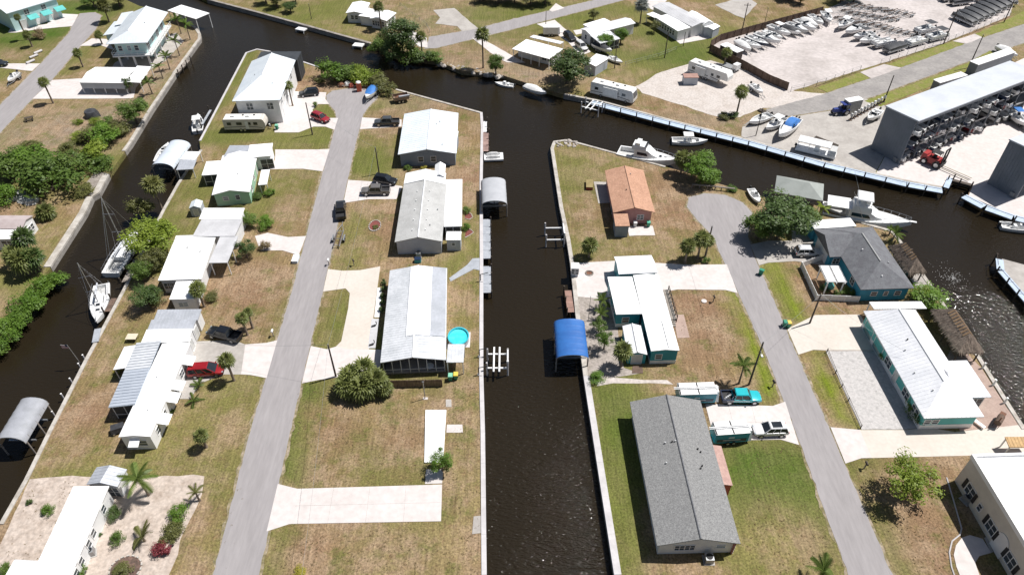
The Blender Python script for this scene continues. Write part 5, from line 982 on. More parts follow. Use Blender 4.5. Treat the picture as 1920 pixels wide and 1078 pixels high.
tiki('smaller thatched hut on the dock behind the bright blue house', (1703, 512), (1731, 502), (1665, 461), 2.3, 1.9)
tiki('larger thatched hut behind the white metal hip roof', (1797, 661), (1842, 655), (1745, 580), 2.4, 1.9)
# ---------------------------------------------------------------- vegetation
def leafcloud(seed, nclump, nleaf, size, shape='tree', spread=.36, gap=.0):
    rnd = random.Random(seed); mb = MB(); att = []; cl = []
    while len(cl) < nclump:
        x, y, z = rnd.uniform(-1, 1), rnd.uniform(-1, 1), rnd.uniform(-1, 1); d = math.sqrt(x*x+y*y+z*z)
        if d > 1 or d < .25: continue
        if shape == 'bush' and z < -.35: continue
        w = 1.12-.34*rnd.random(); cl.append((x*.78*w, y*.78*w, z*.72*w, rnd.uniform(.55, 1.4), rnd.random()))
    for cx, cy, cz, cs, ca in cl:
        for i in range(nleaf):
            d = Vector((rnd.gauss(0, 1), rnd.gauss(0, 1), rnd.gauss(0, .8))).normalized(); rr = spread*cs*rnd.random()**.45
            p = Vector((cx, cy, cz))+d*rr
            n = (d+Vector((0, 0, .7))+Vector((rnd.gauss(0, .45), rnd.gauss(0, .45), rnd.gauss(0, .45)))).normalized(); a = n.orthogonal().normalized(); a = (Matrix.Rotation(rnd.uniform(0, 6.28), 3, n) @ a); b_ = n.cross(a); s = size*rnd.uniform(.6, 1.35)
            mb.add([p-a*s*.9, p-b_*s*.42+a*.1*s, p+a*s*.9, p+b_*s*.42+a*.1*s], [(0, 1, 2, 3)]); att.append(min(1, max(0, .55*ca+.45*rnd.random())))
    mb.att = att; return mb, cl
def treeproto(seed, nclump=36, nleaf=170, size=.056, spread=.32):
    mb, cl = leafcloud(seed, nclump, nleaf, size, 'tree', spread)
    # unit tree: crown radius 1 horizontally, total height 2 (crown centre at 1.25, half height .75)
    T_ = Matrix.Translation((0, 0, 1.25)) @ Matrix.Diagonal((1, 1, .85, 1)); mb.v = [T_ @ v for v in mb.v]
    tr = MB(); tr.tube((0, 0, -.02), (.02, .01, .55), .085, 8, .06)
    for cx, cy, cz, cs, ca in cl[:14]: tr.tube((.02, .01, .5+.05*ca), (cx*.45, cy*.45, 1.0+cz*.45), .042, 5, .026); tr.tube((cx*.45, cy*.45, 1.0+cz*.45), (cx*.9, cy*.9, 1.25+cz*.85), .026, 4, .01)
    return mb.mesh('crown', leaf_mid), tr.mesh('trunk', trunk_m, True)
TP = [treeproto(s) for s in (11, 12, 13)]; TPO = [treeproto(21, 30, 150, .05, .27), treeproto(22, 28, 150, .05, .27)]
def bushproto(seed, nclump=17, nleaf=150, size=.075):
    mb, cl = leafcloud(seed, nclump, nleaf, size, 'bush', .38); T_ = Matrix.Translation((0, 0, .45)) @ Matrix.Diagonal((1, 1, .62, 1)); mb.v = [T_ @ v for v in mb.v]
    st = MB()
    for cx, cy, cz, cs, ca in cl[:8]: st.tube((cx*.1, cy*.1, -.02), (cx*.8, cy*.8, .45+cz*.5), .03, 4, .01)
    return mb.mesh('foliage', leaf_mid), st.mesh('stem', trunk_m)
BP = [bushproto(s) for s in (31, 32, 33)]
VI = [0]
def tree(at, r, h, mat, label, open_=False, group='trees'):
    VI[0] += 1; k = (TPO if open_ else TP); cm, tm = k[VI[0] % len(k)]; p = P(*at); rz = random.uniform(0, 6.28)
    t = thing('tree', label, 'tree', (p.x, p.y, 0), rz, group); c = obj('crown', cm, t, sc=(r, r, h/2)); obj('trunk', tm, t, sc=(min(r, 3.2), min(r, 3.2), h/2)); setmat(c, mat); return t
def bush(at, r, h, mat, label, name='shrub', group='shrubs', z=0):
    VI[0] += 1; cm, tm = BP[VI[0] % 3]; p = P(*at); t = thing(name, label, 'shrub', (p.x, p.y, z), random.uniform(0, 6.28), group); c = obj('foliage', cm, t, sc=(r, r, h)); obj('stem', tm, t, sc=(r, r, h)); setmat(c, mat); return t
def fan(rnd, mb, att, d, r0, r1, av, droop):
    up = Vector((0, 0, 1)); side = d.cross(up); side = side.normalized() if side.length > .05 else Vector((1, 0, 0)); nrm = side.cross(d).normalized()
    hub = d*r0-up*droop*.25*r0; mb.add([-side*.012, side*.012, hub+side*.012, hub-side*.012], [(0, 1, 2, 3)]); att.append(av)
    for i in range(9):
        a = R(-100+200*i/8); dr = (d*math.cos(a)+side*math.sin(a)).normalized(); ln = (r1-r0)*(1-.25*abs(math.sin(a)))*rnd.uniform(.85, 1.1); w = dr.cross(nrm).normalized()*.062
        mid = hub+dr*ln*.6+nrm*.03; tip = hub+dr*ln-up*(.1+.25*droop)*ln
        mb.add([hub, mid-w, tip, mid+w], [(0, 1, 2, 3)]); att.append(min(1, max(0, av+rnd.uniform(-.15, .15))))
def sabalproto(seed, n=36):
    rnd = random.Random(seed); mb = MB(); att = []
    for i in range(n):
        el = math.asin(-.62+1.6*((i+.5)/n) if -.62+1.6*((i+.5)/n) < 1 else .98); az = i*2.399+rnd.uniform(-.25, .25)
        d = Vector((math.cos(el)*math.cos(az), math.cos(el)*math.sin(az), math.sin(el))); fan(rnd, mb, att, d, .42*rnd.uniform(.85, 1.1), 1.0*rnd.uniform(.88, 1.08), .15+.8*(el/1.57*.5+.5)*rnd.uniform(.7, 1.1), max(0, .6-.5*math.sin(el)))
    mb.att = att; return mb.mesh('crown', palm_leaf)
SP = [sabalproto(s) for s in (41, 42, 43)]
sabal_trunk = MB().loft([[(rr*math.cos(a*.785), rr*math.sin(a*.785), z) for a in range(8)] for z, rr in ((-.02, .26), (.08, .2), (.5, .17), (.9, .19), (1.0, .24))]).mesh('trunk', palm_trunk, True)
def sabal(at, h, rc, label, mat=None, lean=(0, 0), group='palm trees'):
    VI[0] += 1; p = P(*at); t = thing('palm_tree', label, 'palm tree', (p.x, p.y, 0), random.uniform(0, 6.28), group)
    o = obj('trunk', sabal_trunk, t, sc=(1, 1, h)); c = obj('crown', SP[VI[0] % 3], t, loc=(0, 0, h+.1), sc=rc)
    if mat: setmat(c, mat)
    return t
def frondmesh(name='frond', n=15, width=.3):
    mb = MB(); att = []; rnd = random.Random(3); pts = []
    for i in range(n+1):
        s = i/n; pts.append(Vector((s*(1-.12*s), 0, .34*s-.62*s*s)))
    for i in range(n): mb.add([pts[i]+Vector((0, -.012, 0)), pts[i]+Vector((0, .012, 0)), pts[i+1]+Vector((0, .01, 0)), pts[i+1]+Vector((0, -.01, 0))], [(0, 1, 2, 3)]); att.append(.9)
    for i in range(1, n+1):
        s = i/n; ln = width*(math.sin(math.pi*min(1, s*.86+.1))**.6)*rnd.uniform(.85, 1.1)
        for sd in (-1, 1):
            p = pts[i]; d = Vector((.55, sd*.8, -.35-.2*s)).normalized()*ln; w = Vector((.042, 0, .006))
            mb.add([p-w, p+w, p+d+w*.3, p+d-w*.1], [(0, 1, 2, 3)]); att.append(rnd.uniform(.2, .9))
    mb.att = att; return mb.mesh(name, palm_green)
FM = frondmesh()
coco_trunk = MB().loft([[(.55*z*z*.2+rr*math.cos(a*.785), rr*math.sin(a*.785), z) for a in range(8)] for z, rr in ((-.02, .22), (.06, .16), (.3, .13), (.6, .11), (.85, .1), (1.0, .1))]).mesh('trunk', palm_trunk, True)
def coco(at, h, rc, label, n=13, mat=None, rz=None, group='palm trees', cat='palm tree', name='palm_tree'):
    VI[0] += 1; p = P(*at); rnd = random.Random(VI[0]); t = thing(name, label, cat, (p.x, p.y, 0), rnd.uniform(0, 6.28) if rz is None else rz, group)
    if h > .6: obj('trunk', coco_trunk, t, sc=(1, 1, h))
    for i in range(n):
        f = obj('frond', FM, t, loc=(.11 if h > .6 else 0, 0, h), rot=(0, R(rnd.uniform(-62, 22)) if i % 3 else R(-55), i*2.399+rnd.uniform(-.2, .2)), sc=rc*rnd.uniform(.85, 1.1))
        if mat: setmat(f, mat)
    return t
# west bank thicket, one shrub each
TH_ = [((18, 330), 5.5, 5.5, leaf_mid), ((60, 318), 5, 5, leaf_lush), ((105, 355), 6.5, 7, leaf_mid), ((95, 315), 4.5, 4.5, leaf_lush), ((138, 330), 4.5, 5.5, leaf_mid), ((10, 380), 3, 4, leaf_lush), ((178, 300), 3.6, 4, leaf_bright), ((200, 268), 4, 4.2, leaf_lush), ((192, 318), 3, 2.8, leaf_mid), ((170, 268), 3.4, 3.2, leaf_olive), ((150, 262), 2.2, 1.8, leaf_bright), ((222, 250), 3.4, 3, leaf_olive), ((205, 236), 2.4, 2, leaf_mid), ((160, 362), 2.4, 1.5, leaf_olive), ((130, 285), 2.4, 2, leaf_olive), ((60, 275), 2.2, 1.6, leaf_olive), ((182, 232), 1.8, 1.4, leaf_bright), ((148, 232), 1.2, 1.0, leaf_bright)]
for (at, r, hh, m_), pl in zip(TH_, ['at the left edge of the thicket', 'left of the thicket centre', 'tallest, in the middle of the thicket', 'behind the tallest shrub of the thicket', 'right of the tallest shrub of the thicket', 'in front of the thicket at the left edge', 'bright, on the canal side of the thicket', 'by the upper left canal corner', 'low, above the broken dock planks', 'olive, uphill of the canal corner', 'small and bright, above the thicket', 'olive, along the canal below the carport', 'between the tarp heap and the canal', 'low and olive, near the fan palm', 'low and olive, behind the thicket', 'low and olive, on the dirt above the thicket', 'small and bright, right of the tarp heap', 'smallest bright one, left of the tarp heap']):
    bush(at, r, hh, m_, 'leafy shrub '+pl, group='shrubs of the west bank thicket')
for i, (at, r, hh) in enumerate([((100, 530), 2.6, 2.6), ((78, 548), 2.8, 2.8), ((55, 578), 3.0, 2.9), ((38, 603), 2.6, 2.6), ((20, 622), 2.8, 2.8), ((2, 650), 2.6, 2.5)]):
    bush(at, r, hh, leaf_lush, 'mangrove bush on the left bank, %s from the seawall end' % ORD[i], 'mangrove', 'mangrove bushes along the left bank', z=-.4)
tree((258, 232), 3.8, 6.2, leaf_mid, 'round green tree on the canal bank below the white carport')
sabal((90, 408), 1.2, 2.3, 'squat fan palm on the left bank lawn')
for i, (at, hh, rr) in enumerate([((55, 515), 3.2, 2.6), ((75, 508), 3.0, 2.4), ((38, 500), 2.6, 2.2), ((62, 480), 4.0, 2.4)]): sabal(at, hh, rr, 'fan palm in the clump by the left cottage, %s of four' % ['nearest', 'rightmost', 'leftmost', 'tallest'][i], leaf_dark if i % 2 else None)
sabal((100, 194), 5.2, 1.6, 'tall palm by the left road below the white carport'); sabal((156, 126), 3.6, 1.5, 'small palm on the lawn left of the stilt house'); sabal((61, 88), 3.2, 1.5, 'palm on the lawn of the top left turquoise house'); sabal((52, 75), 6, 1.2, 'thin tall palm behind the turquoise house lawn palm')
sabal((205, 42), 4.5, 2.6, 'big palm at the road end beside the stilt house', leaf_olive); sabal((192, 84), 2.6, 1.5, 'low palm at the front left corner of the stilt house')
for i, (at, hh) in enumerate([((286, 177), 3.0), ((306, 148), 3.2), ((319, 131), 3.4), ((337, 105), 4.0), ((357, 75), 4.2), ((340, 64), 4.0)]): coco(at, hh, 2.0, 'coconut palm below the stilt house, %s from the near end of the row' % ORD[i], 10, leaf_mid if i > 3 else None, group='row of palms on the stilt house bank')
bush((77, 70), 2.6, 2.2, leaf_dry, 'round reddish clipped shrub on the top left lawn'); bush((57, 32), 1.0, 1.2, leaf_red, 'small dark red shrub by the turquoise garage')
tree((225, 12), 4, 6, leaf_olive, 'olive tree at the road end, top left'); tree((178, 14), 4, 4.5, leaf_mid, 'green tree beyond the road end, top left'); tree((245, 175), 1.6, 4.2, leaf_dark, 'dark little palm like tree at the carport corner', True)
# west peninsula
sabal((304, 392), 5.4, 2.4, 'old palm with shaggy dead skirt by the left canal', leaf_olive)
bush((268, 402), 2.6, 4.6, leaf_olive, 'drooping olive shrub on the left canal wall', z=-.3); tree((297, 478), 4.8, 7.2, leaf_bright, 'bright yellow green tree beside the larger sailboat'); tree((272, 525), 2.4, 4, leaf_mid, 'small tree by the larger sailboat dock'); tree((292, 505), 2.8, 4.4, leaf_olive, 'olive tree left of the stained white roof'); tree((282, 575), 2.6, 4.2, leaf_dark, 'dark tree at the near corner of the stained white roof'); bush((296, 568), 1.6, 1.8, leaf_olive, 'olive bush beside the dark tree near the canal lawn')
bush((466, 425), 2.4, 2.8, leaf_mid, 'green bush at the far corner of the grey wing'); bush((500, 425), 1.9, 2.2, leaf_lush, 'round green bush at the end of the grassy front yard'); tree((464, 483), 2.3, 3.6, leaf_dark, 'dark sparse tree beside the grey wing', True); bush((498, 468), 1.3, 1.6, leaf_dry, 'small brown shrub by the short driveway'); bush((506, 366), 1.2, 1.4, leaf_lush, 'small bush on the lawn beside the mint home'); bush((481, 372), 1.3, 1.3, leaf_mid, 'bush at the porch of the mint home'); bush((445, 392), 1.2, .9, leaf_olive, 'low bush below the mint gable wall')
sabal((383, 575), 3.8, 1.7, 'palm leaning over the near white roof section'); bush((398, 560), 1.4, 1.4, leaf_olive, 'olive bush beside the palm at the white roof')
sabal((464, 628), 3.6, 1.3, 'left palm of the pair above the black pickup'); sabal((474, 615), 3.3, 1.0, 'right palm of the pair above the black pickup'); sabal((439, 713), 4.3, 1.5, 'palm in front of the red minivan'); sabal((387, 838), 2.5, 1.25, 'lone little palm on the lawn by the long white home')
coco((374, 724), .2, 1.3, 'spiky cycad nearest the red minivan', 10, cat='plant', name='cycad', group='cycads'); coco((365, 753), .2, 1.4, 'spiky cycad by the white side awnings', 10, cat='plant', name='cycad', group='cycads'); bush((222, 697), .8, .8, leaf_yellow, 'yellow plant under the white patio roof'); bush((322, 775), .6, .7, leaf_mid, 'small plant by the long white home wall')
coco((279, 928), 3.6, 2.5, 'coconut palm behind the sandy yard home', 13, rz=R(200)); coco((374, 938), 1.6, 1.3, 'thin young palm at the sandy yard corner', 7, leaf_olive); coco((272, 1014), 1.0, 2.0, 'spidery young palm in the sandy yard', 8, leaf_olive)
for at, r, hh, m_, l in [((92, 960), .9, 1.1, leaf_lush, 'green shrub behind the ribbed roof home'), ((57, 944), .5, .7, leaf_dark, 'tiny dark shrub near the sandy canal edge'), ((218, 968), 1.1, 1.7, leaf_dark, 'dark shrub in a ring beside the ribbed roof home'), ((222, 1014), 1.0, 1.4, leaf_mid, 'mid green shrub in the middle of the sandy yard'), ((187, 1003), .4, .5, leaf_dark, 'tiny plant against the ribbed roof home wall'), ((338, 968), 1.5, 1.6, leaf_lush, 'bright green shrub at the head of the sandy yard hedge'), ((330, 992), 1.5, 1.5, leaf_olive, 'olive shrub second in the sandy yard hedge'), ((318, 1012), 1.4, 1.4, leaf_olive, 'olive shrub third in the sandy yard hedge'), ((305, 1034), 1.2, 1.5, leaf_red, 'red shrub at the near end of the sandy yard hedge'), ((230, 1074), 1.3, 1.0, leaf_olive, 'olive shrub inside the oval mulch bed'), ((154, 1078), 1.0, 1.5, leaf_lush, 'green shrub at the bottom by the ribbed roof home'), ((8, 1078), 1.2, 1.4, leaf_mid, 'green shrub in the bottom left corner')]: bush(at, r, hh, m_, l)
sabal((549, 199), 5.0, 1.4, 'palm against the tall white house wall')
for i, (at, r, hh, m_) in enumerate([((628, 148), 4.8, 5.2, leaf_lush), ((655, 150), 3.5, 4, leaf_mid), ((685, 156), 3.6, 4, leaf_bright), ((705, 165), 3.6, 3.6, leaf_olive), ((722, 175), 3.2, 3.2, leaf_olive), ((672, 145), 3.2, 3.5, leaf_bright)]): bush(at, r, hh, m_, 'big shrub behind the cul de sac, '+['leftmost and lush', 'second from left', 'middle and bright', 'olive, behind the boat trailer', 'rightmost and olive', 'on the water side'][i], z=-.2)
bush((600, 157), 1.4, 1.6, leaf_olive, 'small shrub on the lawn left of the cul de sac shrubs'); bush((592, 200), .7, 1.3, leaf_mid, 'little plant by the red car')
bush((765, 318), 1.0, 1.0, leaf_mid, 'left foundation shrub of the grey blue bungalow'); bush((796, 318), .8, .8, leaf_yellow, 'yellowish foundation shrub of the grey blue bungalow'); bush((875, 398), 1.0, 1.1, leaf_mid, 'far shrub in the curved red mulch bed'); bush((873, 430), 1.0, 1.3, leaf_lush, 'near shrub in the curved red mulch bed'); bush((703, 428), .8, .5, leaf_olive, 'low plant in the round lawn bed')
for i, (at, hh, rr) in enumerate([((655, 738), 1.9, 2.3), ((683, 742), 2.0, 2.4), ((708, 732), 2.2, 2.3), ((688, 715), 2.6, 2.2), ((662, 722), 2.3, 2.0), ((722, 740), 1.5, 1.6)]): sabal(at, hh, rr, 'fan palm of the clump before the screened porch, '+['front left', 'front centre', 'front right', 'tallest at the back', 'back left', 'small at the right end'][i])
tree((830, 882), 2.0, 3.6, leaf_lush, 'small leafy tree at the end of the white slab', True); bush((563, 1072), .8, .6, leaf_yellow, 'yellow green weed clump near the bottom of the road')
for i, y in enumerate((532, 545, 558, 571, 584)): bush((721-i*1.2, y), .6, 1.0, leaf_dark, 'dark clipped shrub beside the patched roof, %s from the far end' % ORD[i])
# north shore
tree((757, 107), 6.0, 10, leaf_dark, 'massive dark tree on the far canal bank')
for i, (at, r, hh, m_) in enumerate([((712, 100), 3.4, 4.4, leaf_mid), ((735, 110), 3.6, 4.6, leaf_dark), ((768, 114), 3.8, 4.6, leaf_mid), ((795, 116), 3.0, 3.2, leaf_dark), ((815, 115), 3.0, 3.0, leaf_mid), ((722, 82), 2.6, 4.2, leaf_olive)]): bush(at, r, hh, m_, 'waterside bush under the massive dark tree, '+['far left', 'second from left', 'middle', 'fourth from left', 'far right', 'behind on the lawn'][i], z=-.3)
sabal((792, 106), 5.2, 1.9, 'palm right of the massive dark tree'); sabal((906, 128), 8.6, 2.4, 'tall lone sabal palm on the far bank'); tree((930, 142), 2.6, 5.6, leaf_mid, 'slim tree beside the tall lone sabal palm'); tree((1062, 158), 6.6, 8.5, leaf_dark, 'broad dark oak behind the moored boats')
sabal((715, 56), 6.2, 2.0, 'palm in front of the white L shaped bungalow'); sabal((1200, 44), 5, 2.6, 'silver fan palm at the top', palm_silver); tree((1112, 40), 2, 3.4, leaf_olive, 'small sparse tree by the far road', True); tree((1135, 92), 2.4, 4.2, leaf_lush, 'green tree at the corner of the cars home'); tree((1163, 84), 2.4, 4.6, leaf_lush, 'bright tree right of the cars home'); tree((1226, 62), 1.8, 3.6, leaf_olive, 'thin tree left of the glazed sunroom', True)
sabal((1358, 122), 3.2, 1.7, 'palm beside the brown yard fence'); sabal((1381, 214), 5.4, 2.0, 'lone sabal palm on the gravel by the marina dock'); bush((1358, 222), 1.6, 1.4, leaf_olive, 'left bush at the foot of the marina palm'); bush((1374, 220), 1.5, 1.2, leaf_dark, 'right bush at the foot of the marina palm')
for i, (x, y, r, hh) in enumerate(sorted([(520, 14, 3.2, 5), (545, 24, 2.4, 3), (500, 8, 3, 5), (555, 6, 2.5, 5), (905, 2, 4, 4), (935, 6, 4, 4.5), (965, 6, 4.4, 5), (995, 10, 4.4, 5), (1022, 8, 4, 5), (1480, 0, 4, 6), (1500, 8, 2.6, 4), (1575, 6, 4, 4), (1600, 4, 4, 4)])): tree((x, y), r, hh, (leaf_mid, leaf_olive, leaf_dark)[i % 3], 'tree on the top edge, %s from the left' % (ORD+['nineteenth'])[i], group='trees along the top edge')
# east peninsula
sabal((1104, 482), 2.6, 1.9, 'round sabal palm on the canal lawn below the pink bungalow'); sabal((1276, 326), 3.4, 2.4, 'left fan palm at the cruiser yacht bow'); sabal((1296, 332), 3.6, 2.4, 'right fan palm at the cruiser yacht bow'); tree((1312, 342), 4.2, 6.2, leaf_lush, 'lush green tree overhanging the basin shore'); bush((1330, 345), 2.6, 3.2, leaf_lush, 'lush bush beside the guard rail'); bush((1372, 357), 1.2, .9, leaf_lush, 'low bush behind the guard rail')
for i, (at, hh, rr) in enumerate([((1284, 492), 3.6, 1.8), ((1308, 484), 4.2, 1.9), ((1322, 482), 3.6, 1.4)]): sabal(at, hh, rr, 'sabal palm by the right cul de sac, '+['leftmost of three', 'middle of three', 'rightmost of three'][i])
bush((1324, 493), .8, 1.2, leaf_mid, 'shrub at the foot of the three cul de sac palms'); tree((1456, 448), 6.0, 8.2, leaf_dark, 'largest oak shading the blue house driveway'); tree((1418, 446), 3.6, 5.4, leaf_mid, 'smaller oak left of the largest oak'); tree((1500, 430), 3.4, 4.6, leaf_mid, 'right hand oak beside the grey boathouse'); coco((1537, 412), 2.6, 1.7, 'yellowish palm at the sport yacht stern', 10, leaf_bright)
coco((1672, 452), 1.6, 1.8, 'low palm behind the charcoal roof by the dock', 11); coco((1667, 440), 1.0, 1.3, 'tiny palm beside the leaning kayak', 8); bush((1738, 572), 3.6, 3.2, leaf_lush, 'big light green shrub by the basin between the two huts'); bush((1727, 560), 2.0, 2.6, leaf_bright, 'bright shrub at the blue house corner')
coco((1128, 578), 1.6, 1.6, 'areca palm farthest along the teal house wall', 11); coco((1125, 600), 1.2, 1.5, 'second areca palm along the teal house wall', 11); tree((1132, 655), 1.7, 4.2, leaf_lush, 'slim light green tree behind the blue canopy', True); tree((1122, 622), 1.6, 2.8, leaf_mid, 'small tree between the areca palms and blue canopy', True); sabal((1164, 687), 3.4, 1.8, 'round sabal palm beside the teal shed'); bush((1118, 712), 1.3, 1.2, leaf_lush, 'green shrub on the shell ground by the canal'); coco((1385, 719), 3.8, 1.9, 'coconut palm by the utility pole and teal pickup', 12)
for at, r, hh, m_, l in [((1657, 678), 1.2, 2.0, leaf_lush, 'light shrub by the turquoise house front door'), ((1674, 700), .8, 1.1, leaf_dark, 'small dark shrub along the turquoise wall'), ((1690, 722), 1.1, 1.0, leaf_dry, 'brown shrub in the shade of the turquoise wall'), ((1708, 768), 1.4, 2.2, leaf_mid, 'shrub second from the turquoise house corner'), ((1720, 790), 1.4, 2.2, leaf_dark, 'shrub nearest the turquoise house corner'), ((1590, 552), 1.2, 1.3, leaf_mid, 'shrub beside the white pergola'), ((1604, 556), 1.0, 1.0, leaf_dark, 'dark shrub under the blue house wall'), ((1545, 545), 1.0, 1.0, leaf_dark, 'dark shrub inside the white fence'), ((1570, 553), .9, .9, leaf_mid, 'low shrub inside the white fence by the pergola')]: bush(at, r, hh, m_, l)
tree((1692, 930), 4.0, 6.4, leaf_bright, 'feathery light green tree in front of the cream building', True)
coco((1530, 1092), 2.6, 2.2, 'palm cut off by the bottom edge near the right road', 13)
for i, (at, r) in enumerate([((1815, 912), 1.0), ((1832, 945), 1.1), ((1848, 970), 1.0), ((1890, 1045), 1.1), ((1905, 1068), 1.0)]): bush(at, r, .9, leaf_dark, 'dark shrub under the cream building wall, %s from the far end' % ORD[i])
# tufts of dry weed that break up the lawns (uncountable)
tf = MB(); att = []; rnd = random.Random(9)
def tuft(p, s):
    for k in range(4):
        a = rnd.uniform(0, 6.28); d = Vector((math.cos(a), math.sin(a), 0))*s; w = Vector((-d.y, d.x, 0))*.3
        tf.add([p-w, p+w, p+d+Vector((0, 0, s*.8))], [(0, 1, 2)]); att.append(rnd.random())
for poly, n in (([(560, 730), (620, 730), (790, 760), (790, 900), (560, 905), (530, 900)], 520), ([(490, 1010), (830, 985), (900, 1000), (905, 1100), (480, 1100)], 600), ([(835, 720), (900, 720), (905, 1000), (835, 1000)], 300), ([(1280, 560), (1355, 552), (1430, 720), (1270, 700)], 300), ([(1620, 870), (1780, 862), (1790, 1078), (1690, 1078)], 420), ([(1400, 835), (1480, 835), (1580, 1078), (1400, 1078)], 360), ([(380, 480), (550, 480), (520, 620), (380, 620)], 420), ([(120, 860), (440, 760), (480, 800), (430, 1078), (400, 1000), (390, 890), (120, 890)], 380), ([(60, 905), (150, 900), (60, 1078), (10, 1040)], 200), ([(640, 400), (735, 390), (735, 500), (630, 490)], 240), ([(1050, 300), (1130, 300), (1140, 470), (1070, 470)], 240), ([(1230, 320), (1290, 400), (1330, 450), (1240, 470)], 200)):
    pp = [P(*q).to_2d() for q in poly]; x0, x1 = min(q.x for q in pp), max(q.x for q in pp); y0, y1 = min(q.y for q in pp), max(q.y for q in pp); c = 0
    while c < n:
        x, y = rnd.uniform(x0, x1), rnd.uniform(y0, y1); ins = False
        for i in range(len(pp)):
            a, b_ = pp[i-1], pp[i]
            if (a.y > y) != (b_.y > y) and x < (b_.x-a.x)*(y-a.y)/(b_.y-a.y)+a.x: ins = not ins
        if ins and mnoise.noise((x*.3, y*.3, 4)) > -.25: tuft(Vector((x, y, 0)), rnd.uniform(.06, .17))
        c += 1
tf.att = att; o = tf.build('weed_tufts', leaf_dry, kind='stuff'); tag(o, 'dry weed tufts scattered over the brown lawns', 'weeds')
# ---------------------------------------------------------------- marina: rack buildings, docks, yard
def rack(label, nl, nr, fl, where, nb, fill):
    h = H('boat_storage_building', label, 'building', nl); z = 10.2; m, L, Wd = h.fr(nl, nr, fl, z); h.m, h.L, h.W = m, L, Wd; r = h.root
    MB(m).slab([(-.15, -.5, z), (L+.15, -.5, z), (L+.15, Wd+.15, z-.25), (-.15, Wd+.15, z-.25)], .25).build('roof', mk('pale_grey_steel_roof', (.56, .585, .62), (.5, .525, .56), sc=.2, rough=.4, fine=.03, fsc=2), r)
    MB(m).box(-.12, -.49, z-.75, L+.12, -.38, z-.26).build('fascia', wall_dark, r)
    for u in (0, L-.15): 
        w = MB(m).box(u, 0, 0, u+.15, Wd, z-.3).build('end_wall', wall_dark, r)
        rb = MB(m)
        for i in range(int(Wd/.6)): rb.box(u-.03, .3+i*.6, .02, u+.18, .36+i*.6, z-.35)
        rb.build('wall_rib', wall_dark, w, kind='stuff')
    MB(m).box(.15, Wd-.15, 0, L-.15, Wd, z-.3).build('back_wall', wall_dark, r)
    lv = (0.25, 3.4, 6.5)
    for i in range(nb+1):
        u = .2+(L-.4)*i/nb
        for v in (.15, Wd-.45): MB(m).box(u-.12, v-.12, 0, u+.12, v+.12, z-.4).build('column', wall_dark, r)
    for i in range(nb):
        for k in (1, 2): 
            for v in (.25, Wd*.5, Wd-.5): MB(m).box(.2+(L-.4)*i/nb+.12, v-.1, lv[k]-.3, .2+(L-.4)*(i+1)/nb-.12, v+.1, lv[k]).build('rack_beam', galv, r)
        if i in fill:
            u0, u1 = .2+(L-.4)*i/nb, .2+(L-.4)*(i+1)/nb; MB(m).tube((u0+.1, .3, .3), (u1-.1, .3, 3.1), .06, 5).build('brace', wall_dark, r) if i % 3 == 2 else None
            for k in range(3):
                for j in range(2):
                    if random.random() < .12: continue
                    key = random.choice(['cc', 'bow', 'cuddy', 'bcover', 'navy', 'ccb', 'grey', 'red', 'blk']); u = u0+(u1-u0)*(.27+.46*j); w = Matrix.Translation(P(*nl)*1) @ m; p = w @ Vector((u, Wd*.5-.1-1.0*random.random(), lv[k]+.12)); d = (w.to_3x3() @ Vector((0, 1, 0)))
                    clone(boatp(key), p, math.atan2(d.y, d.x), 'boat racked in the %s building, %s level, %s from the left' % (where, ('ground', 'middle', 'top')[k], ORD[i*2+j] if i*2+j < 18 else 'last'), 'boat', 'boats in the storage racks')
    MB(m).box(-.35, .5, .3, -.1, 1.3, 1.2).build('meter_box', galv, r)
    return h
random.seed(4)
rack('long steel boat rack building with pale grey roof and dark end wall', (1720, 225), (1953, 136), (1657, 199), 'long marina', 9, range(0, 8))
rack('second steel boat rack building cut off by the right edge', (1953, 288), (2186, 199), (1890, 261), 'right edge marina', 9, [])
h = H('office_trailer', 'white metal roofed office behind the rack building by the road', 'building', (1825, 130)); h.wing((1835, 122), (1905, 98), (1818, 115), 3.2, 'flat', 0, bright_roof, wall_dark, ov=.1)
h = H('site_cabin', 'small ribbed white roofed cabin behind the rack building', 'building', (1760, 160)); h.wing((1763, 156), (1815, 141), (1748, 150), 3.0, 'flat', 0, stained_roof, wall_dark, ov=.1, ribs=1.2, ribmat=galv)
# forklift
c, rz, _ = heading((1750, 300), (1815, 328)); r = thing('forklift', 'red boat forklift with long forks on the marina apron', 'forklift', (c.x-3.2, c.y+1.0, .03), rz)
rp = paint('forklift_red', (.35, .03, .03), .4)
MB().taper(-2.2, -1.1, 1.2, 1.1, .6, 1.7, .15, .15).build('chassis', rp, r); MB().taper(-2.5, -1.05, -1.3, 1.05, .7, 2.1, .15, .1).build('counterweight', rp, r)
cb = MB().box(-.9, -.8, 2.9, .9, .8, 3.0)
for x in (-.85, .8):
    for y in (-.75, .7): cb.box(x, y, 1.6, x+.07, y+.07, 2.9)
cb.build('cab_guard', black_m, r); MB().box(-.5, -.35, 1.6, .1, .35, 2.1).build('seat', black_m, r)
for x, rr in ((-1.5, .6), (1.0, .75)):
    for s in (-1, 1): wheel(r, x, s*1.15, rr, .45)
for s in (-1, 1): MB().box(1.5, s*.75-.12, .3, 1.75, s*.75+.12, 4.4).build('mast_rail', black_m, r); MB().box(1.8, s*.6-.12, .28, 7.6, s*.6+.12, .4).build('fork', paint('fork_steel', (.55, .5, .42), .5), r)
for z in (.6, 2.4, 4.2): MB().box(1.5, -.75, z, 1.72, .75, z+.2).build('mast_crossbar', black_m, r)
MB().box(1.74, -1.3, .5, 1.84, 1.3, 1.2).build('fork_carriage', black_m, r)
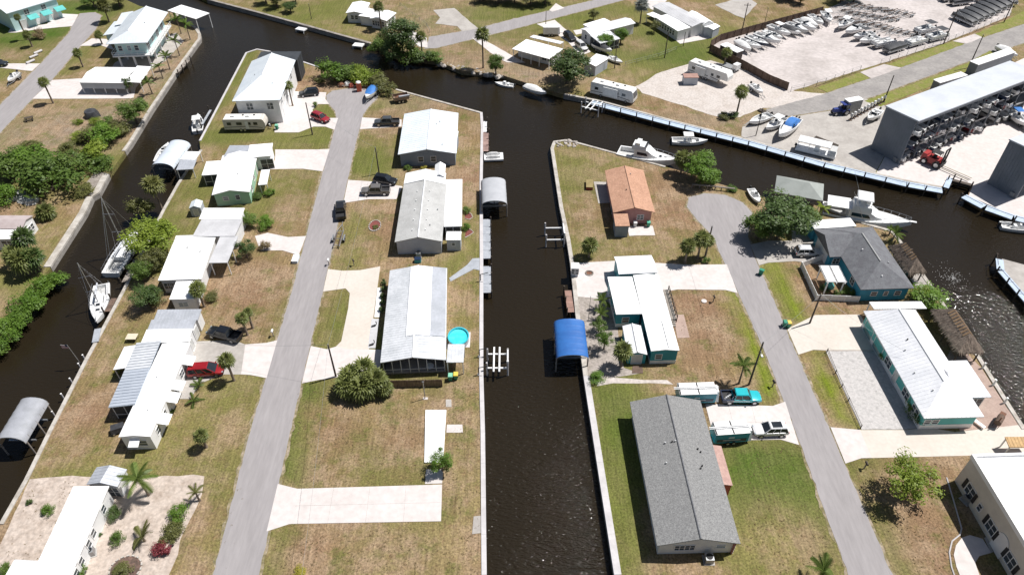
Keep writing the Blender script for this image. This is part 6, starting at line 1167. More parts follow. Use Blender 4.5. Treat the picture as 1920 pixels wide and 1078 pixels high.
# pale blue dock sections with pilings and top rail
def dock(name, label, line, w, z, mat, seg, pil=True, rail=True, pm=wood_dark, planks=0, ph=1.0, side=1):
    pts = pts2(line); off = pts[0]; r = thing(name, label, 'dock', (off.x, off.y, 0)); last = None
    for a, b_ in zip(pts, pts[1:]):
        d = (b_-a); n = Vector((d.y, -d.x)).normalized()*side; k = max(1, round(d.length/seg)); g = d.normalized()*.03
        for i in range(k):
            p, q = a.lerp(b_, i/k)-off, a.lerp(b_, (i+1)/k)-off
            if planks:
                kk = max(1, round((q-p).length/planks)); dd = (q-p)/kk; gg = d.normalized()*.015
                for j in range(kk): s0 = p+dd*j; e0 = s0+dd; MB().prism([(x.x, x.y) for x in (s0+gg, e0-gg, e0-gg+n*w, s0+gg+n*w)], z-.05, z+random.uniform(-.006, .006)).build('plank', mat, r)
            else: MB().prism([(x.x, x.y) for x in (p+g, q-g, q-g+n*w, p+g+n*w)], z-.12, z).build('deck_panel', mat, r)
            MB().prism([(x.x, x.y) for x in (p+n*(w-.14), q+n*(w-.14), q+n*(w-.02), p+n*(w-.02))], z-.36, z-.13).build('edge_beam', pm, r)
            if pil:
                c_ = p+n*(w+.1); MB().tube((c_.x, c_.y, -2.6), (c_.x, c_.y, z+ph), .13, 8).build('piling', pm, r)
            if rail:
                MB().tube((*(p+n*(w+.1)), z+ph-.12), (*(q+n*(w+.1)), z+ph-.12), .045, 5).build('rail', pm, r)
    c_ = pts[-1]-off+n*(w+.1)
    if pil: MB().tube((c_.x, c_.y, -2.6), (c_.x, c_.y, z+ph), .13, 8).build('piling', pm, r)
    return r
dock('marina_dock', 'long pale blue dock with dark pilings along the marina', [(1112, 190), (1260, 229), (1408, 266), (1547, 306), (1700, 342), (1766, 354)], 1.9, .16, dock_blue, 3.6)
dock('marina_dock', 'short pale blue dock end beside the marina slip', [(1768, 352), (1776, 333)], 1.0, .18, dock_blue, 3.0, rail=False)
dock('marina_dock', 'curved pale blue dock under the right edge rack building', [(1812, 366), (1850, 386), (1901, 404), (2050, 441)], 1.9, .16, dock_blue, 3.6)
dock('marina_dock', 'dock corner with blue edge at the right, beyond the water splash', [(1880, 490), (1882, 510), (1960, 600)], 1.2, .3, dock_blue, 3.2)
sheet('pier', [(1878, 486), (1930, 500), (2100, 560), (2100, 720), (1960, 600), (1882, 510)], .12, concrete_g, 0, z0=-2.5)
dock('slip_bulkhead', 'dark timber bulkhead at the marina slip', [(1778, 334), (1822, 346)], .8, .1, wood_dark, 2.2, rail=False)
# boats on the apron
boat('cc', (1444, 222), (1404, 238), 'open white boat on the ground, leftmost of three by the marina dock', trailer=None, z=.15)
boat('cct', (1466, 232), (1440, 247), 'white boat with small white top, middle of three on the apron', z=.15)
BO['bluetop'] = make_boat('cuddy', 9.4, 3.0, 1.5, None, None, name='motor_boat'); MB().loft([[(x, -w, z0), (x, w, z0), (x, w*.7, z1), (x, -w*.7, z1)] for x, w, z0, z1 in ((-3.6, 1.1, 1.6, 2.0), (-1.5, 1.25, 1.7, 2.6), (.2, 1.15, 1.8, 2.6), (1.0, .9, 1.8, 2.1))]).build('cockpit_cover', tarp_blue, BO['bluetop'], True, True)
boat('bluetop', (1490, 236), (1459, 266), 'big white cruiser with blue cockpit cover on the apron', z=.3)
o = proto('work_barge'); MB().box(-4, -1.25, .3, 4, 1.25, .8).build('hull', gel_white, o); MB().box(-3.9, -1.3, 2.5, 2.6, 1.3, 2.62).build('canopy', white_paint, o)
for x in (-3.7, -1.5, .6, 2.4):
    for s in (-1, 1): MB().tube((x, s*1.15, .8), (x, s*1.15, 2.5), .05).build('post', metal_m, o)
MB().box(2.7, -1.2, .8, 3.9, 1.2, 2.0).build('deck_house', gel_grey, o); MB().box(-.4, -.5, .8, .5, .5, 1.7).build('console', gel_white, o); outboard(o, -4, 0, .6)
c, rz, _ = heading((1495, 280), (1562, 296)); clone(o, (c.x, c.y, .05), rz, 'white canopied work boat standing beside the marina dock', 'boat', 'boats')
for q, l in (((1432, 211, 1450, 219), 'stack of dark timbers behind the leftmost apron boat'), ((1535, 262, 1562, 273), 'stack of dark timbers behind the white work boat'), ((1438, 146, 1462, 158), 'stack of dark beams at the brown fence end')):
    c, rz, l_ = heading(q[:2], q[2:]); t = thing('timber_stack', l, 'timber', (c.x, c.y, 0), rz)
    for i in range(4): MB().box(-2.6, -.6+i*.3, .05, 2.6, -.36+i*.3, .32).build('beam', wood_dark, t)
# engines, tractor, crate beside the rack building
for i in range(11):
    p = P(1594+i*6.2, 226-i*3.4); t = thing('outboard_motor', 'outboard motor standing in the row by the rack building, %s from the left' % ORD[i], 'motor', (p.x, p.y, .04), random.uniform(0, 6.3), 'outboard motors in a row'); MB().taper(-.3, -.22, .3, .22, 1.0, 1.65, .06, .05).build('cowling', white_paint if i % 2 else gel_grey, t); MB().box(-.1, -.08, .1, .1, .08, 1.0).build('leg', black_m, t); MB().box(-.35, -.3, 0, .35, .3, .1).build('stand', wood_brown, t)
c, rz, _ = heading((1590, 212), (1558, 216)); t = thing('tractor', 'dark blue tractor on the marina road side', 'tractor', (c.x, c.y, .05), rz); bm_ = paint('navy_tractor_paint', (.02, .04, .2), .4)
MB().taper(.1, -.5, 2.0, .5, .8, 1.5, .1, .1).build('hood', bm_, t); MB().box(-1.6, -1.1, .8, .1, 1.1, 1.3).build('rear_deck', bm_, t); MB().box(-.9, -.4, 1.3, -.3, .4, 2.0).build('seat', black_m, t); MB().box(-1.5, -.9, 2.5, .2, .9, 2.6).build('canopy', bm_, t)
for x in (-1.4, .05):
    for s in (-.8, .8): MB().tube((x, s, 1.2), (x, s, 2.5), .05).build('canopy_post', black_m, t)
for s in (-1, 1): wheel(t, -.9, s*1.0, .7, .4); wheel(t, 1.5, s*.7, .42, .3)
h = H('storage_crate', 'tall white wrapped crate beside the blue tractor', 'crate', (1595, 210)); h.wing((1593, 192), (1620, 187), (1596, 183), 3.2, 'flat', 0, bright_roof, mk('grey_wrap', (.4, .4, .38), rough=.6), ov=.05)
boat('bow', (1648, 214), (1622, 236), 'white boat half hidden beside the dark rack wall', trailer=True)
# yard rows
FROW = [((1380, 86), (1404, 103), 'wcover'), ((1389, 85), (1419, 97), 'cc'), ((1401, 78), (1434, 93), 'navy'), ((1417, 74), (1455, 88), 'cuddy'), ((1428, 66), (1465, 82), 'bow'), ((1442, 58), (1475, 73), 'cct'), ((1465, 58), (1495, 71), 'bcover'), ((1478, 55), (1505, 67), 'grey'), ((1490, 48), (1524, 65), 'cuddy'), ((1504, 44), (1528, 58), 'wcover'), ((1518, 38), (1538, 53), 'cc'), ((1541, 30), (1555, 52), 'cct')]
for i, (a, b_, k) in enumerate(FROW): boat(k, a, b_, 'trailered boat in the row along the brown fence, %s from the near end' % ORD[i], trailer=True, tlabel='trailer under the fence row boat that is %s from the near end' % ORD[i], group='boats along the yard fence')
SROW = [((1594, 46), (1568, 62), 'cct'), ((1614, 59), (1584, 70), 'cuddy'), ((1635, 71), (1598, 79), 'ccb'), ((1642, 79), (1611, 87), 'cc'), ((1672, 84), (1635, 92), 'ponw'), ((1697, 90), (1652, 104), 'ponb'), ((1732, 80), (1695, 91), 'ponw'), ((1748, 59), (1716, 67), 'pon'), ((1770, 71), (1736, 80), 'pon')]
for i, (a, b_, k) in enumerate(SROW): boat(k, a, b_, 'boat in the middle yard row, %s counted from the upper left' % ORD[i], trailer=True, tlabel='trailer under the middle yard row boat, %s from the upper left' % ORD[i], group='boats in the middle yard row')
for i in range(8): boat('ponb', (1786+i*11, 34-i*5.2), (1826+i*11, 52-i*5.2), 'black covered pontoon boat in the top right row, %s from the near end' % ORD[i], trailer=True, tlabel='trailer under the black pontoon cover, %s from the near end' % ORD[i], group='black covered pontoon boats')
for i, (a, b_) in enumerate([((1778, 12), (1822, 6)), ((1765, 4), (1800, -2)), ((1830, 5), (1850, -2))]): boat('skiff' if i == 2 else 'ponb', a, b_, 'low boat at the top edge of the yard, %s from the left' % ['second', 'first', 'third'][i], trailer=True)
k = 0
for row, (x0, y0, n) in enumerate([(1566, 40, 7), (1580, 26, 8), (1592, 14, 9), (1660, 60, 4)]):
    for i in range(n):
        p = P(x0+i*13.5+random.uniform(-2, 2), y0+i*2.2+random.uniform(-1.5, 1.5)); clone(TRL, (p.x, p.y, .04), R(200)+random.uniform(-.25, .25), 'bare boat trailer in the %s, %s from the left' % (('front dense trailer row', 'middle dense trailer row', 'back dense trailer row', 'short trailer row behind the pontoon boats')[row], ORD[i]), 'trailer', 'bare trailers in the yard')
h = H('storage_container', 'dark container with flat white roof inside the yard fence corner', 'container', (1355, 105)); h.wing((1350, 84), (1382, 99), (1362, 79), 2.8, 'flat', 0, bright_roof, mk('dark_brown_steel', (.06, .045, .04), rough=.6), ov=.1)
def fence(label, line, hgt, mat, bw=.3, name='timber_fence', post=2.4, gap=.02, z=0, th=.05, railm=None):
    pts = pts2(line); off = pts[0]; r = thing(name, label, 'fence', (off.x, off.y, z)); cache = {}
    for a, b_ in zip(pts, pts[1:]):
        d = b_-a; n = max(1, round(d.length/bw)); ang = math.atan2(d.y, d.x); w = d.length/n; me = MB().box(gap/2, -th/2, .03, w-gap/2, th/2, hgt).mesh('board', mat)
        for i in range(n): p = a.lerp(b_, i/n)-off; obj('board', me, r, (p.x, p.y, random.uniform(-.02, .02)), (0, 0, ang))
        k = max(1, round(d.length/post)); pm = MB().box(-.06, -.14, 0, .06, -.03, hgt+.05).mesh('post', mat)
        for i in range(k+1): p = a.lerp(b_, i/k)-off; obj('post', pm, r, (p.x, p.y, 0), (0, 0, ang))
        for zz in (.35, hgt-.35): p, q = a-off, b_-off; MB().tube((p.x, p.y, zz), (q.x, q.y, zz), .04, 4).build('rail', railm or mat, r)
    return r
fence('brown board fence along the near side of the boat yard', [(1330, 97), (1390, 127), (1440, 155), (1476, 170)], 2.0, wood_brown, .9)
fence('dark board fence behind the fence row of boats', [(1331, 90), (1350, 78), (1440, 53), (1540, 26)], 2.0, wood_brown, 1.1)
fence('brown slat fence in front of the screened porch', [(733, 726), (829, 724)], 1.5, wood_brown, .22)
fence('white privacy fence round the blue house garden', [(1556, 482), (1501, 502), (1529, 563), (1608, 566)], 1.25, white_paint, 1.2, 'privacy_fence', railm=white_paint)
def postrail(name, label, line, hgt, mat, step, rails, rad=.05, cat='fence'):
    pts = pts2(line); off = pts[0]; r = thing(name, label, cat, (off.x, off.y, 0))
    for a, b_ in zip(pts, pts[1:]):
        k = max(1, round((b_-a).length/step))
        for i in range(k+1): p = a.lerp(b_, i/k)-off; MB().tube((p.x, p.y, -.1), (p.x, p.y, hgt), rad, 6).build('post', mat, r)
        for z in rails: p, q = a-off, b_-off; MB().tube((p.x, p.y, z), (q.x, q.y, z), rad*.5, 5).build('rail', mat, r)
    return r
postrail('wire_fence', 'low wire fence between yard and grass verge, near part', [(1482, 173), (1530, 163), (1612, 134)], 1.5, galv, 3.2, (.5, 1.0, 1.45)); postrail('wire_fence', 'low wire fence between yard and grass verge, far part', [(1650, 122), (1762, 85), (1830, 60), (1892, 33)], 1.5, galv, 3.2, (.5, 1.0, 1.45))
postrail('rope_fence', 'dark post and rail beside the shell drive', [(1550, 660), (1566, 700), (1590, 752), (1613, 803)], .8, wood_dark, 3.2, (.35, .7), .07); postrail('wire_fence', 'grey wire fence across the lawn behind the motorhome', [(1172, 124), (1235, 108), (1268, 95)], 1.1, galv, 3, (.5, 1.05)); postrail('wire_fence', 'thin wire fence left of the far road', [(750, 12), (800, 50), (806, 62)], 1.1, galv, 4, (.5, 1.05))
# guard rail, curb stones
pts = pts2([(1297, 352), (1340, 356), (1376, 360)]); r = thing('guard_rail', 'weathered timber guard rail behind the right cul de sac', 'guard rail', (pts[0].x, pts[0].y, 0))
for a, b_ in zip(pts, pts[1:]):
    MB().tube((*(a-pts[0]), .75), (*(b_-pts[0]), .75), .16, 6).build('rail', wood_grey, r)
    for i in range(4): p = a.lerp(b_, i/3)-pts[0]; MB().tube((p.x, p.y, -.1), (p.x, p.y, .7), .1, 6).build('post', wood_grey, r)
pts = pts2([(635, 164), (665, 165), (700, 165)]); r = thing('guard_rail', 'low timber barrier behind the left cul de sac', 'guard rail', (pts[0].x, pts[0].y, 0))
for a, b_ in zip(pts, pts[1:]): MB().tube((*(a-pts[0]), .45), (*(b_-pts[0]), .45), .12, 6).build('rail', wood_grey, r); MB().tube((*(a-pts[0]), -.1), (*(a-pts[0]), .5), .1, 6).build('post', wood_grey, r)
# ---------------------------------------------------------------- moored boats, docks and lifts
SL = make_sail(11.6, 3.5, 12.5); c, rz, _ = heading((210, 505), (253, 438)); clone(SL, (c.x, c.y, -1.45), rz, 'larger white sailboat with two spreaders, moored by the bright tree', 'sailboat', 'sailboats')
SL2 = make_sail(9.2, 2.9, 10.0); c, rz, _ = heading((189, 540), (183, 592)); clone(SL2, (c.x, c.y, -1.45), rz, 'smaller white sailboat moored bow towards the viewer', 'sailboat', 'sailboats')
CR = make_cruiser(); c, rz, _ = heading((1165, 284), (1260, 303)); clone(CR, (c.x, c.y, -1.7), rz, 'white cruiser yacht moored behind the terracotta roofed bungalow', 'yacht', None, (1.05, 1.15, 1.12))
SY = make_sport(); c, rz, _ = heading((1553, 393), (1688, 419)); clone(SY, (c.x, c.y, -1.7), rz, 'large white sport fishing yacht with flybridge and cockpit awning', 'yacht')
boat('cct', (369, 246), (371, 212), 'white centre console boat moored beside the green strip'); boat('cct', (1266, 260), (1318, 262), 'white console boat moored along the pale blue dock'); boat('cc', (1895, 420), (1935, 425), 'boat with teal bottom moored at the right edge')
boat('skiff', (957, 155), (936, 152), 'dinghy on the lift below the far home'); boat('wcover', (985, 165), (1022, 180), 'white boat with pointed shade on the lift under the oak', z=-.2)
boat('cc', (927, 384), (927, 350), 'boat stored under the pale grey rounded canopy', z=.4); boat('cc', (300, 315), (320, 280), 'boat stored under the pale rounded canopy on the left canal', z=.4)
def lift(label, nl, nr, fl, z=.5, bunks=True):
    m, L, Wd = FR(nl, nr, fl, z); p = P(*nl); r = thing('boat_lift', label, 'boat lift', (p.x, p.y, 0)); m = Matrix.Translation((-p.x, -p.y, 0)) @ m
    for u in (0, L):
        for v in (0, Wd): MB(m).tube((u, v, -2.5), (u, v, z+1.2), .14, 8).build('piling', seawall_w, r)
    for v in (0, Wd): MB(m).box(0, v-.1, z-.1, L, v+.1, z+.1).build('cross_beam', white_paint, r)
    MB(m).box(L-.1, 0, z+1.0, L+.1, Wd, z+1.2).build('top_beam', white_paint, r)
    if bunks:
        for u in (.33, .6): MB(m).box(u*L-.12, -.9, z+.12, u*L+.12, Wd+1.2, z+.32).build('bunk', white_paint, r)
    MB(m).tube((L-.0, 0, z+1.2), (L, 0, z+1.6), .16, 8).build('motor', white_paint, r)
    return r
lift('empty white boat lift beside the round pool home', (913, 690), (952, 690), (913, 664)); lift('empty white boat lift off the pink bungalow lawn', (1024, 450), (1058, 449), (1022, 428), bunks=False); lift('small white boat lift at the far end of the marina dock', (1090, 200), (1122, 208), (1092, 190))
for (a, b_, c_), l in ((((553, 55), (569, 58), (557, 50)), 'small white floating lift by the top lawn, left one'), (((660, 86), (678, 88), (664, 80)), 'small white floating lift by the top lawn, right one')):
    h = H('floating_dock', l, 'dock', a); h.wing(a, b_, c_, -.2, 'flat', 0, white_paint, None, zb=-2, th=.3, posts=[(.05, .05), (.95, .05)], name='float')
h = H('jet_ski_dock', 'white two berth jet ski float on the middle canal', 'dock', (908, 298)); h.wing((908, 300), (944, 299), (909, 287), -.5, 'flat', 0, gel_white, None, th=.4, name='float')
for i in range(2): MB(h.m).loft([[(x, h.W*(.27+.46*i)-w, -.48), (x, h.W*(.27+.46*i)+w, -.48), (x, h.W*(.27+.46*i)+w*.5, -.48+t), (x, h.W*(.27+.46*i)-w*.5, -.48+t)] for x, w, t in ((.5, .42, .3), (1.5, .5, .5), (2.6, .45, .5), (3.4, .12, .25))]).build('cradle', gel_grey, h.root, False, True)
dock('canal_dock', 'grey dock panels with cleats along the canal beside the grey roofed home', [(905.5, 412), (905.5, 486)], 1.35, .12, dock_grey, 2.4, rail=False, ph=.5, side=-1); dock('canal_dock', 'grey dock panels along the canal above the round pool', [(905.5, 500), (905.5, 550)], 1.35, .12, dock_grey, 2.4, rail=False, ph=.5, side=-1)
dock('canal_dock', 'reddish wooden dock beside the grey blue bungalow', [(906, 250), (905.5, 285)], 1.2, .15, mk('reddish_deck', (.32, .22, .19), (.26, .17, .15), sc=1, rough=.85, var=.15), 2.5, rail=False, side=-1, planks=.35); dock('canal_dock', 'white floating dock at the grey blue bungalow corner', [(906.5, 228), (906, 248)], .8, .05, gel_white, 2.5, rail=False, side=-1); dock('canal_dock', 'weathered plank dock beside the larger sailboat', [(240, 530), (262, 487)], 1.0, .15, wood_grey, 3, rail=False, side=-1, planks=.35)
dock('canal_dock', 'broken plank dock on the left bank below the thicket', [(170, 362), (200, 325)], 2.4, .12, wood_grey, 3, rail=False, pil=False, side=-1, planks=.5); dock('canal_dock', 'brown plank dock beside the smaller sailboat', [(207, 585), (220, 560)], .9, .15, wood_brown, 3, rail=False, side=-1, planks=.4); dock('canal_dock', 'rusty plank dock with red stain above the blue canopy', [(1077, 586), (1071, 545)], 1.1, .1, mk('red_stained_deck', (.33, .2, .16), (.24, .15, .12), sc=1, rough=.85, var=.15), 3, rail=False, side=-1, planks=.4); dock('canal_dock', 'small dock beside the white centre console boat', [(381, 234), (397, 207)], .5, .1, dock_grey, 3, rail=False, side=-1); dock('canal_dock', 'wooden dock by the coconut palms below the stilt house', [(322, 138), (346, 113)], 1.6, .12, wood_grey, 2.4, rail=False, side=1, planks=.45)
sheet('dock_pad', [(876, 497), (886, 485), (905, 484), (905, 508), (888, 505), (845, 528), (842, 522)], .06, dock_grey, 0)
h = H('dock_platform', 'pale dock platform with fish table near the flagpole', 'dock', (172, 640)); h.wing((172, 642), (184, 642), (177, 617), .3, 'flat', 0, dock_grey, None, zb=-2, posts=[(.1, .1), (.9, .1), (.1, .9)], name='platform')
dock('basin_dock', 'pale plank dock behind the smaller thatched hut', [(1690, 460), (1728, 512)], 1.4, .12, dock_grey, 3, rail=False); dock('basin_dock', 'brown dock behind the larger thatched hut with white pilings', [(1830, 660), (1890, 756)], .5, .12, wood_brown, 3.2, rail=False, pm=white_paint, ph=1.1)
for i, (x, y) in enumerate([(160, 672), (152, 688), (136, 716), (120, 745), (103, 778)]): p = P(x, y); t = thing('mooring_post', 'white mooring post on the left canal wall, %s from the flagpole' % ORD[i], 'post', (p.x-.4, p.y+.3, 0), 0, 'mooring posts'); MB().tube((0, 0, -2.5), (0, 0, .5), .11, 8).build('post', seawall_w, t); MB().tube((0, 0, .5), (0, 0, .58), .13, 8, .02).build('cap', white_paint, t)
# ---------------------------------------------------------------- vehicles
car('pickup', (.012, .014, .018), (454, 640), (392, 625), 'black pickup on the concrete beside the red minivan', 'pickup'); car('van', (.3, .012, .016), (362, 702), (416, 698), 'red minivan parked beside the long white home', 'minivan')
car('pickup', (.02, .02, .023), (640, 420), (640, 380), 'dark pickup on the road hitched to a boat trailer', 'pickup'); clone(TRL, P(637, 446)+Vector((0, 0, .04)), R(91), 'bare boat trailer behind the dark pickup on the road', 'trailer', 'boat trailers')
car('pickup', (.16, .15, .14), (728, 363), (682, 364), 'grey pickup parked beside the grey roofed home', 'pickup'); car('suv', (.012, .013, .015), (702, 340), (744, 346), 'black SUV parked behind the grey pickup', 'SUV')
car('pickup', (.07, .075, .08), (750, 234), (702, 235), 'charcoal pickup at the cul de sac', 'pickup'); car('suv', (.32, .02, .03), (586, 220), (618, 232), 'red SUV in front of the tall white house', 'SUV'); car('suv', (.015, .015, .017), (594, 178), (566, 181), 'black car beside the tall white house', 'car')
_s = car('suv', (.75, .75, .75), (1473, 810), (1410, 812), 'white SUV with dark sunroof on the grey roof house drive', 'SUV').name; MB().box(-1.35, -.48, 1.735, .0, .48, 1.75).build('sunroof', glass_m, bpy.data.objects[_s]); car('suv', (.7, .71, .72), (1492, 478), (1534, 478), 'white car in the shade of the bright blue house', 'car'); o = car('pickup', cyan_p, (1346, 750), (1428, 750), 'turquoise and black work pickup in front of the trailer', 'pickup')
for ch in o.children:
    if ch.name.startswith(('cargo_bed', 'tailgate')): setmat(ch, navy_p)
for i in range(6): MB().tube((-2.4+i*.27, -.5+.2*(i % 4), .8), (-2.2+i*.27, -.4+.2*(i % 4), 1.1), .13, 8).build('hose_coil', white_paint, o)
MB().box(-2.2, -.955, .75, 1.0, -.951, .9).build('door_lettering', white_paint, o)
car('suv', (.02, .02, .022), (1060, 68), (1076, 80), 'black SUV on the far drive', 'SUV'); car('suv', (.65, .65, .64), (1080, 84), (1100, 100), 'white SUV on the far drive behind the black one', 'SUV'); car('suv', (.03, .035, .04), (-14, 124), (10, 124), 'dark car at the left edge driveway', 'car')
RT, RF, RM = make_rv('travel'), make_rv('fifth'), make_rv('motor')
c, rz, _ = heading((424, 243), (505, 242)); clone(RT, (c.x, c.y, .05), rz, 'beige travel trailer in front of the tall white house', 'camper'); c, rz, _ = heading((1294, 136), (1365, 162)); clone(RF, (c.x, c.y, .04), rz, 'white fifth wheel camper on the gravel lot', 'camper'); c, rz, _ = heading((1118, 176), (1182, 192)); clone(RM, (c.x, c.y, .02), rz, 'white motorhome on the grass above the marina dock', 'motorhome')
def cargo(L, mat, label, a, b_, ladder=True):
    c, rz, _ = heading(a, b_); t = thing('cargo_trailer', label, 'trailer', (c.x, c.y, .06), rz, 'cargo trailers'); MB().taper(-L/2, -1.05, L/2, 1.05, .5, 2.35, .02, .02).build('body', mat, t); MB().taper(L/2-.03, -1.0, L/2+.5, 1.0, .5, 2.3, .12, .35).build('nose', white_paint, t); MB().box(-L/2-.02, -1.07, 2.35, L/2, 1.07, 2.42).build('roof', white_paint, t)
    MB().tube((L/2+.4, 0, .5), (L/2+1.3, 0, .5), .05).build('hitch', black_m, t)
    for s in (-1, 1): wheel(t, -.4, s*1.05, .33, .22); wheel(t, .4, s*1.05, .33, .22)
    if ladder:
        for x in (-L/2+.1, .1): MB().box(x-.06, -1.02, 2.42, x+.06, 1.02, 2.5).build('roof_bar', black_m, t)
        for y in (-.12, .12): MB().box(-L/2-.7, y-.05, 2.52, L/2+.4, y+.05, 2.6).build('ladder_rail', white_paint, t)
        MB().box(-L/2+.3, -1.068, .75, L/2-.3, -1.052, 1.3).build('side_band', navy_p, t); MB().box(-.5, -1.075, 1.45, .3, -1.053, 1.75).build('logo', paint('logo_pale', (.5, .65, .7), .4), t); MB().box(-1.2, -1.075, 1.0, 1.2, -1.069, 1.2).build('lettering', paint('logo_pale2', (.35, .45, .5), .4), t)
    return t
cargo(5.2, teal_p, 'teal cargo trailer with roof ladder behind the turquoise pickup', (1268, 750), (1335, 748)); cargo(4.6, teal_p, 'teal cargo trailer with roof ladder beside the white SUV', (1336, 824), (1392, 820)); cargo(4.0, white_paint, 'small white cargo trailer on the far drive', (1024, 66), (1040, 66), False)
boat('skiff', (40, 140), (16, 165), 'small boat on a trailer beside the left road', trailer=True); boat('bcover', (1116, 92), (1142, 104), 'covered boat on a trailer behind the far shed', trailer=True)
boat('skiff', (1142, 112), (1164, 122), 'teal dinghy lying on the grass beside the oak shed', z=.05); boat('skiff', (1406, 165), (1428, 183), 'small skiff on a trailer beside the marina palm', trailer=True); boat('blue', (1893, 222), (1909, 238), 'boat with blue top behind the right rack building', trailer=True); boat('cc', (1912, 232), (1930, 248), 'white boat at the right edge behind the racks', trailer=True)
boat('wcover', (1875, 100), (1893, 110), 'white boat shell at the far end of the rack building', trailer=True); boat('cover', (704, 172), (690, 192), 'boat under blue tarp beside the cul de sac', trailer=True)
boat('skiff', (1408, 362), (1420, 382), 'white dinghy pulled up beside the oak by the basin', z=.0)
# dump trailer
c, rz, _ = heading((740, 192), (764, 188)); t = thing('dump_trailer', 'brown loaded dump trailer on the grass at the cul de sac', 'trailer', (c.x, c.y, 0), rz)
bw_ = MB().box(-1.8, -1.0, .7, 1.8, 1.0, .85)
for x0, y0, x1, y1 in ((-1.8, -1.0, 1.8, -.94), (-1.8, .94, 1.8, 1.0), (-1.8, -.94, -1.74, .94), (1.74, -.94, 1.8, .94)): bw_.box(x0, y0, .85, x1, y1, 1.55)
bw_.build('dump_box', mk('tan_dump_box', (.3, .22, .16), rough=.7), t); MB().dome((0, 0, .9), 1.5, .8, .55, 9, 3).build('load', rust_m, t); MB().box(-.6, -1.4, 1.56, 1.9, -.9, 1.9).build('tarp_roll', canopy_grey, t); MB().tube((1.8, 0, .55), (3.2, 0, .5), .07).build('tongue', black_m, t)
for s in (-1, 1): wheel(t, -.6, s*1.05, .36, .24); wheel(t, .25, s*1.05, .36, .24)
# portable toilet
p = P(674, 171); t = thing('portable_toilet', 'orange portable toilet with white roof at the cul de sac', 'toilet', (p.x, p.y, .05), R(10)); MB().box(-.55, -.55, 0, .55, .55, 2.1).build('cabin', orange_p, t); MB().dome((0, 0, 2.1), .62, .62, .35, 12, 4).build('roof', white_paint, t, True); MB().box(-.42, -.575, .1, .42, -.55, 1.95).build('door', paint('orange_door', (.55, .1, .04), .45), t)
# ---------------------------------------------------------------- poles and wires
def pole(at, hgt, label, arm=True, lamp=False, rz=0, r=.15, transformer=False):
    p = P(*at); t = thing('utility_pole', label, 'utility pole', (p.x, p.y, 0), rz, 'utility poles'); MB().tube((0, 0, -.2), (0, 0, hgt), r, 10, r*.7).build('pole', pole_wood, t, True)
    if arm: MB().box(-.9, -.06, hgt-.6, .9, .06, hgt-.46).build('crossarm', wood_grey, t)
    for x in ((-.8, 0, .8) if arm else (0,)): z = hgt-.46 if arm and x else hgt; MB().tube((x, 0, z), (x, 0, z+.18), .06, 6, .04).build('insulator', gel_grey, t)
    if transformer: MB().tube((.32, 0, hgt-1.9), (.32, 0, hgt-1.0), .24, 10).build('transformer', galv, t, True)
    if lamp: MB().tube((0, 0, hgt-1.6), (-.2, -1.1, hgt-1.3), .04).build('lamp_arm', galv, t); MB().taper(-.35, -1.5, -.05, -1.0, hgt-1.42, hgt-1.28, .03, .03).build('lamp', white_paint, t)
    return Vector((p.x, p.y, hgt))
tops = [pole((630, 706), 6.8, 'dark utility pole by the fan palm clump', False, rz=.3), pole((1404, 721), 8.9, 'tall utility pole with lamp behind the turquoise pickup', False, True), pole((711, 326), 6.0, 'utility pole on the lawn left of the grey blue bungalow', False), pole((586, 253), 7.6, 'utility pole at the drive of the tall white house', False), pole((1518, 606), 6.2, 'utility pole by the green bin at the right road', False), pole((1769, 83), 9.2, 'tall utility pole on the verge of the boat yard', False), pole((1657, 192), 6.6, 'utility pole behind the near end of the rack building', False), pole((1390, 64), 8.3, 'utility pole behind the yard fence, left one', True), pole((1432, 51), 5.2, 'thin pole behind the yard fence, right one', False, r=.08), pole((1882, 43), 9, 'utility pole at the top right verge', False), pole((1816, 128), 8.5, 'utility pole behind the middle of the rack building', False), pole((1246, 109), 6.8, 'utility pole on the lawn behind the motorhome', False), pole((1281, 87), 3.8, 'short pole at the sunroom patio corner', False, r=.1), pole((1023, 54), 4.8, 'pole beside the small white cargo trailer', False, r=.1), pole((1417, 255), 6.6, 'pole beside the three apron boats', False, r=.1), pole((1152, 129), 7, 'pole beside the oak shed', False, r=.12), pole((584, 36), 4.2, 'pole on the top lawn', False, r=.1), pole((1322, 481), 6.6, 'utility pole among the three cul de sac palms', False)]
pole((1103, 600), 5, 'thin mast beside the areca palms', False, r=.04)
def wire(a, b_, label, sag=.5):
    t = thing('power_line', label, 'power line', a); n = 10; MB().path([Vector(a).lerp(Vector(b_), i/n)-Vector(a)-Vector((0, 0, sag*4*(i/n)*(1-i/n))) for i in range(n+1)], .014, 4).build('wire', galv, t)
wire(tops[0], tops[2], 'power line from the fan palm clump pole to the lawn pole', .8); wire(tops[2], tops[3], 'power line between the two left poles', .6); wire(tops[0], P(340, 640, 3.3), 'service wire across the left road to the long home'); wire(tops[4], tops[1], 'service wire across the right road', .5); wire(tops[4], P(1700, 660, 4.6), 'service wire from the bin pole to the white hip roof'); wire(tops[1], tops[17], 'power line along the right peninsula lawn', .8); wire(tops[5], tops[9], 'power line along the boat yard verge', .7); wire(tops[5], tops[10], 'power line crossing the marina road', .5)
p0 = P(560, 1120, 5); wire(tops[0], p0, 'power line running down beside the left road', .8)
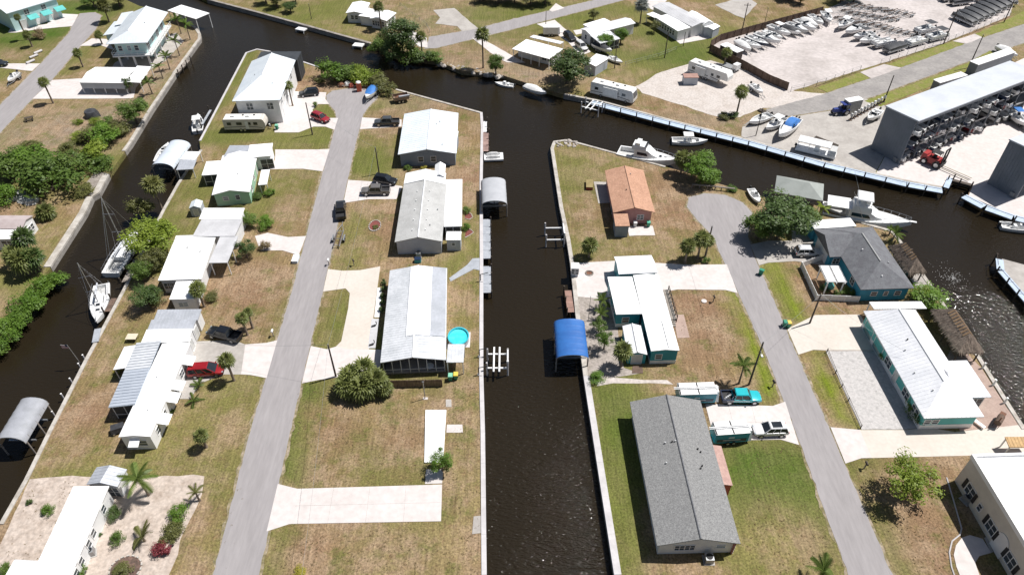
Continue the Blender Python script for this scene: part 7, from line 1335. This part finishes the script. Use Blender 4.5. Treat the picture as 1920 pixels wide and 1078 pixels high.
# ---------------------------------------------------------------- yard things
def bin_(at, label, lid=green_bin, body=green_bin, rz=0):
    p = P(*at); t = thing('wheelie_bin', label, 'bin', (p.x, p.y, .05), rz, 'wheelie bins'); MB().add([(-.24, -.28, .08), (.24, -.28, .08), (.24, .28, .08), (-.24, .28, .08), (-.32, -.38, 1.0), (.32, -.38, 1.0), (.32, .38, 1.0), (-.32, .38, 1.0)], [(3, 2, 1, 0), (4, 5, 6, 7), (0, 1, 5, 4), (1, 2, 6, 5), (2, 3, 7, 6), (3, 0, 4, 7)]).build('body', body, t); MB().taper(-.35, -.42, .35, .42, 1.0, 1.1, .05, .05).build('lid', lid, t)
    for s in (-1, 1): MB().tube((s*.28, .32, .12), (s*.34, .32, .12), .12, 8).build('wheel', black_m, t)
bin_((845, 712), 'green bin with pale green lid beside the screened porch', paint('pale_green_lid', (.2, .5, .35), .5)); bin_((855, 710), 'green bin with yellow lid beside the screened porch', yellow_lid); bin_((1470, 612), 'green bin at the roadside near the turquoise house'); bin_((1477, 613), 'green bin with yellow lid at the right roadside', yellow_lid); bin_((1342, 824), 'green bin at the corner of the grey shingle house'); bin_((1426, 515), 'green bin lying at the road by the white fence', rz=1); bin_((1190, 425), 'white lidded bin against the pink wall', white_paint, gel_grey); bin_((1215, 425), 'green lidded bin against the pink wall', paint('mint_lid', (.1, .4, .28), .5)); bin_((520, 243), 'green bin at the travel trailer nose', paint('pale_green_lid2', (.2, .5, .35), .5))
p = P(858, 637); t = thing('swimming_pool', 'round turquoise above ground pool beside the patched metal roof', 'pool', (p.x+.2, p.y-.3, 0)); pm_ = mk('pool_water', (.05, .55, .62), (.09, .62, .68), sc=1.2, rough=.08, coords='obj'); MB().loft([[(1.55*math.cos(a*.2618), 1.8*math.sin(a*.2618), z) for a in range(24)] for z in (0, 1.15)], False).build('wall', wall_lgrey, t, True); MB().loft([[(rr*1.55*math.cos(a*.2618), rr*1.8*math.sin(a*.2618), z) for a in range(24)] for rr, z in ((1.06, 1.15), (1.06, 1.2), (.93, 1.2), (.93, .75))], False).build('rim', paint('pool_liner', (.04, .42, .5), .4), t, True); MB().prism([(.95*1.55*math.cos(a*.2618), .95*1.8*math.sin(a*.2618)) for a in range(24)], .6, .95).build('pool_water', pm_, t); MB().box(-1.0, -1.3, 0, 1.75, 1.9, .04).build('pool_slab', concrete, t)
def acunit(at, label, rz=0, s=1.0, padm=concrete_g):
    p = P(*at); t = thing('air_conditioner', label, 'air conditioner', (p.x, p.y, 0), rz, 'air conditioning units'); MB().box(-.6*s, -.6*s, 0, .6*s, .6*s, .1).build('pad', padm, t); MB().taper(-.45*s, -.45*s, .45*s, .45*s, .1, .95, .02, .02).build('cabinet', galv, t); MB().tube((0, 0, .95), (0, 0, 1.0), .36*s, 12).build('fan_grille', black_m, t)
acunit((785, 481), 'grey unit with teal tank at the grey roofed home end wall', s=.9); acunit((1328, 1050), 'large air conditioner behind the grey shingle house', s=1.1); acunit((172, 1038), 'air conditioner beside the ribbed roof home', .4); acunit((1812, 938), 'air conditioner under the cream building wall', .4, 1.1)
p = P(785, 483); t = thing('water_tank', 'small teal tank below the grey home gable', 'tank', (p.x, p.y-1.1, 0)); MB().box(-.55, -.4, 0, .55, .4, .7).build('tank', wall_teal, t); MB().box(-.57, -.42, .7, .57, .42, .76).build('lid', navy_p, t)
# white slab with ring, stepping slabs
sheet('concrete_pad', [(796, 868), (831, 868), (837, 770), (798, 770)], .22, bright_roof, 0); sheet('concrete_pad', [(837, 811), (868, 811), (867, 796), (838, 796)], .05, concrete, 0); sheet('concrete_pad', [(836, 763), (847, 763), (846, 749), (836, 749)], .04, concrete_g, .1); sheet('concrete_pad', [(886, 1001), (904, 999), (903, 966), (888, 968)], .04, concrete_g, .1)
p = P(808, 800, .22); o = tag(MB().path([(p.x+.55*math.cos(a*.3927), p.y+.55*math.sin(a*.3927), .24) for a in range(17)], .02, 4).build('wire_hoop', galv), 'thin round hoop lying on the white slab', 'hoop')
# T posts (clothes line)
p = P(797, 747); t = thing('clothes_post', 'grey T shaped clothes post below the brown slat fence', 'clothes post', (p.x, p.y, 0)); MB().tube((0, 0, 0), (0, 0, 3.6), .07, 8).build('post', galv, t); MB().box(-.15, -.04, 3.6, .15, .04, 3.7).build('crossbar', galv, t); MB().box(-.3, -.2, 0, .4, .2, .05).build('base', concrete, t)
# flag
p = P(150, 680); t = thing('flagpole', 'flagpole with a small striped flag on the left canal wall', 'flagpole', (p.x, p.y, 0)); MB().tube((0, 0, 0), (-.5, .2, 3.7), .04, 6).build('pole', galv, t)
fl = MB().box(-1.5, .2, 2.9, -.5, .22, 3.65).build('flag', white_paint, t)
for i in range(4): MB().box(-1.5, .195, 2.95+i*.19, -.5, .225, 3.03+i*.19).build('stripe', red_p, fl)
MB().box(-.85, .19, 3.3, -.5, .23, 3.66).build('canton', navy_p, fl)
# pergola
m, L, Wd = FR((1552, 530), (1583, 528), (1538, 500), 2.6); p = P(1552, 545); t = thing('pergola', 'white slatted pergola in the blue house garden', 'pergola', (p.x, p.y, 0)); m = Matrix.Translation((-p.x, -p.y, 0)) @ m
for u in (.1, L-.1):
    for v in (.1, Wd-.1): MB(m).box(u-.08, v-.08, 0, u+.08, v+.08, 2.5).build('post', white_paint, t)
for u in (.0, L*.5, L): MB(m).box(u-.06, -.2, 2.5, u+.06, Wd+.2, 2.68).build('beam', white_paint, t)
for i in range(14): v = Wd*i/13; MB(m).box(-.3, v-.035, 2.69, L+.3, v+.035, 2.82).build('slat', white_paint, t)
for u0, u1 in ((-.05, L*.44), (L*.58, L+.05)): MB(m).box(u0, 0, 2.83, u1, Wd, 2.86).build('shade_panel', bright_roof, t)
MB(m).box(L*.35, Wd*.3, 0, L*.75, Wd*.6, .75).build('table', wall_turq, t)
# sundry small things
def mailbox(at, label, rz=0, col=white_paint):
    p = P(*at); k = 'post' if ' post' in label else 'mailbox'; t = thing('lawn_post' if k == 'post' else k, label, k, (p.x, p.y, 0), rz, 'mailboxes and posts'); MB().box(-.06, -.06, 0, .06, .06, 1.05).build('post', wood_grey, t); MB().extr([(-.13, 1.05), (.13, 1.05), (.13, 1.22), (.08, 1.32), (-.08, 1.32), (-.13, 1.22)], -.28, .28, 'y').build('box', col, t, False, True)
mailbox((513, 630), 'white mailbox beside the left road near the red minivan drive'); mailbox((617, 497), 'white mailbox at the horseshoe drive'); mailbox((1620, 878), 'brown mailbox on the right verge above the feathery tree', col=wood_dark); mailbox((664, 498), 'leaning brown post on the lawn edge', .5, wood_dark); mailbox((1337, 566), 'dark post on the brown lawn by the white disc', col=wood_dark)
mailbox((1448, 725), 'bent black post at the right roadside', .3, black_m)
for at, rx, ry, m_, lab, c2, nm in [((703, 424), 1.0, 1.5, mulch_red, 'round lawn bed with pale edging and red mulch', leaf_mid, 'flower_bed'), ((236, 1066), 1.7, 1.5, mulch_brown, 'oval brown mulch bed with white edging, bottom left', None, 'flower_bed'), ((1105, 513), .6, .55, rust_m, 'round stone fire pit on the pale patio', None, 'fire_pit')]:
    p = P(*at); t = thing(nm, lab, 'garden bed' if nm == 'flower_bed' else 'fire pit', (p.x, p.y, 0)); MB().prism([(rx*math.cos(a*.35), ry*math.sin(a*.35)) for a in range(18)], -.05, .1).build('mulch', m_, t)
    for a in range(18): MB().box(-.16, -.09, 0, .16, .09, .2).build('edging_stone', seawall_m, t, loc=(rx*1.05*math.cos(a*.349), ry*1.05*math.sin(a*.349), 0), rot=(0, 0, a*.349+1.57))
for (pl, lab) in (([(872, 395), (884, 402), (886, 408), (880, 412), (872, 410)], 'upper lobe of the red mulch bed beside the canal lawn'), ([(874, 428), (884, 432), (888, 436), (880, 442), (872, 446)], 'lower lobe of the red mulch bed beside the canal lawn')):
    pts = pts2(pl); t = thing('flower_bed', lab, 'garden bed', (pts[0].x, pts[0].y, 0)); MB().prism([(q.x-pts[0].x, q.y-pts[0].y) for q in pts], -.05, .06).build('mulch', mulch_red, t); MB().path([(q.x-pts[0].x, q.y-pts[0].y, .06) for q in pts], .08).build('edging', seawall_m, t)
def heap(at, r, hgt, mat, label, cat, name):
    p = P(*at); rnd = random.Random(int(at[0])); t = thing(name, label, cat, (p.x, p.y, 0)); mb = MB(); mb.loft([[(r*k*(1+rnd.uniform(-.2, .2))*math.cos(a*.6283), r*k*(1+rnd.uniform(-.2, .2))*math.sin(a*.6283), z*hgt) for a in range(10)] for k, z in ((1, 0), (.95, .45), (.7, .85), (.2, 1))]); mb.build('heap', mat, t, True); return t
heap((174, 218), 1.7, 1.6, tarp_black, 'black tarp covered heap on the dirt of the left bank', 'heap', 'tarp_heap')
p = P(56, 226); t = thing('picnic_table', 'dark picnic table on the left bank lawn', 'table', (p.x, p.y, 0), .5); MB().box(-.9, -.4, .7, .9, .4, .76).build('table_top', wood_dark, t)
for s in (-1, 1): MB().box(-.9, s*.75-.14, .42, .9, s*.75+.14, .47).build('bench', wood_dark, t); MB().box(s*.6-.05, -.8, 0, s*.6+.05, .8, .42).build('leg', wood_dark, t)
for i, (x, y) in enumerate([(22, 372), (34, 366), (46, 374), (60, 378)]): heap((x, y), 1.4, .8, mk('white_junk', (.6, .6, .58), (.3, .3, .3), sc=2, rough=.8), 'pale junk pile under the thicket, %s from the left' % ORD[i], 'junk', 'junk_pile')
for i, (x, y) in enumerate([(640, 162), (652, 160), (660, 163)]): heap((x, y), .9, .9, (rust_m, gel_grey, brick_red)[i], 'junk item at the cul de sac shrubs, %s from the left' % ORD[i], 'junk', 'junk_pile')
for i, (x, y) in enumerate([(58, 118), (64, 108), (72, 100)]): p = P(x, y); t = thing('drain_pipe', 'pale concrete pipe by the left road, %s from the near end' % ORD[i], 'pipe', (p.x, p.y, .3), R(60), 'concrete pipes'); MB().tube((-1.1, 0, 0), (1.1, 0, 0), .3, 12).build('pipe', seawall_w, t, True); MB().tube((1.1, 0, 0), (1.12, 0, 0), .22, 10).build('bore', dark_m, t)
# shore rocks on the north bank, each its own
for i in range(44):
    t_ = i/43; x = 820+t_*120+random.uniform(-3, 3); y = 117+t_*24+random.uniform(-3, 4); p = P(x, y); s = random.uniform(.35, .8); o = MB().loft([[(s*k*(1+random.uniform(-.3, .3))*math.cos(a), s*k*(1+random.uniform(-.3, .3))*math.sin(a), z*s) for a in (0, 1.05, 2.1, 3.14, 4.19, 5.24)] for k, z in ((.8, -.6), (1, 0), (.75, .4), (.3, .6))]).build('shore_rock', mk('pale_riprap', (.42, .38, .34), (.3, .27, .24), sc=1.5, rough=.9, var=.25), loc=(p.x, p.y, -.35)); LABELS.discard('pale riprap rock on the far bank below the tall sabal palm'); tag(o, 'pale riprap rock on the far bank below the tall sabal palm', 'rock', 'riprap rocks on the far bank')
for i in range(26):
    x = 1036+random.uniform(0, 46); y = 262+random.uniform(0, 12)+abs(x-1058)*.1; p = P(x, y); s = random.uniform(.2, .5); o = MB().loft([[(s*k*(1+random.uniform(-.3, .3))*math.cos(a), s*k*(1+random.uniform(-.3, .3))*math.sin(a), z*s) for a in (0, 1.05, 2.1, 3.14, 4.19, 5.24)] for k, z in ((.8, -.4), (1, 0), (.75, .4), (.3, .6))]).build('shore_rock', MATS['pale_riprap'], loc=(p.x, p.y, .05)); LABELS.discard('small pale rock at the tip of the right peninsula'); tag(o, 'small pale rock at the tip of the right peninsula', 'rock', 'rocks at the peninsula tip')
# brick box of hay, garden furniture, grill, smoker
h = H('planter_box', 'square brick planter with dry grass beside the pink bungalow', 'planter', (1099, 352)); h.wing((1099, 351), (1112, 351), (1099, 336), .7, 'flat', 0, mk('dry_grass_top', (.28, .22, .1), rough=.95), brick_red, ov=.02)
sheet('patio', [(1122, 382), (1148, 380), (1140, 342), (1113, 341)], .05, concrete_g, 0); sheet('patio', [(1180, 443), (1225, 440), (1224, 424), (1180, 424)], .05, concrete, 0)
p = P(1868, 795); t = thing('smoker_grill', 'brown smoker grill on the pavers beside the turquoise house', 'grill', (p.x, p.y, .05), .8); MB().tube((-.9, 0, 1.0), (.7, 0, 1.0), .45, 12).build('barrel', wood_brown, t, True); MB().box(.7, -.35, .5, 1.4, .35, 1.3).build('firebox', rust_m, t); MB().tube((-.8, 0, 1.4), (-.8, 0, 2.2), .09, 8).build('chimney', rust_m, t)
for x in (-.7, .5):
    for y in (-.35, .35): MB().tube((x, y, 0), (x, y, .7), .04, 5).build('leg', black_m, t)
h = H('lean_to_shelter', 'tan tiled lean to cut off by the right edge above the cream building', 'shelter', (1890, 845)); h.wing((1893, 838), (1945, 838), (1886, 821), 1.8, 'mS', .3, mk('tan_tile_roof', (.5, .33, .16), (.42, .27, .13), sc=1.2, rough=.8, fine=.15, fsc=3), None, ribs=.45, posts=[(.05, .1), (.05, .9)])
p = P(1830, 795); t = thing('bench', 'white bench at the turquoise house corner', 'bench', (p.x, p.y, .05), R(-60)); MB().box(-1.1, -.25, .4, 1.1, .25, .47).build('seat', white_paint, t)
for x in (-.9, .9): MB().box(x-.06, -.22, 0, x+.06, .22, .4).build('leg', white_paint, t)
p = P(250, 637); t = thing('patio_table', 'cream patio table behind the long white home', 'table', (p.x, p.y, 0)); MB().box(-.8, -.6, .7, .8, .6, .76).build('table_top', paint('cream_top', (.62, .55, .42), .5), t)
for x in (-.7, .7):
    for y in (-.5, .5): MB().tube((x, y, 0), (x, y, .7), .035, 5).build('leg', metal_m, t)
h = H('garden_shed', 'tiny stone block hut with reddish roof beside the fifth wheel camper', 'shed', (1297, 160)); h.wing((1283, 146), (1311, 146), (1286, 138), 2.0, 'flat', 0, mk('faded_red_roof', (.36, .22, .18), (.3, .18, .15), sc=1, rough=.85), wall_lgrey, ov=.12)
h = H('dock_cabin', 'white dock cabin with dark window panels by the pale patio', 'cabin', (1072, 520)); h.wing((1071, 503), (1086, 503), (1071, 492), 2.0, 'flat', 0, bright_roof, wall_lgrey, ov=.1, win=[('S', .3, .7, .6, 1), ('S', .75, .7, .6, 1)])
sheet('wooden_mat', [(1185, 700), (1206, 700), (1204, 686), (1186, 686)], .06, wood_brown, 0); p = P(1320, 565); o = tag(MB().tube((p.x, p.y, 0), (p.x, p.y, .12), .45, 14).build('well_cover', concrete), 'white round well cover on the brown lawn', 'well cover')
p = P(555, 488); t = thing('storage_box', 'pale blue box beside the left road', 'box', (p.x, p.y, 0)); MB().taper(-.5, -.9, .5, .9, 0, .5, .05, .05).build('body', canopy_pale, t); MB().box(-.53, -.93, .5, .53, .93, .56).build('lid', white_paint, t)
for i, (x, y) in enumerate([(703, 611), (699, 646)]): 
    p = P(x, y); t = thing('lawn_ornament', 'black curled lawn ornament on the grey strip, %s one' % ['far', 'near'][i], 'ornament', (p.x, p.y, .07)); MB().tube((-.45, -.25, .1), (.1, -.1, .14), .16, 8, .12).build('body', black_m, t, True); MB().path([(.1, -.1, .15), (.28, .1, .3), (.22, .3, .5), (.1, .35, .55)], .07, 6).build('neck', black_m, t)
p = P(224, 808); t = thing('parked_cart', 'dark cart under the near wall of the long white home', 'cart', (p.x, p.y, 0), .4); MB().taper(-.9, -.6, .9, .6, .3, 1.1, .1, .1).build('body', tarp_black, t)
for x in (-.6, .6):
    for s in (-1, 1): wheel(t, x, s*.6, .24, .14)
h = H('utility_trailer', 'flat white utility trailer beside the yard fence palm', 'trailer', (1360, 125)); h.wing((1352, 122), (1380, 133), (1358, 116), .7, 'flat', 0, galv, None, posts=[(.1, .1), (.9, .1), (.1, .9), (.9, .9)], name='bed'); MB(h.m).box(h.L*.7, .2, .7, h.L*.98, h.W-.2, 1.9).build('tool_box', white_paint, h.root)
for i, (x, y) in enumerate([(899, 668), (898, 702), (901, 527)]):
    p = P(x, y); t = thing('boat_davit', 'black boat davit on the middle canal seawall, %s' % ('far one of the pair at the lift', 'near one of the pair at the lift', 'single one above the pool')[i], 'davit', (p.x, p.y, 0)); MB().tube((0, 0, 0), (0, 0, 1.5), .08, 8).build('post', black_m, t); MB().tube((0, 0, 1.45), (1.3, 0, 1.9), .06, 6).build('arm', black_m, t); MB().box(-.2, -.2, 0, .2, .2, .06).build('base_plate', galv, t)
boat('ponw', (948, 1215), (948, 1092), 'boat at the bottom edge of the middle canal with white rail', z=-1.45)
rnd = random.Random(12); sp = MB(); c = P(1786, 522, WZ)
for i in range(260):
    a, r_ = rnd.uniform(0, 6.28), abs(rnd.gauss(0, 1)); x, y, s_ = c.x+r_*1.7*math.cos(a), c.y+r_*2.2*math.sin(a), rnd.uniform(.012, .045); sp.add([(x-s_, y-s_, WZ+.03), (x+s_, y-s_*.6, WZ+.03+rnd.uniform(0, .12)), (x+s_*.5, y+s_, WZ+.04), (x-s_, y+s_*.8, WZ+.035)], [(0, 1, 2, 3)])
tag(sp.build('water_spray', white_paint, kind='stuff'), 'patch of white spray on the right hand basin water', 'water spray')
drop_protos()
